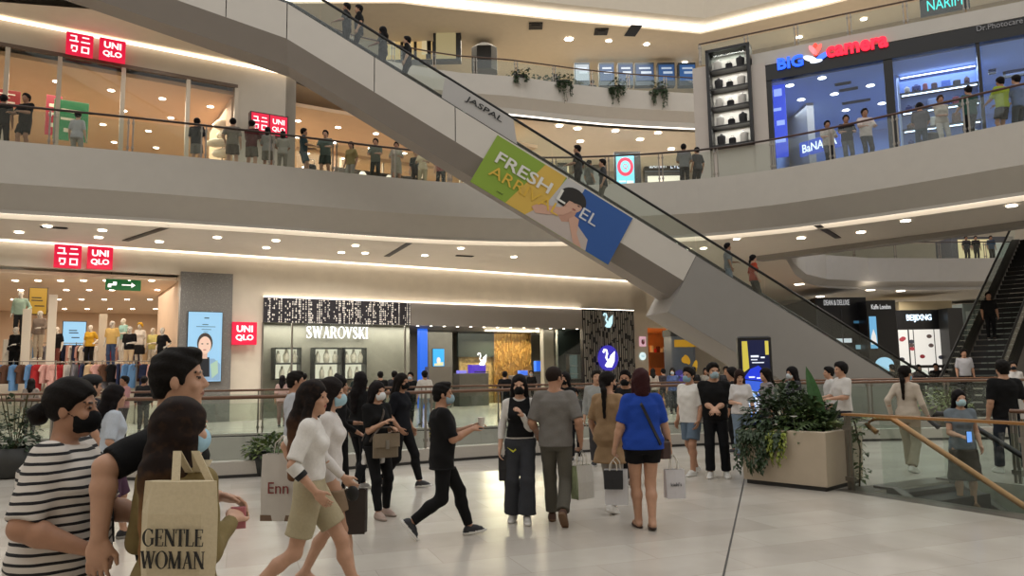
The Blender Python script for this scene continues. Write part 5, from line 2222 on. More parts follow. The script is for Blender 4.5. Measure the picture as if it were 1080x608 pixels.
g.box(-.33, .33, -.59, .59, 0, .02)
g.build('back_panel', glow('55655f', .7), t)
for x_, z_ in ((0, .05), (.0, -.35)):
    g = MB(M)
    g.box(-.22, .22, z_ - .03, z_, .02, .26)
    g.build('shelf', mat('c9cec8', .3, var=0), t)
sf2 = thing('shop_window', 'glass side panels of the jewellery shop entrance in the middle', 'window', FR @ Vector((fu(500), -.02, 0)))
for a_, b_ in ((483, 521), (521, 560), (560, 612)):
    g = MB(FR)
    g.box(fu(a_) + .02, fu(b_) - .02, -.03, -.01, .05, 3.6)
    g.build('glass_panel', M_SHOPGLASS, sf2)

for i in range(13):
    p = FR @ Vector((fu(440 + i * 14), -.05, 3.615))
    downlight(p, '%s tiny spotlight along the jewellery shop entrance ceiling' % ORD[i], 'spotlights along the jewellery entrance', .06, m=M_LAMP)
# ---- orange lit shop beyond and the round booth in front of it
rm = MB(FR)
rm.box(U[683] - .3, fu(790), 5, 5.2, 0, 4.2)
rm.box(U[683] - .2, U[683], .4, 5, 0, 4.2)
struct('wall_shop_orange', rm, mat('c47a35', .6, var=.1, scale=3))
rm = MB(FR)
rm.box(U[683] - .3, fu(790), .4, 5, 3.75, 3.9)
struct('ceiling_6', rm, mat('b5793f', .6, var=.05))
fill('fill_light', FR @ Vector((fu(695), 2.4, 3.7)), 2.5, 320, (1, .7, .38), 2, (0, 0, FRZ))
for i, (z_) in enumerate((1.0, 1.7, 2.3)):
    t = fbox('wall_shelf', 684, 706, 372, 372.5, 4.6, .4, mat('8a5428', .5, var=.05), '%s wooden shelf up the back wall of the orange shop' % ORD[i], 'shelf', .004, z0=z_)
    random.seed(i)
    for kx in range(6):
        x_ = fu(684.5, 4.7) + .16 + kx * .26
        g = MB(FR)
        h_ = random.uniform(.2, .42)
        w_ = random.uniform(.06, .1)
        zs_ = fz(695, 372, 4.6)
        g.bbox(x_ - w_, x_ + w_, 4.62, 4.8, max(z_, zs_), max(z_, zs_) + h_, .02)
        g.build('boxed_product', fab(random.choice(['e0c090', 'c03028', '5a2a18', 'f0e0c0', '30404a'])), label='%s box from the left on the %s shelf of the orange shop' % (ORD[kx], ORD[i]), cat='box', group='boxes on the orange shop shelves') if i == 2 else None
for py_, c_, lab, w_, h_ in ((360.5, 'd8a8b4', 'square pink poster sign on the stone pier', .42, .5), (376, 'd6eef2', 'small round pale lit sign on the stone pier', .34, .34)):
    M = faceF(677.5, py_, -.02)
    if 'round' in lab:
        g = MB(M)
        g.prism(oval(0, 0, .19, .19), 0, .06)
        o = g.build('sign', glow(c_, 1.0), label=lab, cat='sign')
        letters('EQ', M @ Matrix.Translation((0, 0, .062)), .12, mat('5a9aa8', .5, var=0), o, w=.2, depth=.004)
    else:
        o = solid_sign(M, w_, h_, glow(c_, .8), lab, .05)
        shape(oval(.0, -.02, .11, .13), .052, mat('9a4a5a', .5, var=0), 'printed_flower', o, M, .004)
        shape(oval(.05, .06, .06, .07), .058, mat('f0d8dc', .5, var=0), 'printed_flower', o, M, .004)
# booth: rounded glass kiosk with yellow and violet graphics
bp = gp(719, 32.0)
bt = thing('photo_booth', 'round cornered booth with yellow and violet graphics under the escalator', 'booth', bp)
bw = .54
BFm = frame(bp, .25)
def rbox(mb, w, d, z0, z1, r, n=5):
    pts = []
    for cx, cy, a0 in ((w - r, d - r, 0), (-w + r, d - r, 90), (-w + r, -d + r, 180), (w - r, -d + r, 270)):
        for i in range(n + 1):
            a = radians(a0 + 90 * i / n)
            pts.append((cx + r * cos(a), cy + r * sin(a)))
    mb.prism(pts, z0, z1)
g = MB(BFm)
rbox(g, bw, bw, .05, 3.0, .22)
g.build('body', mat('4c535c', .35, .2, var=.03), bt)
g = MB(BFm)
rbox(g, bw + .04, bw + .04, 3.0, 3.28, .24)
g.build('roof', M_BLACK, bt)
g = MB(BFm)
rbox(g, bw + .03, bw + .03, 0, .12, .24)
g.build('base', M_BLACK, bt)
random.seed(12)
for i in range(7):
    cx, cz = random.uniform(-.45, .45), random.uniform(.5, 2.8)
    cc = ['c79a1c', '4a3ab0', 'c79a1c', '2c3a78', '7a6ad0', 'd0a82c', '3a3a90'][i]
    g = MB(BFm @ Matrix.Translation((cx, -bw - .002 - .004 * i, cz)) @ Matrix.Rotation(pi / 2, 4, 'X'))
    g.prism(oval(0, 0, random.uniform(.1, .22), random.uniform(.12, .34), random.uniform(0, 3)), 0, .004)
    g.build('graphic_patch', mat(cc, .5, var=0), bt)
g = MB(BFm)
g.box(-.5, .5, -bw - .012, -bw, 2.55, 2.85)
g.build('header_band', mat('c79a1c', .5, var=0), bt)
FPY[0] = 110

# ---- upper clothes shop, second floor left
x0, x1 = fu(-60), fu(250)
rm = MB(FR)
rm.box(x0 - 3, x1 + 14, 11, 11.2, 7.92, 13)
rm.box(x1 - .1, x1 + .1, .5, 5, 7.92, 13)
struct('wall_shop_upper', rm, mat('cdaf90', .7, var=.02, scale=2))
rm = MB(FR)
rm.box(x0 - 3, x1 + 14, .35, 11, 12.35, 12.5)
struct('ceiling_7', rm, mat('cfae8c', .75, var=.02, scale=2))
fill('fill_light', FR @ Vector((x0 + 4, 4, 12.2)), 10, 950, (1, .84, .66), 5, (0, 0, FRZ))
fill('fill_light', FR @ Vector((x0 + 12, 4, 12.2)), 8, 700, (1, .84, .66), 5, (0, 0, FRZ))
fill('fill_light', FR @ Vector((x1 + 8, 8.2, 12.2)), 8, 700, (1, .84, .66), 4, (0, 0, FRZ))
uw = thing('shop_window', 'tall glass front of the upper clothes shop behind the balcony at left', 'window', FR @ Vector(((x0 + x1) / 2, -.05, 7.92)))
cols = [-60, 5, 61, 129, 198, 249]
for i in range(len(cols) - 1):
    g = MB(FR)
    g.box(fu(cols[i]) + .05, fu(cols[i + 1]) - .05, -.03, -.01, 7.7, ZT - .03)
    g.build('glass_panel', M_SHOPGLASS, uw)
for c_ in cols[1:]:
    g = MB(FR)
    g.box(fu(c_) - .07, fu(c_) + .07, -.06, .06, 7.92, ZT)
    g.build('mullion', mat('b7aa98', .4, .3, var=0), uw)
g = MB(FR)
g.box(x0, x1, -.08, .06, ZT - .12, ZT)
g.build('transom', mat('5c4a3c', .5, var=0), uw)
for c_ in (132, 138):
    g = MB(FR)
    g.tube([(fu(c_), -.10, 7.9), (fu(c_), -.10, 9.3)], .03, 6)
    g.build('door_handle', M_DARK, uw)
k_ = 0
for r_i, (yy, zz) in enumerate(((2.0, 12.34), (4.2, 12.34), (6.5, 12.34), (9.0, 12.34))):
    for i in range(9):
        p = FR @ Vector((x0 + 3 + i * 1.75 + (r_i % 2) * .6, yy, zz))
        downlight(p, '%s round spotlight in the %s row of the upper clothes shop' % (ORD[i], ORD[r_i]), 'spotlights in the upper clothes shop', .12)
# displays seen above the parapet
for px_, py_, d_, w_, h_, c_, lab in ((72, 128, 26.6, 1.1, 1.5, '2c7a4a', 'green poster board inside the upper clothes shop'), (53, 122, 26.6, .5, 1.5, 'b03040', 'red and yellow poster beside the green board upstairs'), (3, 104, 25.5, .8, .6, '9a2c2c', 'dark red round hat display at the far upper left')):
    p = gp(px_, d_, 9)
    M = face_frame((p.x, p.y, at(px_, py_, Y=d_).z), (cos(FRZ), sin(FRZ), 0))
    o = solid_sign(M, w_, h_, glow(c_, .55), lab, .05, 'poster')
    bars(M @ Matrix.Translation((0, 0, .052)), [(-w_ * .3, w_ * .3, h_ * .2, h_ * .28), (-w_ * .3, w_ * .1, 0, h_ * .06), (-w_ * .2, w_ * .3, -h_ * .3, -h_ * .2)], mat('d8d0c0', .5, var=0), o)
UR = [(12, 25.3, 'upstairs at the far left by the green poster'), (146, 27.92, 'upstairs in the middle of the glass front'), (186, 29.2, 'upstairs right of the glass door')]
for px_, d_, nm_ in UR:
    p = FR.inverted() @ gp(px_, d_, 9)
    rack(p.x, p.y, FR, 7.92, 1.7, 8, nm_, 1.9)
for px_, d_, tc_, bc_, nm_ in ((14, 24.9, '26242a', '26242a', 'mannequin in dark clothes upstairs at the far left edge'), (46, 26.4, 'c79b2e', '302c2c', 'mannequin in a yellow top upstairs left of the green poster'), (177, 29, '1a1a1c', '5a5048', 'mannequin in a black coat upstairs beside the right clothes rack')):
    p = gp(px_, d_, 9)
    mannequin((p.x, p.y, 7.92), 170, nm_, tc_, bc_)
# white abstract sculpture display seen at px 237
p = FR @ Vector((fu(236, 1.6), 1.6, 7.92))
g = MB()
random.seed(3)
for i in range(9):
    z_ = 7.92 + .3 + i * .42
    g.ball((p.x + random.uniform(-.3, .3), p.y + random.uniform(-.2, .2), z_), (random.uniform(.25, .55), .2, random.uniform(.12, .25)), 8)
g.tube([(p.x, p.y, 7.92), (p.x, p.y, 11.6)], .03, 6)
g.build('hanging_sculpture', mat('d9c8ae', .35, var=.05), label='pale stacked ornament standing behind the glass beside the upper pillar', cat='ornament')
# second bay right of the pillar, glowing peach, with white bell lamps
u3a, u3b = fu(312, 6), fu(520, 6)
g = MB(FR)
g.box(u3a, u3b + 3, 5.7, 6.0, 12.2, 13.5)
struct('wall_shop_upper_2', g, mat('c9a988', .7, var=.02))
sw2 = thing('shop_window', 'glass front of the upper shop bay right of the white pillar', 'window', FR @ Vector(((u3a + u3b) / 2, 5.8, 7.92)))
for i in range(5):
    a_, b_ = u3a + (u3b - u3a) * i / 5, u3a + (u3b - u3a) * (i + 1) / 5
    g = MB(FR)
    g.box(a_ + .03, b_ - .03, 5.84, 5.86, 7.7, 12.2)
    g.build('glass_panel', M_SHOPGLASS, sw2)
    g = MB(FR)
    g.box(b_ - .04, b_ + .04, 5.8, 5.9, 7.92, 12.2)
    g.build('mullion', mat('b7aa98', .4, .3, var=0), sw2)
g = MB(FR)
g.box(u3a + 1.8, u3a + 6.6, 5.60, 5.68, 10.8, 11.6)
t_ = g.build('sign', mat('1b1714', .5, var=0), label='black slanted sign board with pale round lamps in the upper shop bay', cat='sign')
for dx in (3.2, 4.6):
    g = MB(FR)
    g.ball((u3a + dx, 5.5, 11.2), (.22, .1, .34), 8)
    g.build('lamp_globe', glow('f4ead8', 1.0), t_)
for px_, d_, nm_ in ((367, 33, 'upstairs in the bay right of the pillar'), (440, 34, 'upstairs near where the escalator crosses')):
    p = FR.inverted() @ gp(px_, d_, 9)
    rack(p.x, p.y, FR, 7.92, 2.2, 9, nm_, 1.9)

FPY[0] = 350
# ---- second floor centre, seen between escalator and camera shop
bk2 = MB()
bk2.box(-2, 13, 44, 44.3, 7.92, 13.5)
bk2.box(12.7, 13, 31, 44, 7.92, 13.5)
struct('wall_centre_upper', bk2, mat('b8aea0', .6, var=.03, scale=2))
fill('fill_light', (5, 39, 13.3), 10, 900, (1, .95, .88), 6)  # fill added to brighten the upper centre ceiling


def flat_box(px0, px1, py0, py1, Y, dep, m_, lab, cat, name, bev=.01):
    a, b = at(px0, (py0 + py1) / 2, Y=Y), at(px1, (py0 + py1) / 2, Y=Y)
    z1, z0 = at((px0 + px1) / 2, py0, Y=Y).z, at((px0 + px1) / 2, py1, Y=Y).z
    g = MB()
    g.bbox(a.x, b.x, Y, Y + dep, z0, z1, bev)
    o = g.build(name, m_, label=lab, cat=cat)
    return o, Matrix(((1, 0, 0, (a.x + b.x) / 2), (0, 0, -1, Y - .003), (0, 1, 0, (z0 + z1) / 2), (0, 0, 0, 1))), b.x - a.x, z1 - z0


o, M, w, h = flat_box(648, 676, 160, 198, 38, .2, M_BLACK, 'big bright pink and blue screen on the second floor behind the escalator', 'screen', 'screen')
g = MB(M)
g.box(-w / 2 + .1, w / 2 - .35, -h / 2 + .1, h / 2 - .15, 0, .01)
g.build('picture', glow('6cc4e0', 1.1), o)
cx = -.12
ring_o, ring_i = oval(cx, .15, .42, .5), oval(cx, .15, .26, .32)
shape(ring_o, .012, glow('d8244e', 1.1), 'printed_ring', o, M, .004)
shape(ring_i, .018, glow('7fd0e8', 1.1), 'printed_disc', o, M, .004)
letters('Q', M @ Matrix.Translation((cx, .15, .024)), .3, glow('d8244e', 1.1), o, w=.22, depth=.004)
bars(M @ Matrix.Translation((cx, -.62, .012)), [(-.35, .0, -.05, .03), (.05, .4, -.12, .02)], glow('f0e8e0', 1), o)
o, M, w, h = flat_box(680, 722, 167, 193, 43, .6, mat('3a3836', .5, var=.05), 'dark fronted beauty shop with a white lit name on the second floor', 'shop', 'storefront')
g = MB(M)
g.box(-w / 2 + .15, w / 2 - .15, -h / 2 + .05, -h * .22, 0, .03)
g.build('lit_shelves', glow('e8e0cc', 1.0), o)
letters('BEAUTRIUM', M @ Matrix.Translation((-w * .17, h * .2, .01)), .28, glow('f4f4fa', 1.4), o, w=w * .42, depth=.02)
letters('EVE', M @ Matrix.Translation((w * .26, h * .2, .01)), .36, glow('e0e4f8', 1.3), o, w=w * .22, depth=.02)
g = MB(M)
g.box(-w / 2, w / 2, -.08, -.02, 0, .05)
g.build('shelf_edge', mat('6c7684', .4, var=0), o)
o, M, w, h = flat_box(566, 600, 160, 200, 42, .5, mat('a08f70', .5, var=.1), 'warm lit shop front on the second floor behind the escalator riders', 'shop', 'storefront')
g = MB(M)
g.box(-w / 2 + .2, w * .1, -h / 2 + .1, h * .2, 0, .03)
g.build('lit_window', glow('c8b080', .8), o)
g = MB(M)
g.box(w * .16, w / 2 - .1, -h / 2 + .1, h * .3, 0, .03)
g.build('door', M_DARK, o)
o, M, w, h = flat_box(604, 640, 172, 200, 42.5, .5, mat('6f6a62', .5, var=.1), 'grey shop front between the warm shop and the pink screen upstairs', 'shop', 'storefront')
g = MB(M)
g.box(-w / 2 + .15, w / 2 - .15, -h / 2 + .1, h * .25, 0, .03)
g.build('lit_window', mat('3b3a38', .3, var=.1), o)

# ---- camera shop on the right: black front, blue lit room, shelves
M_BLK = mat('0d0d0f', .35, var=0)
BLUE = mat('7d98cf', .6, var=.03)
gA, gB, gC, gD, gE = gu(735), gu(750), gu(797), gu(812), gu(1120, 0, 60)
cw = MB(GR)
cw.box(gA, gB, -.25, .3, 7.92, 13.9)
cw.box(gA, gA + .3, .3, 8, 7.92, 13.5)
cw.box(gC, gD, -.2, .3, 7.92, 13.6)
cw.box(gB, gC, -.15, .3, 7.92, gz(772, 157))
struct('wall_right', cw, mat('b9b0a8', .5, var=.02, scale=2))
# display niche
nz0, nz1 = gz(772, 157), gz(772, 52)
M0 = GR @ Vector(((gB + gC) / 2, -.35, nz0))
t = thing('display_cabinet', 'tall black framed display cabinet with white lit shelves beside the camera shop', 'cabinet', M0)
for q in ((gB, gB + .13, nz0, nz1), (gC - .13, gC, nz0, nz1), (gB, gC, nz1 - .12, nz1), (gB, gC, nz0, nz0 + .12)):
    g = MB(GR)
    g.box(q[0], q[1], -.4, .25, q[2], q[3])
    g.build('frame', M_BLK, t)
g = MB(GR)
g.box(gB, gC, .2, .25, nz0, nz1)
g.build('back_panel', mat('cfccc4', .5, var=.02), t)
tiers = [nz0 + .12 + i * (nz1 - nz0 - .24) / 5 for i in range(6)]
for i in range(5):
    zt = tiers[i]
    if i:
        g = MB(GR)
        g.box(gB + .13, gC - .13, -.36, .2, zt - .03, zt + .03)
        g.build('shelf', M_BLK, t)
    fl = bpy.data.lights.new('shelf_light', 'AREA')
    fl.shape = 'RECTANGLE'
    fl.size, fl.size_y, fl.energy = 1.2, .2, 9
    fl.color = (1, .97, .92)
    fo = bpy.data.objects.new('shelf_light', fl)
    fo.location = GR @ Vector(((gB + gC) / 2, -.1, tiers[i + 1] - .06))
    fo.rotation_euler = (0, 0, GRZ)
    COL.objects.link(fo)
    for k_, (fx, kind_) in enumerate(((.25, 'shirt'), (.5, 'bag'), (.76, 'shirt'))):
        xx = gB + (gC - gB) * fx
        g = MB(GR)
        if kind_ == 'shirt':
            g.lathe([(.12, 0), (.15, .1), (.17, .3), (.17, .38), (.06, .44), (.05, .48)], (xx, -.1, zt + .03), 12)
            o_ = g.build('folded_shirt', fab('d2d0ca' if (i + k_) % 3 else '3a3a3c'), label='%s shirt on a stand on the %s shelf up of the display cabinet' % ('left' if k_ == 0 else 'right', ORD[i]), cat='shirt', group='shirts in the tall display cabinet')
        else:
            g.bbox(xx - .13, xx + .13, -.2, .0, zt + .03, zt + .30, .04)
            o_ = g.build('small_bag', fab('28282a'), label='small black bag in the middle of the %s shelf up of the display cabinet' % ORD[i], cat='bag', group='bags in the tall display cabinet')
            g = MB(GR)
            g.tube([(xx - .07, -.1, zt + .29), (xx - .05, -.1, zt + .38), (xx + .05, -.1, zt + .38), (xx + .07, -.1, zt + .29)], .01, 5)
            g.build('handle', M_BLK, o_)
# black shop front
HB, HT = gz(870, 76), 13.46
hdr = MB(GR)
hdr.box(gD, gE, -.18, .2, HB, HT)
hd_ = hdr.build('shop_header', M_BLK, label='long black header over the camera shop carrying its sign', cat='header')
wn = thing('shop_window', 'tall glass front of the camera shop in black frames', 'window', GR @ Vector(((gD + gE) / 2, -.1, 7.92)))
gm = [812, 939.5, 1036, 1118]
for i in range(3):
    g = MB(GR)
    g.box(gu(gm[i], 0, 110) + .1, gu(gm[i + 1], 0, 110) - .1, -.08, -.06, 7.7, HB)
    g.build('glass_panel', M_SHOPGLASS, wn)
for i, wd in ((0, .12), (1, .15), (2, .05)):
    g = MB(GR)
    xg = gu(gm[i], 0, 110)
    g.box(xg - wd, xg + wd, -.14, .06, 7.92, HB)
    g.build('mullion', M_BLK, wn)
rm = MB(GR)
rm.box(gD, gE + 6, 9, 9.2, 7.92, 13.4)
rm.box(gD - .05, gD + .1, .2, 9, 7.92, 13.4)
struct('wall_shop_camera', rm, BLUE)
rm = MB(GR)
rm.box(gD, gE + 6, .2, 9, HB + .02, HB + .15)
struct('ceiling_8', rm, mat('8ea6d8', .7, var=.02))
COLB = (.60, .75, 1)
fill('fill_light', GR @ Vector((gD + 3, 4, HB - .1)), 5, 300, COLB, 5, (0, 0, GRZ))
fill('fill_light', GR @ Vector((gD + 8.5, 2.2, HB - .1)), 6, 260, COLB, 2.5, (0, 0, GRZ))
fill('fill_light', GR @ Vector((gD + 8, 5.5, HB - .1)), 6, 200, COLB, 4, (0, 0, GRZ))
M_LAMPB = glow('e8f2ff', 10)
for i, (px_, py_) in enumerate(((867, 82), (833, 90), (880, 99), (918, 90), (845, 105), (854, 116), (892, 116), (930, 109))):
    downlight(at(px_, py_, z=HB + .01), '%s round lamp on the blue camera shop ceiling' % ['big front left', 'small far left', 'middle', 'front right', 'second far left', 'third far left', 'low middle', 'back right'][i], 'lamps on the camera shop ceiling', .15, m=M_LAMPB)
for i, (px_, py_, w_) in enumerate(((889, 88, .6), (895, 94, .7), (903, 107, 1.1))):
    p = at(px_, py_, z=HB + .01)
    g = MB(frame(p, GRZ))
    g.box(-w_ / 2, w_ / 2, -.12, .12, -.03, 0)
    for q in range(4):
        g.box(-w_ / 2 + .05, w_ / 2 - .05, -.1 + q * .055, -.07 + q * .055, -.045, -.03)
    g.build('ceiling_vent', M_DARK, label='%s dark slotted vent on the blue camera shop ceiling' % ['smallest', 'middle', 'largest'][i], cat='vent')
# shelves with boxed cameras near the glass
sx0, sx1 = gu(948, 1.8, 100), gu(1034, 1.8, 90)
sh_t = thing('display_shelf', 'blue lit wall shelving full of boxes behind the camera shop glass', 'shelf', GR @ Vector(((sx0 + sx1) / 2, 1.8, 7.92)))
g = MB(GR)
g.box(sx0, sx1, 2.3, 2.4, 7.92, HB)
g.build('back_panel', mat('6f8ac6', .5, var=.05), sh_t)
for s_ in (sx0, sx1):
    g = MB(GR)
    g.box(s_ - .04, s_ + .04, 1.8, 2.35, 7.92, HB)
    g.build('side_panel', mat('a8bce4', .4, var=0), sh_t)
random.seed(21)
for i in range(5):
    z_ = HB - .75 - i * .72
    g = MB(GR)
    g.box(sx0, sx1, 1.8, 2.3, z_ - .03, z_ + .02)
    g.build('shelf_board', mat('20242e', .4, var=0), sh_t)
    g = MB(GR)
    g.box(sx0 + .1, sx1 - .1, 1.82, 1.9, z_ + .63, z_ + .65)
    g.build('light_strip', glow('cfe2ff', 5), sh_t)
    x = sx0 + .2
    kx = 0
    while x < sx1 - .35:
        w_ = random.uniform(.16, .34)
        h_ = random.uniform(.2, .42)
        cc = random.choice(['3a2230', '8fa8d8', '2a3a7c', '5a3c34', 'c8c4bc', '24262c', '7a3a4a', '3f62b8'])
        g = MB(GR)
        if random.random() < .45:
            g.bbox(x, x + w_, 1.86, 2.15, z_ + .02, z_ + .02 + h_, .03)
            nm_, ct = 'boxed_product', 'box'
        else:
            g.bbox(x, x + w_, 1.9, 2.1, z_ + .02, z_ + .02 + h_ * .7, .03)
            g.lathe([(.07, 0), (.09, .03), (.08, .12)], (0, 0, 0), 10) if False else None
            g.tube([(x + w_ / 2, 1.9, z_ + h_ * .36), (x + w_ / 2, 1.78, z_ + h_ * .36)], w_ * .26, 10)
            g.box(x + w_ * .3, x + w_ * .7, 1.94, 2.06, z_ + .02 + h_ * .7, z_ + .06 + h_ * .7)
            nm_, ct = 'camera', 'camera'
        if kx < 15:
            g.build(nm_, mat(cc, .4, var=.05), label='%s item from the left, a %s, on the %s shelf down in the camera shop' % (ORD[kx], ct, ORD[i]), cat=ct, group='goods on the camera shop shelves')
        x += w_ + random.uniform(.05, .14)
        kx += 1
# blue poster at left edge, inner light sign, dark counters
o = None
M = faceG(822, 125, .6)
bp_ = solid_sign(M, .55, 3.2, glow('2a4ae0', .9), 'tall glowing blue poster at the left inside the camera shop', .05, 'poster')
bars(M @ Matrix.Translation((0, 0, .052)), [(-.15, .15, .9, 1.2), (-.2, .1, .3, .42), (-.1, .2, -.3, -.1), (-.2, .2, -1, -.8)], glow('9ab4ff', 1), bp_)
p = GR @ Vector((gu(866, 3.2, 155), 3.2, 0))
zs_ = at(866, 153, Y=p.y).z
M = face_frame((p.x, p.y, zs_), (cos(GRZ - .5), sin(GRZ - .5), 0))
bs = solid_sign(M, 1.9, .62, glow('2c50c0', .8), 'blue light box sign hanging low inside the camera shop', .12)
letters('BaNANA', M @ Matrix.Translation((0, .0, .122)), .36, glow('e8f2ff', 1.6), bs, w=1.6, depth=.01, bold=.01)
for px_, d_, w_, h_, lab in ((842, 2.5, 1.3, 1.5, 'dark blue counter at the left inside the camera shop'), (925, 3.2, 1.6, 1.9, 'dark display counter in the middle of the camera shop'), (1060, 3.4, 2.0, 1.5, 'dark counter at the right inside the camera shop')):
    xg = gu(px_, d_, 160)
    g = MB(GR)
    g.bbox(xg - w_ / 2, xg + w_ / 2, d_, d_ + .7, 7.92, 7.92 + h_, .03)
    o = g.build('counter', mat('1c2436', .4, var=.05), label=lab, cat='counter')
    g = MB(GR)
    g.box(xg - w_ / 2 + .05, xg + w_ / 2 - .05, d_ - .01, d_, 7.92 + h_ - .5, 7.92 + h_ - .1)
    g.build('lit_panel', glow('5a86e8', .8), o)
for px_, py_, d_, w_, h_, lab in ((1072, 72, 3.5, .9, .7, 'dark screen on the back wall at the right of the camera shop'), (1046, 72, 3.0, .25, .5, 'small dark speaker on the wall of the camera shop')):
    M = faceG(px_, py_, d_)
    o = solid_sign(M, w_, h_, M_BLK, lab, .08, 'screen')
    bars(M @ Matrix.Translation((0, 0, .082)), [(-w_ * .4, w_ * .4, -h_ * .38, h_ * .38)], mat('2c3a5c', .2, var=0), o, 'screen_face')
# sign letters: blue word, flower emblem, red word
sg = thing('sign', 'blue and red glowing camera shop sign with a flower emblem on the black header', 'sign', GR @ Vector((gu(878, 0, 57), -.2, 13.2)))
M = faceG(833.5, 66, -.2)
dd = M.translation.y
letters('BIG', M, 13 * dd / F_PX, glow('2a62ff', 1.5), sg, 'lettering', w=27 * dd / F_PX, depth=.08, bold=.03)
M = faceG(903.5, 50, -.2)
dd = M.translation.y
letters('camera', M, 12.5 * dd / F_PX, glow('ff2440', 1.4), sg, 'lettering', w=62 * dd / F_PX * 1.0, depth=.08, bold=.035)
M = faceG(860.5, 57, -.2)
s_ = 25 * M.translation.y / F_PX
for a_, c_, rx_, ry_ in ((0, 'ff4a3c', .13, .30), (.55, 'ff8a90', .10, .27), (-.55, 'ff6a60', .10, .27)):
    shape([(x * s_, y * s_) for x, y in oval(-sin(a_) * .2, .12 + .05 * cos(a_), rx_, ry_, a_)], .05 + abs(a_) * .02, glow(c_, 1.2), 'emblem', sg, M, .02)
for sx_, c_ in ((-1, 'e8f0ff'), (1, '4a78ff')):
    shape([(sx_ * x * s_, y * s_) for x, y in oval(.25, -.18, .30, .12, .45)], .04, glow(c_, 1.3), 'emblem', sg, M, .02)
shape([(x * s_, y * s_) for x, y in oval(.0, -.36, .26, .08)], .07, glow('e8f0ff', 1.3), 'emblem', sg, M, .02)
M = faceG(1054, 26, -.2)
w2 = solid_sign(M, .01, .01, M_BLK, 'small dim white second sign at the right end of the black header', .01)
letters('Dr.Photocare', M, .2, mat('8f8f92', .4, var=0), w2, 'lettering', w=1.35, depth=.02)

# ---- third floor right: shopfronts behind the glass railing
k3 = MB(GR)
k3.box(gu(742), gE + 8, 12, 12.3, 14.05, 19.3)
struct('wall_upper_right', k3, mat('a8977f', .6, var=.03))
fill('fill_light', GR @ Vector((gD + 7, 5, 19.0)), 10, 260, (1, .9, .75), 5, (0, 0, GRZ))
p = GR @ Vector((gu(996, 3, 5), 3, 0))
M = face_frame((p.x, p.y, at(996, 4, Y=p.y).z), (cos(GRZ), sin(GRZ), 0))
ns = solid_sign(M, 1.7, .8, mat('1a1c1e', .4, var=0), 'dark sign with glowing cyan lettering on the third floor at right', .1)
letters('NARIM', M @ Matrix.Translation((0, 0, .102)), .42, glow('40d8d0', 1.6), ns, w=1.2, depth=.02)

# ---- third floor, centre back: dark framed shop with warm windows, blue shop row behind plants
b3 = MB()
b3.box(-12, -4.5, 40, 40.3, 14.9, 19.3)
b3.box(-4.5, 12, 47, 47.3, 14.9, 19.3)
struct('wall_upper_back', b3, mat('a99b84', .6, var=.03))
fill('fill_light', (2, 41, 19.1), 12, 900, (1, .88, .7), 6)  # added fill, lifts the third floor ceiling
o, M, w, h = flat_box(404, 458, 3, 64, 38.5, .6, mat('22211f', .4, var=.05), 'dark framed third floor shop front with warm lit windows', 'shop', 'storefront')
for i, (a_, b_) in enumerate(((-.46, -.16), (-.1, .1), (.16, .46))):
    g = MB(M)
    g.box(a_ * w, b_ * w, -h * .48, h * (.12 if i != 1 else .2), 0, .03)
    q = g.build('lit_window', glow('c9aa72', .8), o)
    shape([(x_ * .5 + (a_ + b_) / 2 * w, y_ - h * .16) for x_, y_ in ((-.3, -.8), (-.24, .3), (-.08, .5), (.08, .5), (.24, .3), (.3, -.8))], .035, glow('e2cfa4', .6), 'dressed_form', q, M, .06)
g = MB(M)
g.box(-w * .46, w * .3, h * .22, h * .46, 0, .02)
g.build('transom_glass', mat('7c8079', .2, var=.2, scale=2), o)
g = MB(M)
g.box(w * .34, w * .44, -h * .48, h * .1, .03, .09)
g.build('post', M_BLACK, o)
o, M, w, h = flat_box(457, 486, 25, 64, 37.5, .5, mat('2a2f33', .4, var=.05), 'dark grey third floor shop window right of the warm shop', 'shop', 'storefront')
g = MB(M)
g.box(-w * .4, w * .32, -h * .45, h * .25, 0, .03)
g.build('lit_window', glow('a89a72', .7), o)
o, M, w, h = flat_box(497, 524, 42, 72, 38, 1.2, mat('20201f', .5, var=.05), 'dark hooded stall on the third floor behind the planted railing', 'stall', 'stall', .3)
random.seed(31)
for i, (a_, b_, ca, lab) in enumerate(((606, 622, '9fb0c4', 'pale'), (632, 648, '3c5a86', 'left blue'), (652, 668, '35507a', 'second blue'), (670, 690, '32507c', 'third blue'), (694, 712, '2f5a94', 'fourth blue'), (716, 734, '3464a4', 'right blue'))):
    o, M, w, h = flat_box(a_, b_, 66, 90, 41, .5, mat('3a4a5c', .5, var=.05), '%s lit stall front in the row behind the planted railing upstairs' % lab, 'stall', 'stall')
    g = MB(M)
    g.box(-w * .45, w * .45, -h * .3, h * .4, 0, .03)
    g.build('lit_panel', glow(ca, .55), o)
    bars(M @ Matrix.Translation((0, 0, .035)), [(-w * .3, w * .3, h * .2, h * .28), (-w * .2, w * .35, 0, h * .1)], glow('b8c8dc', .7), o)

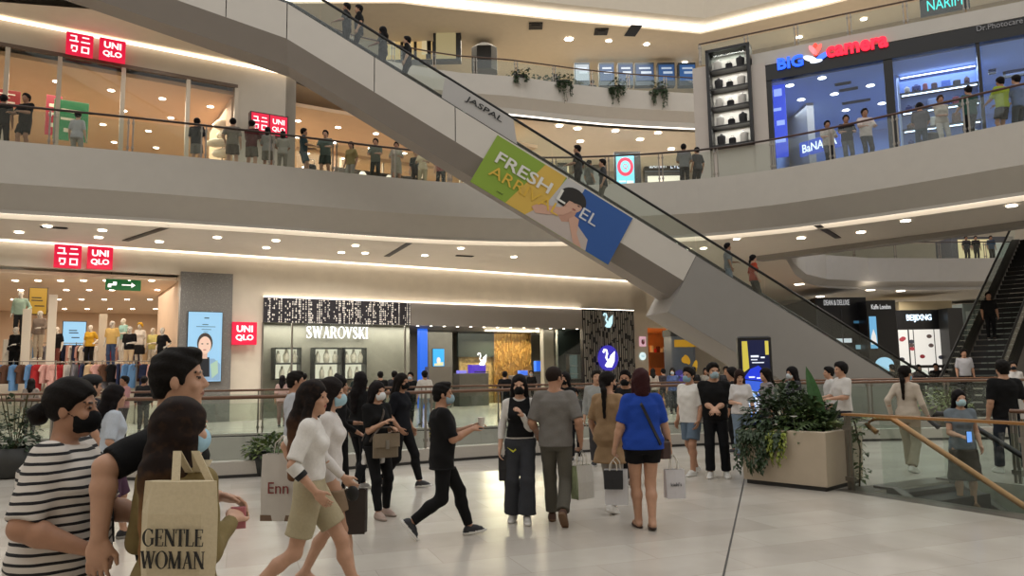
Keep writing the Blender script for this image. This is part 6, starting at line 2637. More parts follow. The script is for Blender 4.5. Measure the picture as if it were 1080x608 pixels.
# ---- right ground floor: far shops under the second balcony
o, M, w, h = flat_box(862, 916, 314, 402, 42, 6, mat('161618', .3, var=.03), 'black shop corner with dim white lettering behind the escalator foot', 'shop', 'storefront')
letters('DEAN & DELUXE', M @ Matrix.Translation((-w * .08, h * .44, 0)), .3, glow('b8b8b8', .9), o, w=w * .5, depth=.02)
g = MB(M)
for q in (-.48, .0, .46):
    g.box(q * w - .03, q * w + .03, -h / 2, h * .36, 0, .04)
g.build('mullions', mat('2c2c2e', .4, var=0), o)
for (x_, y_, w_, h_, c_) in ((.02, -.02, .3, .05, 'e8f0f8'), (.30, .2, .14, .03, '3a6a88'), (.34, -.1, .2, .05, '8fb8c8'), (.1, -.34, .2, .1, '8f8a70')):
    bars(M @ Matrix.Translation((0, 0, .01)), [((x_ - w_ / 2) * w, (x_ + w_ / 2) * w, (y_ - h_ / 2) * h, (y_ + h_ / 2) * h)], glow(c_, .7), o, 'lit_panel')
shape(oval(-.42 * w, -.06 * h, .5, .6), .02, glow('e0305c', 1.0), 'round_sign', o, M, .03)
shape(oval(-.42 * w, .0 * h, .3, .2), .055, glow('f0c0cc', 1.0), 'round_sign_mark', o, M, .02)
o2, M, w, h = flat_box(916, 947, 317, 402, 41, 4, mat('131315', .3, var=.03), 'tall black shop pier with two tall blue picture panels', 'shop', 'storefront')
letters('Kaffe London', M @ Matrix.Translation((0, h * .42, 0)), .26, glow('c8c8c8', 1.0), o2, w=w * .66, depth=.02)
for (x0_, x1_, y0_, y1_, c_) in ((-.44, -.2, -.1, .3, '6aa8d0'),):
    bars(M @ Matrix.Translation((0, 0, .01)), [(x0_ * w, x1_ * w, y0_ * h, y1_ * h)], glow(c_, 1.0), o2, 'picture')
shape([(-.42 * w, -.05 * h), (-.22 * w, -.05 * h), (-.25 * w, .06 * h), (-.32 * w, .14 * h), (-.4 * w, .05 * h)], .02, glow('e8e4e0', .9), 'printed_figure', o2, M, .02)
shape(oval(-.02 * w, -.30 * h, .5, .4), .02, glow('a8d4f0', 1.0), 'lit_emblem', o2, M, .03)
o3, M, w, h = flat_box(947, 1002, 327, 402, 46, 6, mat('121214', .3, var=.03), 'black framed shop with white lit shelves and a glowing name at right', 'shop', 'storefront')
letters('BEIJIXNG', M @ Matrix.Translation((-w * .06, h * .38, 0)), .48, glow('d4ecff', 1.7), o3, w=w * .48, depth=.03, bold=.02)
random.seed(17)
for (x0_, x1_, y0_, y1_) in ((-.48, -.30, -.28, .22), (-.27, -.2, -.28, .22), (-.18, .2, -.28, .22), (.22, .48, -.28, .22), (-.46, -.34, -.5, -.32), (-.30, -.18, -.5, -.32), (-.12, .04, -.5, -.32), (.06, .2, -.5, -.32), (.26, .44, -.5, -.32)):
    g = MB(M)
    g.box(x0_ * w, x1_ * w, y0_ * h, y1_ * h, 0, .02)
    q = g.build('lit_panel', glow('d8d4cc', .95), o3)
    for i in range(3):
        xx, yy = random.uniform(x0_ + .02, x1_ - .03) * w, random.uniform(y0_ + .15 * (y1_ - y0_), y1_ - .05) * h
        shape(oval(xx, yy, .16, .12), .022 + i * .004, glow(random.choice(['8a2a30', '5a4a44', 'b0434a', '3a3a44']), .6), 'printed_patch', q, M, .003)
o, M, w, h = flat_box(1002, 1018, 325, 402, 45, 3, mat('232220', .4, var=.05), 'dark plain pier between the white lit shop and the up escalator', 'pier', 'pier')
o, M, w, h = flat_box(948, 1004, 318, 327, 46.2, 4, mat('b5a480', .5, var=.03), 'cream band above the white lit shop at right', 'header', 'shop_header')
o, M, w, h = flat_box(1018, 1080, 320, 402, 52, 3, mat('5f6a68', .4, var=.05), 'greenish glass fronted shop behind the up escalator', 'shop', 'storefront')
g = MB(M)
for i in range(6):
    g.box((-.45 + i * .16) * w, (-.33 + i * .16) * w, -h * .4, h * .4, 0, .03)
g.build('lit_window', mat('88948f', .3, var=.1), o)
o, M, w, h = flat_box(812, 862, 318, 402, 50, 3, mat('6a6050', .5, var=.05), 'warm lit shop front beyond the escalator, left of the black corner', 'shop', 'storefront')
g = MB(M)
g.box(.05 * w, .42 * w, -h * .2, h * .42, 0, .03)
g.build('lit_window', glow('c8b070', .7), o)
g = MB(M)
g.box(-.1 * w, .4 * w, h * .1, h * .28, .03, .08)
g.build('name_board', M_BLACK, o)
# second floor people area far right: lit shop behind the second balcony
o, M, w, h = flat_box(1004, 1070, 250, 276, 52, 2, mat('4a4a50', .5, var=.1), 'lit shop front far away on the second balcony at right', 'shop', 'storefront')
g = MB(M)
g.box(-w * .4, w * .1, -h * .4, h * .4, 0, .03)
g.build('lit_window', glow('c8b88c', .9), o)
g = MB(M)
g.box(w * .16, w * .45, -h * .4, h * .3, 0, .03)
g.build('lit_window', glow('9a9a90', .7), o)
railing([(p[0], p[1]) for p in offset(V2[3:], .08)], 7.98, 9.0, 'far glass railing of the second balcony at right beyond the dark beam', mat('33241d', .4, var=0), 3.0)
fill('fill_light', (24, 54, 6.0), 14, 700, (1, .93, .82), 8)  # this and the next two: fill added for the far soffit and fascia
fill('fill_light', (24, 50, 13.2), 14, 900, (1, .93, .85), 6)
fill('fill_light', (17, 36, 13.2), 8, 500, (1, .95, .9), 5)

# ---- digital totem near the planter
tp = gp(800.5, 15.6)
tw, th_ = .69, at(800, 355, Y=15.6).z
tt = thing('digital_totem', 'black free standing advertising screen with a blue picture behind the planter', 'screen', tp)
TF = frame(tp, -.05)
g = MB(TF)
g.bbox(-tw / 2, tw / 2, -.08, .08, .08, th_, .03)
g.build('housing', M_BLACK, tt)
g = MB(TF)
g.bbox(-tw / 2 - .08, tw / 2 + .08, -.22, .22, 0, .08, .02)
g.build('base', M_DARK, tt)
g = MB(TF)
g.box(-tw / 2 + .06, tw / 2 - .06, -.088, -.081, .35, th_ - .08)
pc = g.build('picture', glow('0a1236', 1.0), tt)
TM = Matrix(((TF[0][0], 0, TF[0][1] * -1, 0), (TF[1][0], 0, TF[1][1] * -1, 0), (0, 1, 0, 0), (0, 0, 0, 1)))
TM = Matrix.Translation(Vector(tp) + Vector((0, 0, th_ / 2 + .1))) @ TM.to_3x3().to_4x4() @ Matrix.Translation((0, 0, .09))
qh = th_ / 2 - .2
for pts, c_, e_ in (([(-.27, .18), (.27, .12), (.2, .3), (.05, .45), (-.12, .38)], '2038d0', 1.0), ([(-.27, -.7), (.27, -.7), (.27, .1), (-.27, .16)], '3a62d8', .9), ([(-.27, .3), (-.27, qh), (-.16, qh), (-.14, .4)], 'c8b848', .9), ([(.2, qh * .7), (.27, qh * .7), (.27, qh), (.2, qh)], 'd0c050', .9), ([(-.2, -.55), (-.04, -.6), (-.02, -.1), (-.18, .0)], '8fb8f0', .9), ([(.05, -.55), (.22, -.5), (.2, .02), (.06, -.05)], '6a98e8', .9), ([(-.27, -.6), (.27, -.66), (.27, -.7), (-.27, -.7)], 'b8d0f0', .8)):
    shape(pts, .001 + .003 * hash(c_ + 'x').__abs__() % 1 * 0 + {'2038d0': .001, '3a62d8': .004, 'c8b848': .007, 'd0c050': .007, '8fb8f0': .008, '6a98e8': .008, 'b8d0f0': .012}[c_], glow(c_, e_), 'picture_patch', pc, TM, .003)
random.seed(8)
bars(TM @ Matrix.Translation((0, 0, .016)), [(-.1, .06, .62, .66), (-.1, .03, .56, .58), (.1, .18, .6, .63), (-.08, .16, .5, .52), (-.16, -.04, .2, .23), (0, .16, .18, .21), (-.2, .2, -.12, -.09), (-.2, .1, -.34, -.31), (-.05, .05, -.5, -.2)], glow('e8eefc', 1.0), pc)
# ceiling lamps seen on the big soffits
SOF = [(50, 238.5), (20, 245), (108, 243), (104, 250.5), (168, 255), (229, 250.5), (291, 253.8), (281, 261.5), (375, 259), (360, 266.5), (385, 267), (448, 269.5), (486, 262), (542, 271), (640, 245), (655, 257), (712, 256.5), (726, 263), (742, 262), (777, 252)]
for i, (px_, py_) in enumerate(SOF):
    downlight(at(px_, py_, z=6.085), '%s ceiling lamp from the left on the soffit under the first balcony' % (ORD + ['sixteenth', 'seventeenth', 'eighteenth', 'nineteenth', 'twentieth'])[i], 'lamps under the first balcony', .12, watts=45)
for i, (px_, py_) in enumerate(((845, 251), (908, 245), (955, 233), (1067, 217))):
    downlight(at(px_, py_, z=6.085), '%s ceiling lamp on the soffit at right before the dark beam' % ORD[i], 'lamps on the right soffit', .14, watts=30)
for i, (px_, py_) in enumerate(((843, 294), (918, 300), (950, 301), (985, 318), (900, 315), (865, 307), (953, 320))):
    downlight(at(px_, py_ + 6, z=6.085), '%s ceiling lamp under the far right balcony' % ORD[i], 'lamps under the far right balcony', .25, watts=60)
for i, (px_, py_) in enumerate(((590, 130.5), (609, 133.5), (649, 136), (694, 138), (612, 147), (708, 155), (675, 145))):
    downlight(at(px_, py_ + 2, z=13.48), '%s ceiling lamp on the upper centre ceiling behind the escalator' % ORD[i], 'lamps on the upper centre ceiling', .18, watts=20)
for i, (px_, py_) in enumerate(((600, 41), (642, 43), (682, 46.5), (722, 66), (843, 39), (911, 20))):
    downlight(at(px_, py_, z=19.28), '%s ceiling lamp under the topmost cove' % ORD[i], 'lamps under the topmost cove', .24 if i == 0 else .16, watts=25)
downlight(at(179, 26, z=13.48), 'single bright ceiling lamp under the upper balcony at top left', 'upper left lamp', .16, watts=30)
# dark slots in the soffits
def slot(pts, z, w, lab):
    g = MB()
    P_ = [at(*p, z=z) for p in pts]
    Q_ = [(p.x, p.y) for p in P_]
    g.sheet([[(x, y, z_) for x, y in offset(Q_, o_)] for o_, z_ in ((-w, z), (-w, z - .02), (w, z - .02), (w, z))])
    g.build('ceiling_slot', M_BLACK, label=lab, cat='slot')
slot([(181, 238), (132, 254)], 6.09, .10, 'dark slot running across the soffit left of the granite pillar')
slot([(434, 255), (408, 270.5)], 6.09, .10, 'dark slot across the soffit above the jewellery shop')
slot([(861, 237), (884, 251)], 6.09, .10, 'dark slot across the soffit at right before the beam')
slot([(672, 26), (664, 38)], 19.28, .3, 'black slot on the topmost ceiling')
for i, (px_, py_, w_) in enumerate(((57, 240, .7), (490, 270, .7), (568, 15, 0), (25, 0, 0))[:2]):
    p = at(px_, py_, z=6.09)
    g = MB(frame(p, .4))
    g.box(-w_ / 2, w_ / 2, -.09, .09, -.02, 0)
    for q in range(3):
        g.box(-w_ / 2 + .03, w_ / 2 - .03, -.07 + q * .05, -.045 + q * .05, -.032, -.02)
    g.build('ceiling_vent', M_DARK, label='small dark vent in the soffit %s' % ('at far left', 'above the jewellery shop')[i], cat='vent')
for i, (px_, py_) in enumerate(((565, 27), (634, 33))):
    p = at(px_, py_, z=19.28)
    g = MB(frame(p, 0))
    g.box(-.35, .35, -.35, .35, -.06, 0)
    g.box(-.22, .22, -.22, .22, -.1, -.06)
    g.build('ceiling_vent', M_DARK, label='square dark vent on the topmost ceiling, %s' % ('left one', 'right one')[i], cat='vent')

# ================================================================ people
def stripes():
    m, n, l, b = nodemat('striped_jersey')
    tc = n.new('ShaderNodeTexCoord')
    sx = n.new('ShaderNodeSeparateXYZ')
    l.new(tc.outputs['Object'], sx.inputs[0])
    ns = n.new('ShaderNodeTexNoise')
    ns.inputs['Scale'].default_value = 5
    l.new(tc.outputs['Object'], ns.inputs['Vector'])
    a = n.new('ShaderNodeMath')
    a.operation = 'MULTIPLY_ADD'
    a.inputs[1].default_value = .02
    l.new(ns.outputs['Fac'], a.inputs[0])
    l.new(sx.outputs[2], a.inputs[2])
    q = n.new('ShaderNodeMath')
    q.operation = 'MULTIPLY'
    q.inputs[1].default_value = 1 / .036
    l.new(a.outputs[0], q.inputs[0])
    f = n.new('ShaderNodeMath')
    f.operation = 'FRACT'
    l.new(q.outputs[0], f.inputs[0])
    g = n.new('ShaderNodeMath')
    g.operation = 'LESS_THAN'
    g.inputs[1].default_value = .34
    l.new(f.outputs[0], g.inputs[0])
    mx = n.new('ShaderNodeMix')
    mx.data_type = 'RGBA'
    mx.inputs[6].default_value = (*srgb('c9c2ba'), 1)
    mx.inputs[7].default_value = (*srgb('17161a'), 1)
    l.new(g.outputs[0], mx.inputs[0])
    l.new(mx.outputs[2], b.inputs['Base Color'])
    b.inputs['Roughness'].default_value = .85
    return m


def ombre(dark, light, z0, z1):
    """long hair whose dyed ends are lighter"""
    m, n, l, b = nodemat('dyed_hair')
    tc = n.new('ShaderNodeTexCoord')
    sx = n.new('ShaderNodeSeparateXYZ')
    l.new(tc.outputs['Object'], sx.inputs[0])
    mp = n.new('ShaderNodeMapRange')
    mp.inputs[1].default_value, mp.inputs[2].default_value = z0, z1
    l.new(sx.outputs[2], mp.inputs[0])
    w = n.new('ShaderNodeTexNoise')
    w.inputs['Scale'].default_value = 30
    l.new(tc.outputs['Object'], w.inputs[0])
    ad = n.new('ShaderNodeMath')
    ad.operation = 'MULTIPLY_ADD'
    ad.inputs[1].default_value = .5
    ad.inputs[2].default_value = -.25
    l.new(w.outputs['Fac'], ad.inputs[0])
    s_ = n.new('ShaderNodeMath')
    l.new(mp.outputs[0], s_.inputs[0])
    l.new(ad.outputs[0], s_.inputs[1])
    r = n.new('ShaderNodeValToRGB')
    r.color_ramp.elements[0].color = (*srgb(light), 1)
    r.color_ramp.elements[1].color = (*srgb(dark), 1)
    l.new(s_.outputs[0], r.inputs[0])
    l.new(r.outputs[0], b.inputs['Base Color'])
    b.inputs['Roughness'].default_value = .65
    b.inputs['Specular IOR Level'].default_value = .12
    return m


NEARMISS = []


def bag(p, w, h, dep, rz, m, label, text=None, tcol='2a2a2a', cat='bag', th=.05, hl=.12, m2=None, name='paper_bag', tilt=None, serif_txt=None, base=None, tw=None):
    """carrier bag hanging from its handles; p is where the hand holds it"""
    z0 = p.z - hl - h
    t = thing(name, label, cat, (p.x, p.y, z0), rz)
    R_ = Matrix.Translation((p.x, p.y, z0)) if False else Matrix.Identity(4)
    g = MB()
    wb = w * .96
    rowsq = []
    for z, ww, dd in ((0, wb, dep), (h * .5, w * .98, dep * 1.04), (h, w, dep * .7)):
        rowsq.append([(-ww / 2, -dd / 2, z), (0, -dd / 2 - .006, z), (ww / 2, -dd / 2, z), (ww / 2 - .012, 0, z), (ww / 2, dd / 2, z), (0, dd / 2 + .006, z), (-ww / 2, dd / 2, z), (-ww / 2 + .012, 0, z)])
    g.sheet(rowsq, closed=True)
    g.add(rowsq[0], [tuple(range(7, -1, -1))])
    inn = [(x * .97, y * .93, h) for x, y, z in rowsq[2]]
    g.sheet([rowsq[2], inn, [(x * .97, y * .93, h * .3) for x, y, z in rowsq[2]]], closed=True)
    g.add([(x * .97, y * .93, h * .3) for x, y, z in rowsq[2]], [tuple(range(8))])
    mats = [m]
    if m2 is not None:
        mats.append(m2)
    o = g_build(g, 'body', mats, t)
    if m2 is not None:
        for pl_ in o.data.polygons:
            if abs(pl_.normal.x) > .7:
                pl_.material_index = 1
    for s_ in (-1, 1):
        q = MB()
        q.tube([(-w * .2, s_ * dep * .3, h - .03), (-w * .17, s_ * dep * .22, h + hl * .6), (0, 0 + s_ * .008, h + hl), (w * .17, s_ * dep * .22, h + hl * .6), (w * .2, s_ * dep * .3, h - .03)], .005, 6)
        g_build(q, 'handle', [mat('cfc8bc', .6, var=0) if name != 'paper_bag' or m2 is None else mat('d8d2c4', .6, var=0)], t)
    if base:
        q = MB()
        q.box(-wb / 2 - .003, wb / 2 + .003, -dep / 2 - .004, dep / 2 + .004, 0, h * .09)
        g_build(q, 'base_band', [mat(base, .6)], t)
    if text:
        M = Matrix(((1, 0, 0, 0), (0, 0, -1, -dep / 2 - .012), (0, 1, 0, h * .5), (0, 0, 0, 1)))
        o_ = letters(text, M, th, mat(tcol, .6, var=0), None, 'lettering', w=tw or w * .55, depth=.003)
        # letters() placed it in the world frame; bring it into the bag's own frame
        o_.parent = t
    return t


def g_build(g, nm, mats, parent):
    """child mesh given in its parent's own coordinates"""
    me = bpy.data.meshes.new(nm)
    me.from_pydata([tuple(v) for v in g.v], [], g.f)
    me.polygons.foreach_set('use_smooth', g.sm)
    me.polygons.foreach_set('material_index', g.m)
    for m in mats:
        me.materials.append(m)
    me.update()
    o = bpy.data.objects.new(nm, me)
    COL.objects.link(o)
    o.parent = parent
    return o


def man(label, px, d, deg, **kw):
    p = gp(px, d) if 'at' not in kw else kw.pop('at')
    z = kw.pop('z', None)
    if z is not None:
        p = Vector((p.x, p.y, z))
    kw.setdefault('res', .007 if d < 4.5 else .009 if d < 9 else .012 if d < 13 else .016)
    kw.setdefault('seed', int(px) % 13)
    kw.setdefault('skin', int(px * 7) % 4)
    return figure('person', p, deg, label=label, **kw)


def child_tube(A, pts, r, m, nm, lab=None):
    """strap or band following points given in body units"""
    g = MB()
    g.tube([tuple(np.array(p) * A['k']) for p in pts], r, 6)
    o = g_build(g, nm, [m], A['ob'])
    if lab:
        o['label'] = lab
    return o


def band(A, s_, f0, f1, m, nm, lower=True, grow=.012):
    """ring of cloth or a watch round the arm"""
    a, b = (A['elbow'][s_], A['wrist'][s_]) if lower else (A['sh'][s_], A['elbow'][s_])
    g = MB()
    p0, p1 = a + (b - a) * f0, a + (b - a) * f1
    r0, r1 = ((.040, .027) if lower else (.05, .04))
    ra, rb = r0 + (r1 - r0) * f0 + grow, r0 + (r1 - r0) * f1 + grow
    g.tube([tuple(p0 * A['k']), tuple((p0 + p1) / 2 * A['k']), tuple(p1 * A['k'])], [ra * A['k'], (ra + rb) / 2 * A['k'] * 1.03, rb * A['k']], 14)
    return g_build(g, nm, [m], A['ob'])


def strap(A, s_, m, r=.007, front=True, back=True, low=.06, w=.02):
    """bag strap from one shoulder across the body to the other hip"""
    T = A['T']
    n = 18
    pts = []
    rx, ry, zs, cy = A['rx'], A['ry'], A['zs'], A['cy']
    for side in ((1,) if front and not back else (-1,) if back and not front else (1, -1)):
        q = []
        for i in range(n + 1):
            t = i / n
            z = .51 - t * (.51 - low)
            x = s_ * (.075 - t * .235)
            a, b = np.interp(z, zs, rx) + .034, np.interp(z, zs, ry) + .036
            xx = min(abs(x) / a, .999)
            y = side * b * (1 - xx ** 2.3) ** (1 / 2.3) + np.interp(z, zs, cy)
            if z > .43:
                y = y * (1 - (z - .43) / .08 * .75)
            q.append(T(x, y, z))
        g = MB()
        k = A['k']
        d = [np.array(T(0.3, side * 1.0, 1)) - np.array(T(.3, side * 1.0 - side * .0001, 1))]
        rows_ = []
        for i, p in enumerate(q):
            a = q[max(0, i - 1)]
            c = q[min(n, i + 1)]
            dv = unit(c - a)
            nn = unit(np.array([p[0] * .5, side * .12, 0]))
            sd = unit(np.cross(dv, nn))
            rows_.append([tuple((p + sd * w / 2 + nn * .004) * k), tuple((p - sd * w / 2 + nn * .004) * k), tuple((p - sd * w / 2 - nn * .012) * k), tuple((p + sd * w / 2 - nn * .012) * k)])
        g.sheet(rows_, closed=True)
        g_build(g, 'strap', [m], A['ob'])


WHITE_T, BLK_T = 'd6d3ce', '161618'
# ---- the four nearest
A = man('person in a striped top with hair in a bun, nearest at the left edge', 54, 3.35, -80, h=1.68, sex='f', fat=1.42, skin=0, hair=('bun', '14100e'), top=(stripes(), .46, -.045, .03),
        bot=('pants', '131315', .02), mask='17171a', R=(.25, .17, 1.00), L=(.12, .34, 1.04), lf='f2', rt='b2', nod=4, curl=.7)
strap(A, 1, mat('1c1a1c', .6, var=0), w=.02)
G1 = A
b_ = bag(Vector((A['palm'](1).x + .22, A['palm'](1).y + .15, .97)), .20, .24, .10, radians(20), mat('4a3528', .6), 'dark brown paper bag hanging low beside the person in stripes', hl=.10)
A = man('tall person in a plain black tee with short black hair, seen in profile at left', 172, 3.4, -62, h=1.81, sex='m', skin=1, hair=('short', '14110f'), top=(BLK_T, .46, -.04, .022), bot=('pants', '1b1b1e'),
        R=(.30, -.26, 1.00), L=(.22, .20, 1.03), lf='b2', rt='f2', yaw=-12, curl=.55, fat=1.02)
band(A, -1, .80, .93, mat('101012', .4, var=0), 'wristwatch', grow=.008)
A = man('person in an olive jacket with long brown hair carrying a canvas tote, front left', 176, 3.0, -24, h=1.585, sex='f', skin=3, hair=('long', ombre('1d1411', '7a5836', 1.12, 1.34), .50), top=('7a6b46', 1.0, -.10, .03),
        bot=('pants', '18181b'), mask='9fc4d6', R=(.10, .20, 1.17), L=(.18, .22, 1.0), yaw=-14, curl=1.0)
G3 = A
sc_ = G3['T']
# tote bag on the shoulder
pc = A['W'](A['T'](.23, -.03, .22))
tz = pc.z
tote = thing('tote_bag', 'cream canvas tote bag with black serif lettering on the shoulder of the olive jacket', 'bag', (pc.x - .06, pc.y - .15, .945), radians(-6))
g = MB()
rows_ = []
for z, w_, dd in ((0, .27, .05), (.1, .285, .075), (.25, .285, .07), (.36, .27, .035)):
    rows_.append([(-w_ / 2, 0, z), (-w_ * .35, -dd / 2, z), (0, -dd / 2 - .008, z), (w_ * .35, -dd / 2, z), (w_ / 2, 0, z), (w_ * .35, dd / 2, z), (0, dd / 2, z), (-w_ * .35, dd / 2, z)])
g.sheet(rows_, closed=True)
g.add(rows_[0], [tuple(range(7, -1, -1))])
g.add(rows_[-1], [tuple(range(8))])
M_CANVAS = mat('c2b496', .9, var=.04, scale=70, bump=.2)
g_build(g, 'body', [M_CANVAS], tote)
shp = A['W'](A['T'](.115, -.0, .50))
lp_ = shp - Vector(tote.location)
lp_.rotate(Matrix.Rotation(radians(6), 3, 'Z'))
for s_, dx in ((-1, -.0), (1, .0)):
    g = MB()
    q = [Vector((.045 + s_ * .055, -.02 if s_ < 0 else .03, .34)), Vector((lp_.x * .6 + .02 + s_ * .035, lp_.y * .35 - .03, .46)), Vector((lp_.x + s_ * .012, lp_.y - .03, lp_.z - .015)), Vector((lp_.x + .005 + s_ * .012, lp_.y + .04, lp_.z + .045))]
    rr = []
    for i, p in enumerate(q):
        rr.append([p + Vector((-.015, 0, 0)), p + Vector((.015, 0, 0)), p + Vector((.015, .005, 0)), p + Vector((-.015, .005, 0))])
    g.sheet(rr, closed=True)
    g_build(g, 'strap', [M_CANVAS], tote)
Mt = Matrix(((1, 0, 0, .005), (0, 0, -1, -.047), (0, 1, 0, .135), (0, 0, 0, 1)))
o_ = serif('GENTLE\nWOMAN', Mt, .058, M_BLACK, None, 'lettering', w=.235, depth=.004, gap=.05, line=1.30)
o_.parent = tote
# phone-pink small thing in hand
pp = A['palm'](1)
g = MB(frame((pp.x + .01, pp.y - .02, pp.z - .03), radians(20)))
g.bbox(-.03, .03, -.005, .005, -.045, .045, .004)
g.build('phone', mat('b36a70', .4, var=0), label='pink phone held by the person in the olive jacket', cat='phone')

# ---- pair with the big white bag
A = man('person in a white tee and khaki shorts with waist long hair, striding right', 326, 5.6, -82, h=1.69, sex='f', fat=.98, skin=1, hair=('long', ombre('171211', '6a4a34', 1.05, 1.40), .56), top=(WHITE_T, .44, .09, .016),
        bot=('shorts', 'a3987c', .03, .36), shoe=('c8bca8', 'd8d2c8'), R=(.235, .06, .86), L=(.22, -.12, .92), lf=(.06, .34, .085, -8), rt=(.06, -.40, .16, 40), yaw=-15, curl=.4)
band(A, 1, -.02, .30, mat('d0cec9', .8), 'sleeve_band', grow=.012)
band(A, 1, .30, .46, mat('141416', .8), 'sleeve_band', grow=.009)
pb1 = Vector((gp(296, 5.95).x, 5.95, 1.20))
bag(pb1, .30, .50, .13, radians(-8), mat('b9b3ab', .6, var=.03, scale=12), 'big white paper bag with red brown lettering behind the person in khaki shorts', 'Enn', '7a2f2c', th=.085, hl=.14, base='6a5340')
A2 = man('person in a white long sleeved blouse half hidden behind the khaki shorts walker', 346, 6.15, -84, h=1.66, sex='f', fat=.95, skin=3, hair=('long', '1a1413', .34), top=('cfcac6', .98, -.10, .02),
         bot=('shorts', '8f7a64', .02, .34), shoe=('2a1f1c', '17130f', 'sandal'), mask='9fc0cc', R=(.24, .14, .90), L=(.22, -.08, .9), lf=(.06, -.20, .1, 16), rt=(.06, .20, .08, 0))
pp = A2['palm'](1)
g = MB()
g.ball((pp.x + .02, pp.y - .04, pp.z - .06), (.05, .02, .06), 10)
g.build('sunglass_case', M_BLACK, label='black round case held by the person in the white blouse', cat='case')
bag(Vector((pp.x - .03, pp.y + .16, .84)), .24, .34, .1, 0, mat('2e2622', .5), 'dark shopping bag hanging behind the legs of the khaki shorts walker', hl=.08)

# ---- middle left group
man('person in a pale grey shirt behind the waist long hair, at left of the group', 309, 9.6, -70, h=1.72, sex='m', skin=0, hair=('short', '17130f'), top=('aeb2b8', .46, -.04, .022), bot=('pants', '3a3c42'), lf='f2', rt='b2')
man('person in black with long black hair just right of the white blouse', 356, 9.4, -60, h=1.64, sex='f', skin=0, hair=('long', '120f0f', .36), top=('1a191b', .9, -.04, .02), bot=('pants', '17171a'), L='bent', R=(.2, .2, .98), yaw=-20)
man('tall person in a black jacket with long black hair and grey sneakers', 379, 10.9, -30, h=1.70, sex='f', skin=1, hair=('long', '151112', .42), top=('1b1b1d', 1.0, -.05, .028), bot=('pants', '1c1c20'), shoe=('8a8680', 'c8c4bc'), lf='f2', rt='b2', yaw=30)
A = man('person in a black tee and white mask raising a hand, taupe bag at the hip', 397, 9.0, -135, h=1.58, sex='f', fat=.98, skin=1, hair=('long', '171313', .36), top=(BLK_T, .42, .0, .016), bot=('pants', '161619'), shoe=('a48f84', '8f8076'),
        mask='d4d8da', R=(.06, .24, 1.18), L=(.10, .22, 1.10), yaw=12, lf='w', rt='f2')
strap(A, -1, mat('4a4038', .6, var=0), w=.025)
pc = A['W'](A['T'](.0, .20, .02))
t = thing('shoulder_bag', 'taupe canvas bag with a flap carried in front by the white masked person', 'bag', (pc.x, pc.y - .03, pc.z - .14), radians(-150))
g = MB()
g.bbox(-.15, .15, -.05, .05, 0, .27, .03)
g_build(g, 'body', [mat('6f6250', .8)], t)
g = MB()
g.bbox(-.155, .155, .04, .062, .12, .28, .01)
g_build(g, 'flap', [mat('7d6f5c', .8)], t)
g = MB()
g.box(-.02, .02, .062, .07, .1, .2)
g_build(g, 'buckle', [M_STEEL], t)
g = MB()
g.tube([(-.14, 0, .26), (-.06, -.02, .34), (.06, -.02, .34), (.14, 0, .26)], .012, 6)
g_build(g, 'handle', [mat('4a4038', .6, var=0)], t)
g = MB()
A['_'] = 0
# white shirt tied round the waist
F = Field(A['lo'], A['hi'], A['R3'])
F.loft(A['o'], np.eye(3), [-.22, -.1, .06], [.19, .185, .16], [.13, .125, .105], [-.02, -.02, -.01], 0)
F.folds(.004, 2, 1.3)
F.sub_ell(A['o'] + np.array([.16, .12, -.1]), (.16, .12, .3), None, .01)
A['part']('tied_shirt', F, fab('c8c5c0'))
A = man('person in a dark navy polo and black mask with long hair, striding right', 423, 11.2, -115, h=1.69, sex='f', fat=1.05, skin=0, hair=('long', '17120f', .32), top=('181b26', .45, -.02, .018), bot=('pants', '151518'),
        mask='131315', L='hang', R=(.20, .10, .88), lf=(.1, .26, .085, -6), rt=(.1, -.26, .13, 30))
A = man('person in a black tee with pale back print holding a cup, walking right', 467, 7.85, -78, h=1.61, sex='m', fat=1.04, skin=0, hair=('short', '131110'), top=('18181a', .46, -.12, .03), bot=('pants', '161618', .0),
        shoe=('1e2026', 'd8d6d2'), R=(.10, .30, 1.14), L=(.06, .34, 1.16), lf=(.07, .30, .085, -6), rt=(.07, -.34, .19, 52), yaw=-6, mask='8fa8b4')
pp = (A['palm'](1) + A['palm'](-1)) / 2
g = MB()
g.lathe([(.028, 0), (.036, .09), (.037, .10), (.030, .10)], (pp.x + .03, pp.y, pp.z - .02), 14)
cup = g.build('cup', mat('c9c2b8', .5, var=0), label='small pale cup held by the person in the black printed tee', cat='cup')
Tm = lambda x, y, z: A['W'](A['T'](x, y, z))
g = MB()
for i, (w_, z_) in enumerate(((.11, .36), (.13, .33), (.09, .30), (.12, .25), (.08, .22))):
    c0 = np.array([-w_ / 2, -.136, z_])
    for q in range(5):
        x_ = c0[0] + w_ * q / 5
        vs = [A['T'](x_ + dx, -.128 - .012 * (z_ < .34), z_ + dz_) * A['k'] for dx, dz_ in ((0, 0), (w_ / 5 * .7, 0), (w_ / 5 * .7, .018), (0, .018))]
        vs2 = [v + np.array([0, .012, 0]) for v in vs]
        g.add([tuple(v) for v in vs + vs2], [(3, 2, 1, 0), (4, 5, 6, 7), (0, 1, 5, 4), (1, 2, 6, 5), (2, 3, 7, 6), (3, 0, 4, 7)])
g_build(g, 'back_print', [mat('8a8038', .7, var=0)], A['ob'])

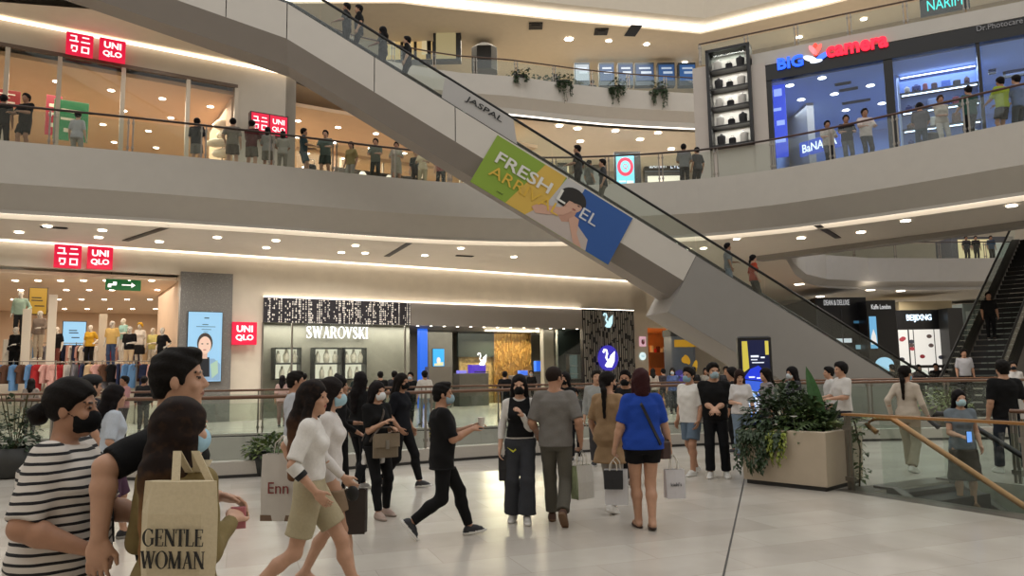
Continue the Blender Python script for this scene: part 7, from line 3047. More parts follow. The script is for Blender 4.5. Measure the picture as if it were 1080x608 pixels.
# ---- middle couple
A = man('person in a white blouse with a black vest, black mask and wide dark jeans', 550, 8.6, 176, h=1.63, sex='f', fat=.95, skin=3, hair=('long', '151112', .32), top=('cfccc8', .98, .06, .014), top2=('17171a', 0, .08, 0),
        bot=('pants', '36383d', .055), shoe=('b8b5b0', 'd8d5d0'), mask='131315', L='chest', R='hang', lf=(.07, .10, .08, 0), rt=(.10, -.04, .08, 0))
g = MB()
tk = [(-.05, .055), (-.028, .03), (.045, .07), (-.024, .012), (-.06, .04)]
V0 = np.array([.10, .135, -.10])
rows_ = [tuple((A['o'] + V0 + np.array([x, .0 - abs(x) * .2, z])) * A['k']) for x, z in tk]
rows2 = [tuple((A['o'] + V0 + np.array([x, .016 - abs(x) * .2, z])) * A['k']) for x, z in tk]
g.add(rows_ + rows2, [(0, 1, 2, 3, 4), (9, 8, 7, 6, 5)] + [(i, (i + 1) % 5, 5 + (i + 1) % 5, 5 + i) for i in range(5)])
g_build(g, 'tick_emblem', [mat('c8c832', .6, var=0)], A['ob'])
# black bag against her thigh
pp = A['palm'](1)
bag(Vector((pp.x + .07, pp.y + .02, pp.z + .06)), .16, .26, .08, .1, mat('17171a', .6), 'small black bag at the thigh of the person in the black vest', hl=.08, name='hand_bag')
A = man('person in a grey tee and olive trousers with a green and white bag', 588, 8.45, -8, h=1.73, sex='m', fat=1.05, skin=0, hair=('buzz', '241a16'), top=('6f6c68', .45, -.06, .022), bot=('pants', '55524a', .008),
        shoe=('4a3022', '6a5038'), R=(.27, .02, .88), L=(.22, .16, .95), lf=(.07, .16, .08, 0), rt=(.08, -.24, .16, 46), yaw=-38, curl=.9)
pp = A['palm'](1)
bag(Vector((pp.x + .0, pp.y, pp.z - .03)), .24, .36, .12, radians(38), mat('bdbab2', .6, var=.03), 'white paper bag with a green printed side held by the person in grey', m2=mat('8f9a78', .6, var=.25, scale=14), hl=.16)
# ---- tan dress and blue tee
A = man('person in a long tan tee and grey trousers with a low ponytail', 645, 9.1, -32, h=1.66, sex='f', fat=1.0, skin=1, hair=('pony', '171311', .42), top=('94795a', .46, -.30, .035), bot=('pants', '8f8a84', .01), shoe=('c9c6c0', 'd8d5d0'),
        mask='1c1c20', L=(.25, .12, .88), R='hang', lf='f2', rt='b2', yaw=-30)
A = man('person in a royal blue tee and black shorts seen from behind holding two bags', 681, 8.1, 4, h=1.68, sex='f', fat=1.20, skin=1, hair=('bob', '33181a'), top=('1c409a', .44, -.05, .028), bot=('shorts', '111114', .02, .22), shoe=('5a3420', '3a2216', 'sandal'),
        R=(.31, .07, .86), L=(.29, .06, .86), lf=(.05, .10, .08, 0), rt=(.06, -.06, .09, 8), curl=.95)
strap(A, -1, mat('17161a', .5, var=0), w=.03, low=.0, front=False)
for s_, nm_, tx_, m_, w_, h_, lab in ((1, 'paper_bag', "kiehl's", mat('c4c2c6', .55, var=.02), .21, .30, 'white paper bag with small dark lettering in the right hand of the blue tee'),):
    pp = A['palm'](s_)
    bag(Vector((pp.x + .02, pp.y, pp.z - .02)), w_, h_, .11, radians(6), m_, lab, tx_, '2a2c34', th=.04, hl=.15)
pp = A['palm'](-1)
bag(Vector((pp.x + .02, pp.y - .02, pp.z - .02)), .25, .36, .13, radians(-10), mat('c0bfc2', .55, var=.02), 'white plastic bag in the left hand of the blue tee, behind a black pouch', '9.98', '5a5a60', th=.03, hl=.13, tw=.08, name='plastic_bag')
bag(Vector((pp.x - .02, pp.y - .115, pp.z - .04)), .20, .19, .06, radians(-10), mat('17171b', .6), 'black cloth pouch hanging in front of the white plastic bag', hl=.11, name='pouch')
pc = A['W'](A['T'](.235, -.02, -.0))
g = MB(frame((pc.x, pc.y + .02, pc.z - .16), .3))
g.bbox(-.07, .07, -.04, .04, 0, .2, .03)
g.build('shoulder_bag', mat('3a2622', .5), label='dark brown bag at the right hip of the blue tee', cat='bag')
man('person in dark clothes and black mask between the tan tee and the blue tee', 663, 11.2, 160, h=1.67, sex='m', skin=0, hair=('short', '161212'), top=('18181b', .9, -.04, .02), bot=('pants', '17171b'), mask='121214', lf='f2', rt='b2')
man('person with glasses in a pale jacket by the railing left of the tan tee', 632, 13.3, 170, h=1.66, sex='m', skin=1, hair=('short', '24201d'), top=('8f918f', .9, -.04, .022), bot=('pants', '3c3a3c'), L='fwd', yaw=10)
man('person in black with a black mask standing behind the grey tee', 598, 14.0, 150, h=1.62, sex='f', skin=1, hair=('long', '151112', .25), top=('1b1a1d', .9, -.04, .02), bot=('pants', '1a1a1d'), mask='111113')
man('child in a grey top and dark jeans by the railing holding a hand', 608, 14.2, 165, h=1.32, sex='m', skin=1, hair=('short', '161211'), top=('5a5a58', .4, -.03, .015), bot=('pants', '22242c'), shoe=('cfccc8', 'd8d5d0'), R='fwd', L=(.36, .08, .95))
# ---- right of the middle
man('person in a white tee and denim shorts with white sneakers facing left', 731, 12.1, 128, h=1.69, sex='m', fat=1.08, skin=0, hair=('puff', '161312'), top=(WHITE_T, .47, -.07, .03), bot=('shorts', '5f6f80', .03, .40), shoe=('cfcdc8', 'dcdad6'),
    mask='7fa0b0', L=(.23, .1, .86), R='hang', lf=(.1, .12, .08, 0), rt=(.1, -.2, .1, 14))
A = man('person in a black tee and black trousers with hands clasped, by the planter', 757, 11.8, 165, h=1.75, sex='m', fat=1.08, skin=1, hair=('puff', '161312'), top=('111113', .44, -.05, .022), bot=('pants', '16181e', .008), shoe=('cfcdc8', 'dcdad6'),
        mask='93a8b0', L='clasp', R='clasp', lf='w', rt=(.1, .1, .08, 0), yaw=20)
man('person in a white tee and pale jeans with long brown hair looking down', 784, 14.0, 172, h=1.62, sex='f', skin=3, hair=('long', '2a1b18', .33), top=('cac7c6', .42, -.04, .02), bot=('pants', '6f7f90'), R=(.1, .24, 1.08), nod=18)
man('person with dark hair in black behind the clasped hands person', 776, 15.0, 60, h=1.66, sex='m', skin=0, hair=('puff', '151112'), top=('1b1b1d', .9, -.04, .02), bot=('pants', '1b1b1d'))
man('person in grey with dark hair in front of the black advertising screen', 812, 14.6, 100, h=1.64, sex='f', skin=1, hair=('long', '17120f', .2), top=('8a8486', .9, -.04, .02), bot=('pants', '2a2a2c'))
man('person in dark clothes and white mask just behind the planter leaves', 840, 15.0, 110, h=1.66, sex='f', skin=1, hair=('long', '131011', .2), top=('3a3a3c', .9, -.04, .02), bot=('pants', '2a2a2c'), mask='c8d0d4')
man('person in a white tee looking left behind the planter', 893, 13.6, 95, h=1.73, sex='m', skin=1, hair=('puff', '151211'), top=('c9c6c2', .46, -.04, .022), bot=('pants', '2a2c34'), L='bent', R='bent')
man('person in white farther back left of the white tee behind the planter', 879, 16.2, 80, h=1.65, sex='m', skin=1, hair=('short', '151211'), top=('c4c2c0', .9, -.04, .02), bot=('pants', '3a3c44'))
A = man('person in a cream blouse and khaki trousers with a low ponytail at right', 962, 12.0, -50, h=1.67, sex='f', fat=1.0, skin=1, hair=('pony', '17120f', .40), top=('bfb3a4', .97, -.02, .02), bot=('pants', '8f8470', .02), shoe=('c9c6c0', 'd0cdc8'),
        mask='6fa6c0', R=(.24, .14, .9), L=(.22, -.1, .9), lf='f2', rt='b2', yaw=-15)
ph_ = gp(1021, 9.6)
A = man('person in a pale blue top and pale mask riding up behind the near glass railing', 1020, 10.4, 172, h=1.60, sex='f', fat=1.0, skin=3, hair=('long', '141011', .40), top=('6e7880', 0.25, -.05, .018), bot=('skirt', '3a362e', .05, .55), shoe=('7a5a3c', '5a4030'),
        mask='a8c4cc', R=(.10, .26, 1.05), L=(.2, .1, .9), z=-.28, at=gp(1019, 10.4))
pp = A['palm'](1)
g = MB(frame((pp.x, pp.y - .03, pp.z), .1))
g.bbox(-.04, .04, -.006, .006, -.06, .10, .005)
o = g.build('phone', M_BLACK, label='phone with a lit blue screen held by the person behind the near glass railing', cat='phone')
g = MB(frame((pp.x, pp.y - .03, pp.z), .1))
g.box(-.034, .034, -.0085, -.0065, -.05, .09)
g.build('screen_face', glow('6fa0f0', 1.2), o)
A = man('person in a black tee and dark jeans seen from behind at the right edge', 1067, 11.6, -8, h=1.73, sex='m', fat=1.05, skin=1, hair=('puff', '14110f'), top=('121214', .46, -.06, .025), bot=('pants', '232a36', .006), shoe=('d0cec8', 'd8d6d2'), lf='f2', rt='b2')
pp = A['W'](A['T'](.20, -.05, .25))
bag(Vector((pp.x + .02, pp.y, pp.z + .1)), .22, .30, .08, .2, mat('b9b6b0', .7), 'white cloth bag at the right shoulder of the black tee at the right edge', hl=.12, name='cloth_bag')
# riders and walkers far right
p = UM @ Vector((.9, .15, uz(.9) + .21 - .0))
man('person in a grey white tee and dark trousers at the foot of the up escalator', 1030, 24, 165, h=1.72, sex='m', skin=0, hair=('short', '161312'), top=('a9a8ac', .46, -.04, .022), bot=('pants', '16181e'), at=UM @ Vector((.54, .1, uz(.36) + .21)), res=.016)
man('person in black higher up on the up escalator at the right edge', 1070, 26, 160, h=1.72, sex='m', skin=0, hair=('short', '161312'), top=('131315', .46, -.04, .022), bot=('pants', '131318'), at=UM @ Vector((4.0, .1, uz(3.96) + .21)), res=.018)
man('person in a white blouse beside the up escalator at the right edge', 1074, 21.0, 150, h=1.72, sex='f', skin=1, hair=('short', '161312'), top=('c4c0bc', .9, -.04, .022), bot=('pants', '2a2a30'), mask='20242a', z=.0)
# ---- left background
A = man('person in a dark tee and cap with a grey backpack behind the striped top', 90, 9.2, -40, h=1.70, sex='m', skin=1, hair=('short', '121113'), top=('2b2d33', .46, -.04, .022), bot=('shorts', '4a4c52', .02, .38), shoe=('1a1a1c', '8a8a88'), lf='f2', rt='b2')
pc = A['W'](A['T'](0, -.19, .28))
t = thing('backpack', 'grey backpack on the back of the person in the cap', 'backpack', (pc.x, pc.y, pc.z - .22), radians(-40))
g = MB()
g.bbox(-.15, .15, -.09, .07, 0, .44, .05)
g_build(g, 'body', [mat('5d6066', .8)], t)
g = MB()
g.bbox(-.11, .11, -.12, -.08, .03, .22, .03)
g_build(g, 'pocket', [mat('6d7076', .8)], t)
for s_ in (-1, 1):
    g = MB()
    g.tube([(s_ * .09, .07, .42), (s_ * .10, .16, .47), (s_ * .11, .28, .38), (s_ * .12, .27, .2), (s_ * .12, .08, .06)], .014, 6)
    g_build(g, 'strap', [mat('3a3c42', .8)], t)
g = MB()
hp = A['Hd'](0, -.012, .085) * A['k']
g.ball(tuple(hp), (.105, .125, .075), 12)
fr_ = A['Hd'](0, .13, .07) * A['k']
g.add([tuple(A['Hd'](x, y, z) * A['k']) for x, y, z in ((-.075, .09, .07), (.075, .09, .07), (.055, .17, .055), (-.055, .17, .055), (-.075, .09, .06), (.075, .09, .06), (.055, .17, .047), (-.055, .17, .047))], [(0, 1, 2, 3), (7, 6, 5, 4), (0, 4, 5, 1), (1, 5, 6, 2), (2, 6, 7, 3), (3, 7, 4, 0)])
g_build(g, 'cap', [mat('15161a', .8)], A['ob'])
A = man('person in a white tee and purple patchwork shorts with dark long hair', 114, 7.9, -55, h=1.60, sex='f', skin=1, hair=('long', '141011', .30), top=('b4bcc6', .46, -.10, .03), bot=('shorts', '4c3346', .02, .5), shoe=('1c1a1c', '8a8680'), R=(.22, .1, .9), lf='f2', rt='b2')
pp = A['palm'](1)
g = MB(frame((pp.x, pp.y - .02, pp.z - .05), .3))
g.bbox(-.035, .035, -.005, .005, -.06, .08, .004)
g.build('phone', mat('b8b4a8', .4, var=0), label='pale phone hanging in the hand of the white tee and purple shorts', cat='phone')
man('person in a pink tee standing in front of the lower clothes shop', 129, 19.8, 140, h=1.68, sex='m', skin=0, hair=('short', '161312'), top=('b28484', .46, -.04, .02), bot=('pants', '3a3438'), L='bent')
# ---- shoppers on the far walkway and inside the shops
FAR = [
    (297, 24.0, 5, 1.62, 'f', ('long', '141011', .3), 'c4a6a0', '8a6a62', 'person in a pink white top looking into the first jewellery window'),
    (320, 24.8, 10, 1.70, 'm', ('short', '161312'), '4a4c52', '2a2a2c', 'person in grey at the middle jewellery window'),
    (355, 24.6, 0, 1.68, 'm', ('short', '161312'), '2a2c30', '232327', 'person in dark grey at the right jewellery window'),
    (377, 24.2, -20, 1.70, 'm', ('short', '161312'), '1c2a28', '232327', 'person in dark green right of the jewellery windows'),
    (401, 24.4, 20, 1.72, 'm', ('short', '161312'), '1d1d20', '1d1d20', 'person in a black tee left of the blue light column'),
    (416, 25.0, -10, 1.73, 'm', ('short', '161312'), '23252b', '26262a', 'person in charcoal just left of the jewellery entrance'),
    (433, 24.0, 170, 1.68, 'm', ('short', '161312'), '16181e', '16181e', 'person in near black by the glowing blue column'),
    (448, 23.6, 25, 1.72, 'm', ('short', '161312'), 'c6c2bc', '8492a0', 'person in a white shirt and pale jeans in front of the grey plinth'),
    (533, 26.5, 0, 1.66, 'm', ('short', '161312'), '17171a', '1b1b1e', 'person in black standing at the jewellery shop counter'),
    (561, 33.5, 170, 1.66, 'f', ('bun', '161312'), '17171a', '1b1b1e', 'shop assistant in black by the gold curtain'),
    (690, 29.5, 0, 1.66, 'f', ('long', '161312', .2), 'a39a90', '5a564f', 'person in beige entering the orange lit shop'),
    (701, 31.0, 20, 1.66, 'm', ('short', '161312'), '38343a', '2a2a2c', 'person in dark grey beside the orange lit shop door'),
    (711, 27.5, 160, 1.68, 'f', ('long', '161312', .2), '4a5a86', '2a2a34', 'person in blue in front of the yellow booth'),
    (733, 27, 15, 1.72, 'm', ('short', '161312'), '232327', '232327', 'person in black under the escalator right of the booth'),
    (746, 29, 160, 1.68, 'f', ('long', '161312', .2), '6f6c66', '2c2c30', 'person in grey under the escalator between the booth and the screen'),
    (768, 26, 170, 1.70, 'm', ('puff', '161312'), '26262a', '26262a', 'person in black just left of the advertising screen'),
    (926, 27.0, 160, 1.66, 'f', ('long', '161312', .2), '5a5a5c', '2c2c30', 'person in grey below the black shop pier at right'),
    (944, 28.5, 20, 1.70, 'm', ('short', '161312'), '232327', '232327', 'person in black below the white lit shop, left one'),
    (972, 29, 170, 1.66, 'f', ('long', '161312', .2), '302c34', '26262a', 'person in dark violet below the white lit shop'),
    (990, 30, 150, 1.70, 'm', ('short', '161312'), '1d1d20', '1d1d20', 'person in black below the white lit shop, right one'),
    (1000, 27, 10, 1.66, 'f', ('bob', '161312'), '6a625a', '2c2c30', 'person in brown grey left of the up escalator'),
    (150, 22.6, 10, 1.66, 'm', ('short', '161312'), '232428', '2a2a2c', 'person in black at the entrance of the lower clothes shop'),
    (30, 21.4, 20, 1.64, 'f', ('long', '161312', .25), '8a8078', '2a2a2c', 'person in taupe at the far left of the walkway'),
]
for px_, d_, dg, h_, sx_, hr_, tc_, bc_, lab in FAR:
    man(lab, px_, d_, dg, h=h_, sex=sx_, hair=hr_, top=(tc_, .46 if px_ % 2 else .9, -.04, .02), bot=('pants', bc_), lf='f2' if px_ % 3 else 'stand', rt='b2' if px_ % 3 else 'stand', res=.018, L='bent' if px_ % 4 == 0 else 'hang', mask='aebcc4' if 90 < abs(dg) and px_ % 2 else None)


# ---- second floor: people along the balcony
def ubase(px, dy):
    """place dy metres behind the balcony edge in column px"""
    q = at(px, 160, Y=20)
    k = q.x / q.y
    for i in range(len(E2) - 1):
        (ax, ay), (bx, by) = E2[i], E2[i + 1]
        den = (bx - ax) - k * (by - ay)
        t = (k * ay - ax) / den if abs(den) > 1e-9 else -1
        if 0 <= t <= 1:
            return gp2(px, ay + (by - ay) * t + dy, 8.6)


def up(label, px, dy, deg, **kw):
    p = ubase(px, dy)
    kw.setdefault('res', .017)
    kw.setdefault('seed', int(px) % 11)
    kw.setdefault('skin', int(px * 3) % 4)
    return figure('person', (p.x, p.y, 7.92), deg, label=label, **kw)


def gp2(px, Y, z):
    py = 150
    for _ in range(6):
        p = at(px, py, Y=Y)
        py -= (z - p.z) * F_PX / Y
    return p


S_ = ('short', '141011')
UPP = [
    (2, .9, 20, 1.70, 'm', S_, '1a1a1c', '1a1a1c', 'pants', 'hang', 'person in dark clothes at the far left edge of the balcony'),
    (26, .8, 170, 1.76, 'm', S_, '131315', '17171a', 'shorts', 'rail', 'person in a black tee and shorts leaning on the balcony at far left'),
    (81, 1.5, 10, 1.62, 'f', ('bun', '141011'), 'a7a6a8', '8f8a80', 'pants', 'hang', 'person in a pale grey tee and beige trousers walking on the balcony'),
    (207, 1.1, 0, 1.64, 'm', S_, '26282c', '6f6c68', 'shorts', 'bent', 'person in a black tee left of the pale balcony group'),
    (245, .9, 10, 1.70, 'm', S_, '7d766c', '5a5148', 'shorts', 'hip', 'person in a taupe tee below the upper pillar'),
    (265, 1.0, -10, 1.74, 'm', S_, '5a2a2c', '6a645a', 'shorts', 'rail', 'person in dark red with a raised hand before the double sign'),
    (282, .9, 0, 1.55, 'f', ('bob', '141011'), '8c8a86', '6f6a60', 'shorts', 'bent', 'person in a grey tee under the double sign'),
    (298, .9, 15, 1.48, 'f', ('bob', '141011'), 'a59f96', '8a8378', 'pants', 'bent', 'smaller person in a cream top right of the double sign'),
    (320, .9, -70, 1.66, 'm', S_, '2a4048', '3a5058', 'shorts', 'bent', 'person in dark teal in profile on the balcony'),
    (343, 1.0, 180, 1.70, 'm', S_, '5a6862', '3a443e', 'shorts', 'rail', 'person in a grey green tee on the balcony near the escalator'),
    (370, 1.6, 160, 1.62, 'f', ('bun', '141011'), '8a7a50', '9a948a', 'pants', 'hang', 'person in a mustard and pink top on the balcony'),
    (396, 1.0, 175, 1.64, 'm', S_, '5c6258', '2c302c', 'pants', 'rail', 'person in an olive tee and dark trousers on the balcony'),
    (418, 1.0, 180, 1.60, 'f', ('short', '141011'), '9a9484', '8f8878', 'skirt', 'bent', 'person in a beige dress on the balcony'),
    (446, 1.3, 170, 1.60, 'f', ('short', '3a3030'), 'c9b898', 'a59878', 'pants', 'bent', 'person in a cream top next to a black one where the escalator crosses'),
    (439, 1.9, 170, 1.66, 'm', S_, '17171a', '17171a', 'pants', 'hang', 'person in black beside the cream top where the escalator crosses'),
    (465, 1.4, 170, 1.62, 'm', S_, '8a2c30', '1b1b1e', 'pants', 'hang', 'person in a red top partly hidden by the escalator'),
    (577, 2.6, -30, 1.66, 'f', ('short', '141011'), '8a8a88', '4a4a4c', 'pants', 'hang', 'person in grey on the middle balcony behind the escalator'),
    (622, 2.4, -60, 1.64, 'm', S_, '4a4a4a', '3a3a3a', 'pants', 'hang', 'person in dark grey on the middle balcony left of the pink screen'),
    (722, 1.2, -20, 1.70, 'm', S_, '6f6f70', '26262a', 'pants', 'bent', 'person in a grey shirt on the balcony left of the display cabinet'),
    (736, 1.6, 20, 1.66, 'f', ('short', '141011'), '3a3a3c', '26262a', 'pants', 'hang', 'person in black close to the white column on the balcony'),
    (874, 1.0, 175, 1.66, 'm', S_, 'a89f98', '2a2c34', 'pants', 'rail', 'person in a pale tee, left of the three leaning before the camera shop'),
    (894, 1.0, 165, 1.72, 'm', S_, '201a1c', '4a4a4c', 'pants', 'rail', 'person in a dark tee, middle of the three leaning before the camera shop'),
    (914, 1.0, 175, 1.80, 'm', S_, 'c0b4b0', '17171c', 'pants', 'rail', 'person in a white tee, right of the three leaning before the camera shop'),
    (972, 1.2, -30, 1.68, 'm', S_, '4a464c', '2a3a4a', 'pants', 'rail', 'person in charcoal with back turned, before the camera shelves'),
    (994, 1.1, 170, 1.72, 'f', ('short', '3a2a24'), 'a39a90', 'a8a4a0', 'pants', 'clasp', 'person in a pale cap and tee before the camera shelves'),
    (1024, .9, 0, 1.74, 'm', S_, '24443c', '17171c', 'pants', 'rail', 'person in a dark green tee with back turned before the camera shelves'),
    (1058, .9, 10, 1.78, 'm', S_, '8a9a30', '20242a', 'shorts', 'rail', 'person in a lime yellow and green shirt at the camera shop'),
    (1075, 1.2, 20, 1.84, 'm', S_, '5a6a90', '2a3440', 'pants', 'rail', 'person in blue at the right edge of the camera shop'),
]
for px_, dy, dg, h_, sx_, hr_, tc_, bc_, bk_, arm_, lab in UPP:
    up(lab, px_, dy, dg, h=h_, sex=sx_, hair=hr_, top=(tc_, .46, -.05, .022), bot=(bk_, bc_), L=arm_, R='hang' if arm_ == 'hip' else arm_, lf='w', rt='w' if px_ % 2 else 'f2')
for px_, dy, w_, h_, c_, lab in ((328, 1.6, .34, .62, '17171a', 'black suitcase standing behind the balcony beside the teal profile'), (430, 1.5, .34, .5, '201d1e', 'dark bag on the balcony floor by the cream top'), (986, 2.2, .6, .9, '101114', 'black case standing before the camera shelves')):
    p = ubase(px_, dy)
    g = MB(frame((p.x, p.y, 7.92), .2))
    g.bbox(-w_ / 2, w_ / 2, -.14, .14, .05, .05 + h_, .05)
    o = g.build('suitcase', mat(c_, .5), label=lab, cat='suitcase')
    g = MB(frame((p.x, p.y, 7.92), .2))
    g.tube([(-.1, 0, h_), (-.1, 0, h_ + .22), (.1, 0, h_ + .22), (.1, 0, h_)], .012, 6)
    g.build('handle', M_STEEL, o)
    for s_ in (-1, 1):
        g = MB(frame((p.x, p.y, 7.92), .2))
        g.tube([(s_ * w_ * .35, -.03, .03), (s_ * w_ * .35, .03, .03)], .03, 8)
        g.build('wheel', M_RUBBER, o)
# ---- riders on the long escalator
RID = [(369, 90, 1.70, 'm', '2a2a2c', '1f1f22', 'person in dark clothes, topmost rider seen on the long escalator'), (381, 100, 1.74, 'm', '121214', '17171a', 'person in black, second rider from the top of the long escalator'),
       (399, 80, 1.66, 'f', '151517', '26262a', 'person with long hair in black, third rider from the top'), (427, 90, 1.70, 'm', '161618', '1b1b1f', 'person in black riding alone above the name panel'),
       (607, 75, 1.76, 'm', '1c1c1f', '17171a', 'person in black riding above the advert with an arm out'), (641, 85, 1.68, 'f', '3a3a3c', '6a655c', 'person in a grey shirt and beige trousers riding above the blue of the advert'),
       (770, -90, 1.62, 'm', '6f7274', '7a8694', 'person in a grey shirt near the lower end of the long escalator'), (793, -80, 1.62, 'f', '9a3a24', '4a463f', 'person in a red orange tee with a ponytail low on the long escalator')]
for i, (px_, dg, h_, sx_, tc_, bc_, lab) in enumerate(RID):
    p = rider_pos(px_, .7 if i % 2 else 1.0)
    hr_ = ('long', '141011', .3) if 'long hair' in lab else ('pony', '141011', .2) if 'ponytail' in lab else ('short', '141011')
    figure('person', p, dg, h=h_, sex=sx_, hair=hr_, top=(tc_, .46, -.06, .024), bot=('pants', bc_), L='hang' if i % 2 else 'bent', R='hip' if i == 4 else 'hang', res=.015, label=lab, skin=i % 4, seed=i, lf='stand', rt='f2' if i % 2 else 'stand')
# two far up on the third floor and on the far right balcony
for px_, d_, z_, lab in ((586, 36.6, 14.9, 'person in dark clothes behind the plants on the third floor'), (625, 37.4, 14.9, 'person in black on the third floor right of the hanging plants')):
    p = gp2(px_, d_, z_ + 1)
    figure('person', (p.x, p.y, z_), 20, h=1.68, sex='m', hair=S_, top=('1c1c1e', .46, -.05, .02), bot=('pants', '1c1c1e'), res=.024, label=lab)
for px_, tc_, lab in ((1020, '2a2c34', 'tiny person in navy on the far right balcony, left one'), (1030, '1c1c20', 'tiny person in black on the far right balcony, middle one'), (1046, '2c4460', 'tiny person in blue on the far right balcony, right one')):
    p = gp2(px_, 46.2, 8.6)
    figure('person', (p.x, p.y, 7.92), 170, h=1.68, sex='m', hair=S_, top=(tc_, .46, -.05, .02), bot=('pants', '1c1c1e'), res=.026, label=lab)

# ================================================================ planters and plants
LEAFS = {}


def leaf_mat(c, c2=None):
    return mat(c, .45, var=.25, scale=18, spec=.5)


def leaf_cluster(name, parent, spots, size, m, seed, droop=.3, shape_='ivy', org=None):
    """one mesh of leaves with their stalks; spots = (point, outward direction)"""
    rnd = random.Random(seed)
    g = MB()
    for p, d in spots:
        p, d = Vector(p), Vector(d)
        if d.length < 1e-4:
            d = Vector((0, 0, 1))
        d.normalize()
        d = (d + Vector((rnd.uniform(-.5, .5), rnd.uniform(-.5, .5), rnd.uniform(-.5, .3) - droop))).normalized()
        s_ = size * rnd.uniform(.6, 1.25)
        sd = d.cross(Vector((rnd.uniform(-.4, .4), rnd.uniform(-.4, .4), 1))).normalized()
        nn = sd.cross(d).normalized()
        tip = p + d * s_ - Vector((0, 0, s_ * .2))
        m1 = p + d * s_ * .45
        w = s_ * (.33 if shape_ == 'ivy' else .2)
        g.add([p, m1 + sd * w + nn * s_ * .1, tip, m1 - sd * w + nn * s_ * .1, m1], [(0, 1, 4), (1, 2, 4), (2, 3, 4), (3, 0, 4)])
    return g.build(name, m, parent)


G_D, G_M, G_L, G_Y = leaf_mat('33452a'), leaf_mat('475a32'), leaf_mat('6b7a40'), leaf_mat('7f8a34')
# ---- the big stone planter by the escalator
c0, c1, c2 = gp(785, 11.15), gp(873, 10.25), gp(906, 11.0)
pA, pB = Vector((c0.x, c0.y, 0)), Vector((c1.x, c1.y, 0))
ud_ = (pB - pA).normalized()
vd_ = Vector((-ud_.y, ud_.x, 0))
if vd_.y < 0:
    vd_ = -vd_
PL, PD, PH = (pB - pA).length, 1.15, at(873, 457, Y=c1.y).z
FRP = Matrix(((ud_.x, vd_.x, 0, pA.x), (ud_.y, vd_.y, 0, pA.y), (0, 0, 1, 0), (0, 0, 0, 1)))
pt = thing('planter', 'big square stone planter by the down escalator filled with plants', 'planter', FRP @ Vector((PL / 2, PD / 2, 0)))
g = MB(FRP)
ring = lambda i, z: [(i, i, z), (PL - i, i, z), (PL - i, PD - i, z), (i, PD - i, z)]
g.sheet([ring(.0, .06), ring(-.02, PH), ring(.03, PH + .012), ring(.06, PH), ring(.08, PH - .15)], closed=True)
g.build('box', mat('b5a793', .5, var=.03, scale=6), pt)
g = MB(FRP)
g.sheet([ring(.03, 0), ring(.03, .06), ring(0, .06)], closed=True)
g.build('plinth', M_DARK, pt)
g = MB(FRP)
g.add(ring(.08, PH - .12), [(0, 1, 2, 3)])
g.build('soil', mat('2b221b', .9, var=.3), pt)
rnd = random.Random(5)
PW = lambda u, v, z: FRP @ Vector((u, v, z))
# trailing ivy, bushy on the left and hanging over the front
def bush(name, label, cu, cv, r, hgt, n, size, m, seed, hang=0, base=None):
    base = PH - .1 if base is None else base
    c = PW(cu, cv, base)
    t = thing(name, label, 'plant', c)
    rr = random.Random(seed)
    st = MB()
    spots = []
    for i in range(14):
        a = rr.uniform(0, 2 * pi)
        e = rr.uniform(.2, 1.0)
        tip = c + Vector((cos(a) * r[0] * e * .8, sin(a) * r[1] * e * .8, hgt * rr.uniform(.5, .95)))
        st.tube([c + Vector((cos(a) * .04, sin(a) * .04, 0)), c.lerp(tip, .55) + Vector((0, 0, .06)), tip], .008, 5)
    st.build('stems', mat('3b3a22', .7, var=.1), t)
    for i in range(n):
        a, b = rr.uniform(0, 2 * pi), rr.uniform(-.1, 1.0)
        e = rr.uniform(.55, 1.0)
        d = Vector((cos(a) * sqrt(max(0, 1 - b * b)), sin(a) * sqrt(max(0, 1 - b * b)), b))
        spots.append((c + Vector((d.x * r[0] * e, d.y * r[1] * e, max(.02, d.z * hgt * e))), d))
    leaf_cluster('leaves', t, spots, size, m, seed)
    return t, c


bush('bushy_plant', 'bushy dark green plant filling the left half of the big planter', .42, .52, (.64, .52), .76, 1300, .12, G_D, 2)
bush('bushy_plant', 'mid green leafy plant at the middle of the big planter', .78, .45, (.44, .38), .62, 650, .12, G_M, 3)
# hanging ivy strands over the front and left
t = thing('trailing_ivy', 'trailing ivy hanging over the front left of the big planter', 'plant', PW(.3, .1, PH))
spots = []
st = MB()
for i in range(46):
    u = rnd.uniform(-.06, .62)
    L_ = rnd.uniform(.15, .62) * (1.0 if u < .45 else .55)
    side = rnd.random() < .3
    p0 = PW(u, .15, PH + .05) if not side else PW(.1, rnd.uniform(.1, .7), PH + .05)
    o_ = PW(u, -.08, PH - .02) if not side else PW(-.10, (FRP.inverted() @ p0).y, PH - .02)
    pts = [p0, o_] + [o_ + Vector((rnd.uniform(-.03, .03), rnd.uniform(-.03, .0), -L_ * q / 3)) for q in (1, 2, 3)]
    st.tube(pts, .004, 4)
    for q in range(1, len(pts)):
        for w in range(5):
            pp = pts[q - 1].lerp(pts[q], w / 5)
            spots.append((pp + Vector((rnd.uniform(-.03, .03), rnd.uniform(-.04, .0), 0)), Vector((rnd.uniform(-1, 1), -1, -.2))))
st.build('stems', mat('4a4a28', .7, var=.1), t)
leaf_cluster('leaves', t, spots, .075, G_D, 6, .5)
t = thing('trailing_ivy', 'yellow green ivy strands hanging at the middle of the planter front', 'plant', PW(.62, .05, PH))
spots = []
st = MB()
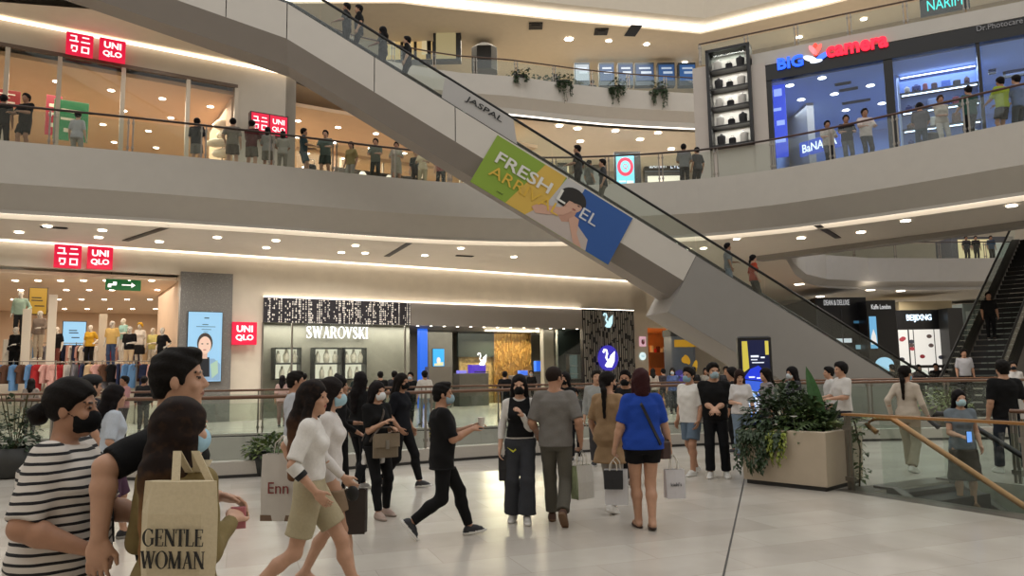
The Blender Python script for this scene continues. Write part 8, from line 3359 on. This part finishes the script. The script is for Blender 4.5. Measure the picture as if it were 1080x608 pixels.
for i in range(12):
    u = rnd.uniform(.42, .70)
    L_ = rnd.uniform(.2, .5)
    pts = [PW(u, .1, PH + .04), PW(u, -.09, PH - .02)] + [PW(u + rnd.uniform(-.04, .04), -.10 - rnd.uniform(0, .03), PH - .02 - L_ * q / 3) for q in (1, 2, 3)]
    st.tube(pts, .004, 4)
    for q in range(1, len(pts)):
        for w in range(3):
            spots.append((pts[q - 1].lerp(pts[q], w / 3), Vector((rnd.uniform(-1, 1), -1, -.2))))
st.build('stems', mat('5a5a28', .7, var=.1), t)
leaf_cluster('leaves', t, spots, .07, G_Y, 8, .5)
# broad upright leaf plant and ferny leaves on the right
def blade(g, base, d, L_, w, curve, n=9, ripple=0.0):
    d = Vector(d).normalized()
    sd = d.cross(Vector((0, 0, 1))).normalized() if abs(d.z) < .98 else Vector((1, 0, 0))
    rows_ = []
    p = Vector(base)
    for i in range(n + 1):
        q = i / n
        ww = w * sin(pi * min(1, q * .92 + .08)) ** .8
        nn = sd.cross(d).normalized()
        rows_.append([p - sd * ww + nn * ww * .25, p, p + sd * ww + nn * ww * .25])
        p = p + d * (L_ / n)
        d = (d + Vector((0, 0, -curve / n))).normalized()
    g.sheet(rows_)


t = thing('broad_leaf_plant', 'broad upright dark leaf plant standing tallest in the big planter', 'plant', PW(1.0, .5, PH - .1))
for i, (a, el, L_, w) in enumerate(((2.6, 1.40, 1.02, .10), (1.9, 1.25, .9, .09), (3.4, 1.15, .75, .08), (.4, 1.1, .6, .07), (5.2, 1.0, .5, .07))):
    g = MB()
    blade(g, PW(1.0, .5, PH - .1), (cos(a) * cos(el), sin(a) * cos(el), sin(el)), L_, w, .25)
    g.smooth = True
    g.build('leaf', leaf_mat('2f5a2c') if i < 2 else G_D, t)
t = thing('fern', 'spreading fern with feathery leaves at the right of the big planter', 'plant', PW(1.12, .55, PH - .1))
for i in range(9):
    a = i * .7 + .2
    el = rnd.uniform(.45, .85)
    g = MB()
    b0 = PW(1.12, .55, PH - .05)
    d = Vector((cos(a) * cos(el), sin(a) * cos(el), sin(el)))
    p = b0.copy()
    L_ = rnd.uniform(.6, .85)
    for k_ in range(12):
        p2 = p + d * L_ / 12
        g.bar(p, p2, .006, .006)
        if k_ > 1:
            sd = d.cross(Vector((0, 0, 1))).normalized()
            for s_ in (-1, 1):
                ll = .16 * sin(pi * (k_ / 12) ** .7) + .03
                tip = p2 + (sd * s_ + d * .5).normalized() * ll - Vector((0, 0, ll * .25))
                e = d * .014
                g.add([p2 - e, p2 + e, tip], [(0, 1, 2)])
        p = p2
        d = (d + Vector((0, 0, -.10))).normalized()
    g.build('frond', G_M if i % 2 else G_L, t)
fl = thing('flower', 'small white flower spike in the middle of the planter leaves', 'flower', PW(.80, .02, PH + .16))
g = MB()
g.tube([PW(.80, .05, PH), PW(.80, .02, PH + .2)], .006, 5)
g.build('stem', G_M, fl)
for i in range(5):
    g = MB()
    blade(g, PW(.80, .02, PH + .19), (cos(i * 1.26), sin(i * 1.26), .5), .07, .02, .5, 5)
    g.build('petal', mat('d8d6d4', .6, var=0), fl)
# plant stems seen through the glass right of the planter
t = thing('climbing_plant', 'climbing plant behind the post right of the big planter', 'plant', PW(1.36, .75, 0))
g = MB()
g.tube([PW(1.34, .75, 0), PW(1.37, .78, .5), PW(1.33, .72, .95)], .012, 6)
g.build('stem', mat('4a3f2a', .7), t)
leaf_cluster('leaves', t, [(PW(1.35 + rnd.uniform(-.1, .1), .75 + rnd.uniform(-.1, .1), rnd.uniform(.1, .95)), Vector((rnd.uniform(-1, 1), rnd.uniform(-1, 1), .1))) for _ in range(90)], .09, G_M, 9)

# ---- low round planter by the long railing
p = gp(284, 12.9)
t = thing('planter', 'low dark round planter with light green leaves in front of the long railing', 'planter', p)
g = MB()
g.lathe([(.24, 0), (.30, .05), (.34, .36), (.31, .36), (.30, .30)], p, 24)
g.build('pot', mat('2a2b28', .5, var=.05), t)
g = MB()
g.lathe([(.30, .29), (.30, .31)], p, 20)
g.build('soil', mat('2b221b', .9, var=.3), t)
pl_ = thing('leafy_plant', 'light green leafy plant growing in the low round planter', 'plant', p + Vector((0, 0, .31)))
sp = []
for i in range(520):
    a, b = rnd.uniform(0, 2 * pi), rnd.uniform(-.15, 1)
    q = sqrt(max(0, 1 - b * b))
    d = Vector((cos(a) * q, sin(a) * q, b))
    e = rnd.uniform(.5, 1)
    sp.append((p + Vector((d.x * .42 * e, d.y * .40 * e, .36 + d.z * .30 * e)), d))
leaf_cluster('leaves', pl_, sp[:260], .10, G_L, 11, .2)
leaf_cluster('leaves', pl_, sp[260:], .10, G_M, 12, .2)
# small plants at the landing of the long escalator and at far left by the railing
for px_, d_, n_, r_, hb, lab in ((997, 20.5, 260, (.75, .5), .55, 'green plant box at the foot of the long escalator, right'), (1003, 21.5, 120, (.4, .4), .5, 'second green plant at the foot of the up escalator'), (14, 13.0, 240, (.35, .35), .95, 'dark indoor plant at the far left behind the striped top')):
    p = gp(px_, d_)
    t = thing('plant_box' if 'box' in lab else 'potted_plant', lab, 'plant', p)
    g = MB()
    g.lathe([(.26, 0), (.33, .04), (.36, .5), (.32, .5), (.31, .44)], p, 20)
    g.build('pot', mat('6a6258' if d_ > 15 else '2c2c2a', .5, var=.05), t)
    sp = []
    st = MB()
    for i in range(10):
        a = rnd.uniform(0, 2 * pi)
        st.tube([p + Vector((0, 0, .4)), p + Vector((cos(a) * .15, sin(a) * .15, .5 + hb * .5)), p + Vector((cos(a) * r_[0] * .7, sin(a) * r_[1] * .7, .45 + hb))], .008, 5)
    st.build('stems', mat('4a4428', .7), t)
    for i in range(n_):
        a, b = rnd.uniform(0, 2 * pi), rnd.uniform(0, 1)
        q = sqrt(max(0, 1 - b * b))
        e = rnd.uniform(.4, 1)
        sp.append((p + Vector((cos(a) * q * r_[0] * e, sin(a) * q * r_[1] * e, .45 + b * hb * e)), Vector((cos(a), sin(a), b))))
    leaf_cluster('leaves', t, sp, .13, G_L if d_ > 15 else G_D, 14 + px_ % 5, .3)
# hanging plants on the third floor parapet and at top left
HP_ = [(594, 'hanging plant left on the third floor parapet'), (653, 'hanging plant in the middle of the third floor parapet'), (699, 'hanging plant right on the third floor parapet'), (549, 'small hanging plant at the left of the third floor parapet')]
for i, (px_, lab) in enumerate(HP_):
    k = None
    for j_ in range(len(E3s) - 1):
        q0, q1 = E3s[j_], E3s[j_ + 1]
        if q0[0] <= gp2(px_, 35, 15).x <= q1[0]:
            f = (gp2(px_, 35, 15).x - q0[0]) / (q1[0] - q0[0])
            k = (q0[0] + (q1[0] - q0[0]) * f, q0[1] + (q1[1] - q0[1]) * f)
    if k is None:
        continue
    c = Vector((k[0], k[1] + .02, 15.3))
    t = thing('hanging_plant', lab, 'plant', c)
    g = MB()
    g.box(c.x - .3, c.x + .3, c.y - .04, c.y + .16, 15.30, 15.46)
    g.build('trough', M_DARK, t)
    sp, st = [], MB()
    for q in range(16 if i < 3 else 8):
        u = rnd.uniform(-.42, .42)
        L_ = rnd.uniform(.2, 1.15 if i < 3 else .5) * (1 - abs(u))
        pts = [c + Vector((u * .6, .06, .14)), c + Vector((u, -.10, .05)), c + Vector((u + rnd.uniform(-.05, .05), -.14, -L_ * .5)), c + Vector((u + rnd.uniform(-.08, .08), -.13, -L_))]
        st.tube(pts, .008, 4)
        for z in range(1, 4):
            for w in range(4):
                sp.append((pts[z - 1].lerp(pts[z], w / 4), Vector((rnd.uniform(-1, 1), -1, -.1))))
    for q in range(50):
        sp.append((c + Vector((rnd.uniform(-.45, .45), rnd.uniform(-.1, .15), rnd.uniform(.1, .5))), Vector((rnd.uniform(-1, 1), -.6, .5))))
    st.build('stems', mat('3a3a22', .7), t)
    leaf_cluster('leaves', t, sp, .17, G_D, 30 + i, .4)
for i, (px_, w_) in enumerate(((545, .9), (572, 1.3), (583, .8), (500, .9), (611, .5))):
    c = gp2(px_, 33.9 + i * .25, 15.3)
    t = thing('low_plant', '%s low green plant in the row behind the third floor railing' % ['third', 'fourth', 'fifth', 'leftmost', 'last'][i], 'plant', (c.x, c.y + .9, 14.9))
    g = MB()
    g.box(c.x - w_ / 2, c.x + w_ / 2, c.y + .7, c.y + 1.1, 14.9, 15.3)
    g.build('trough', M_DARK, t)
    leaf_cluster('leaves', t, [((c.x + rnd.uniform(-w_ / 2, w_ / 2), c.y + .9 + rnd.uniform(-.2, .2), rnd.uniform(15.25, 15.85)), (rnd.uniform(-1, 1), -.5, .6)) for _ in range(80)], .2, G_M, 50 + i)
c = at(151, 3, z=13.62)
t = thing('hanging_plant', 'plant hanging from a wedge shaped trough at the very top left', 'plant', c)
g = MB()
g.add([c + Vector(v) for v in ((-.5, -.1, .9), (.1, -.1, .9), (-.2, -.1, -.55), (-.5, .4, .9), (.1, .4, .9), (-.2, .4, -.4))], [(2, 1, 0), (3, 4, 5), (0, 1, 4, 3), (1, 2, 5, 4), (2, 0, 3, 5)])
g.build('trough', mat('b0a698', .5), t)
leaf_cluster('leaves', t, [(c + Vector((.15 + rnd.uniform(-.25, .45), -.1 + rnd.uniform(-.2, .1), rnd.uniform(-.1, .7))), (rnd.uniform(-1, 1), -1, -.3)) for _ in range(110)], .13, G_D, 70, .5)
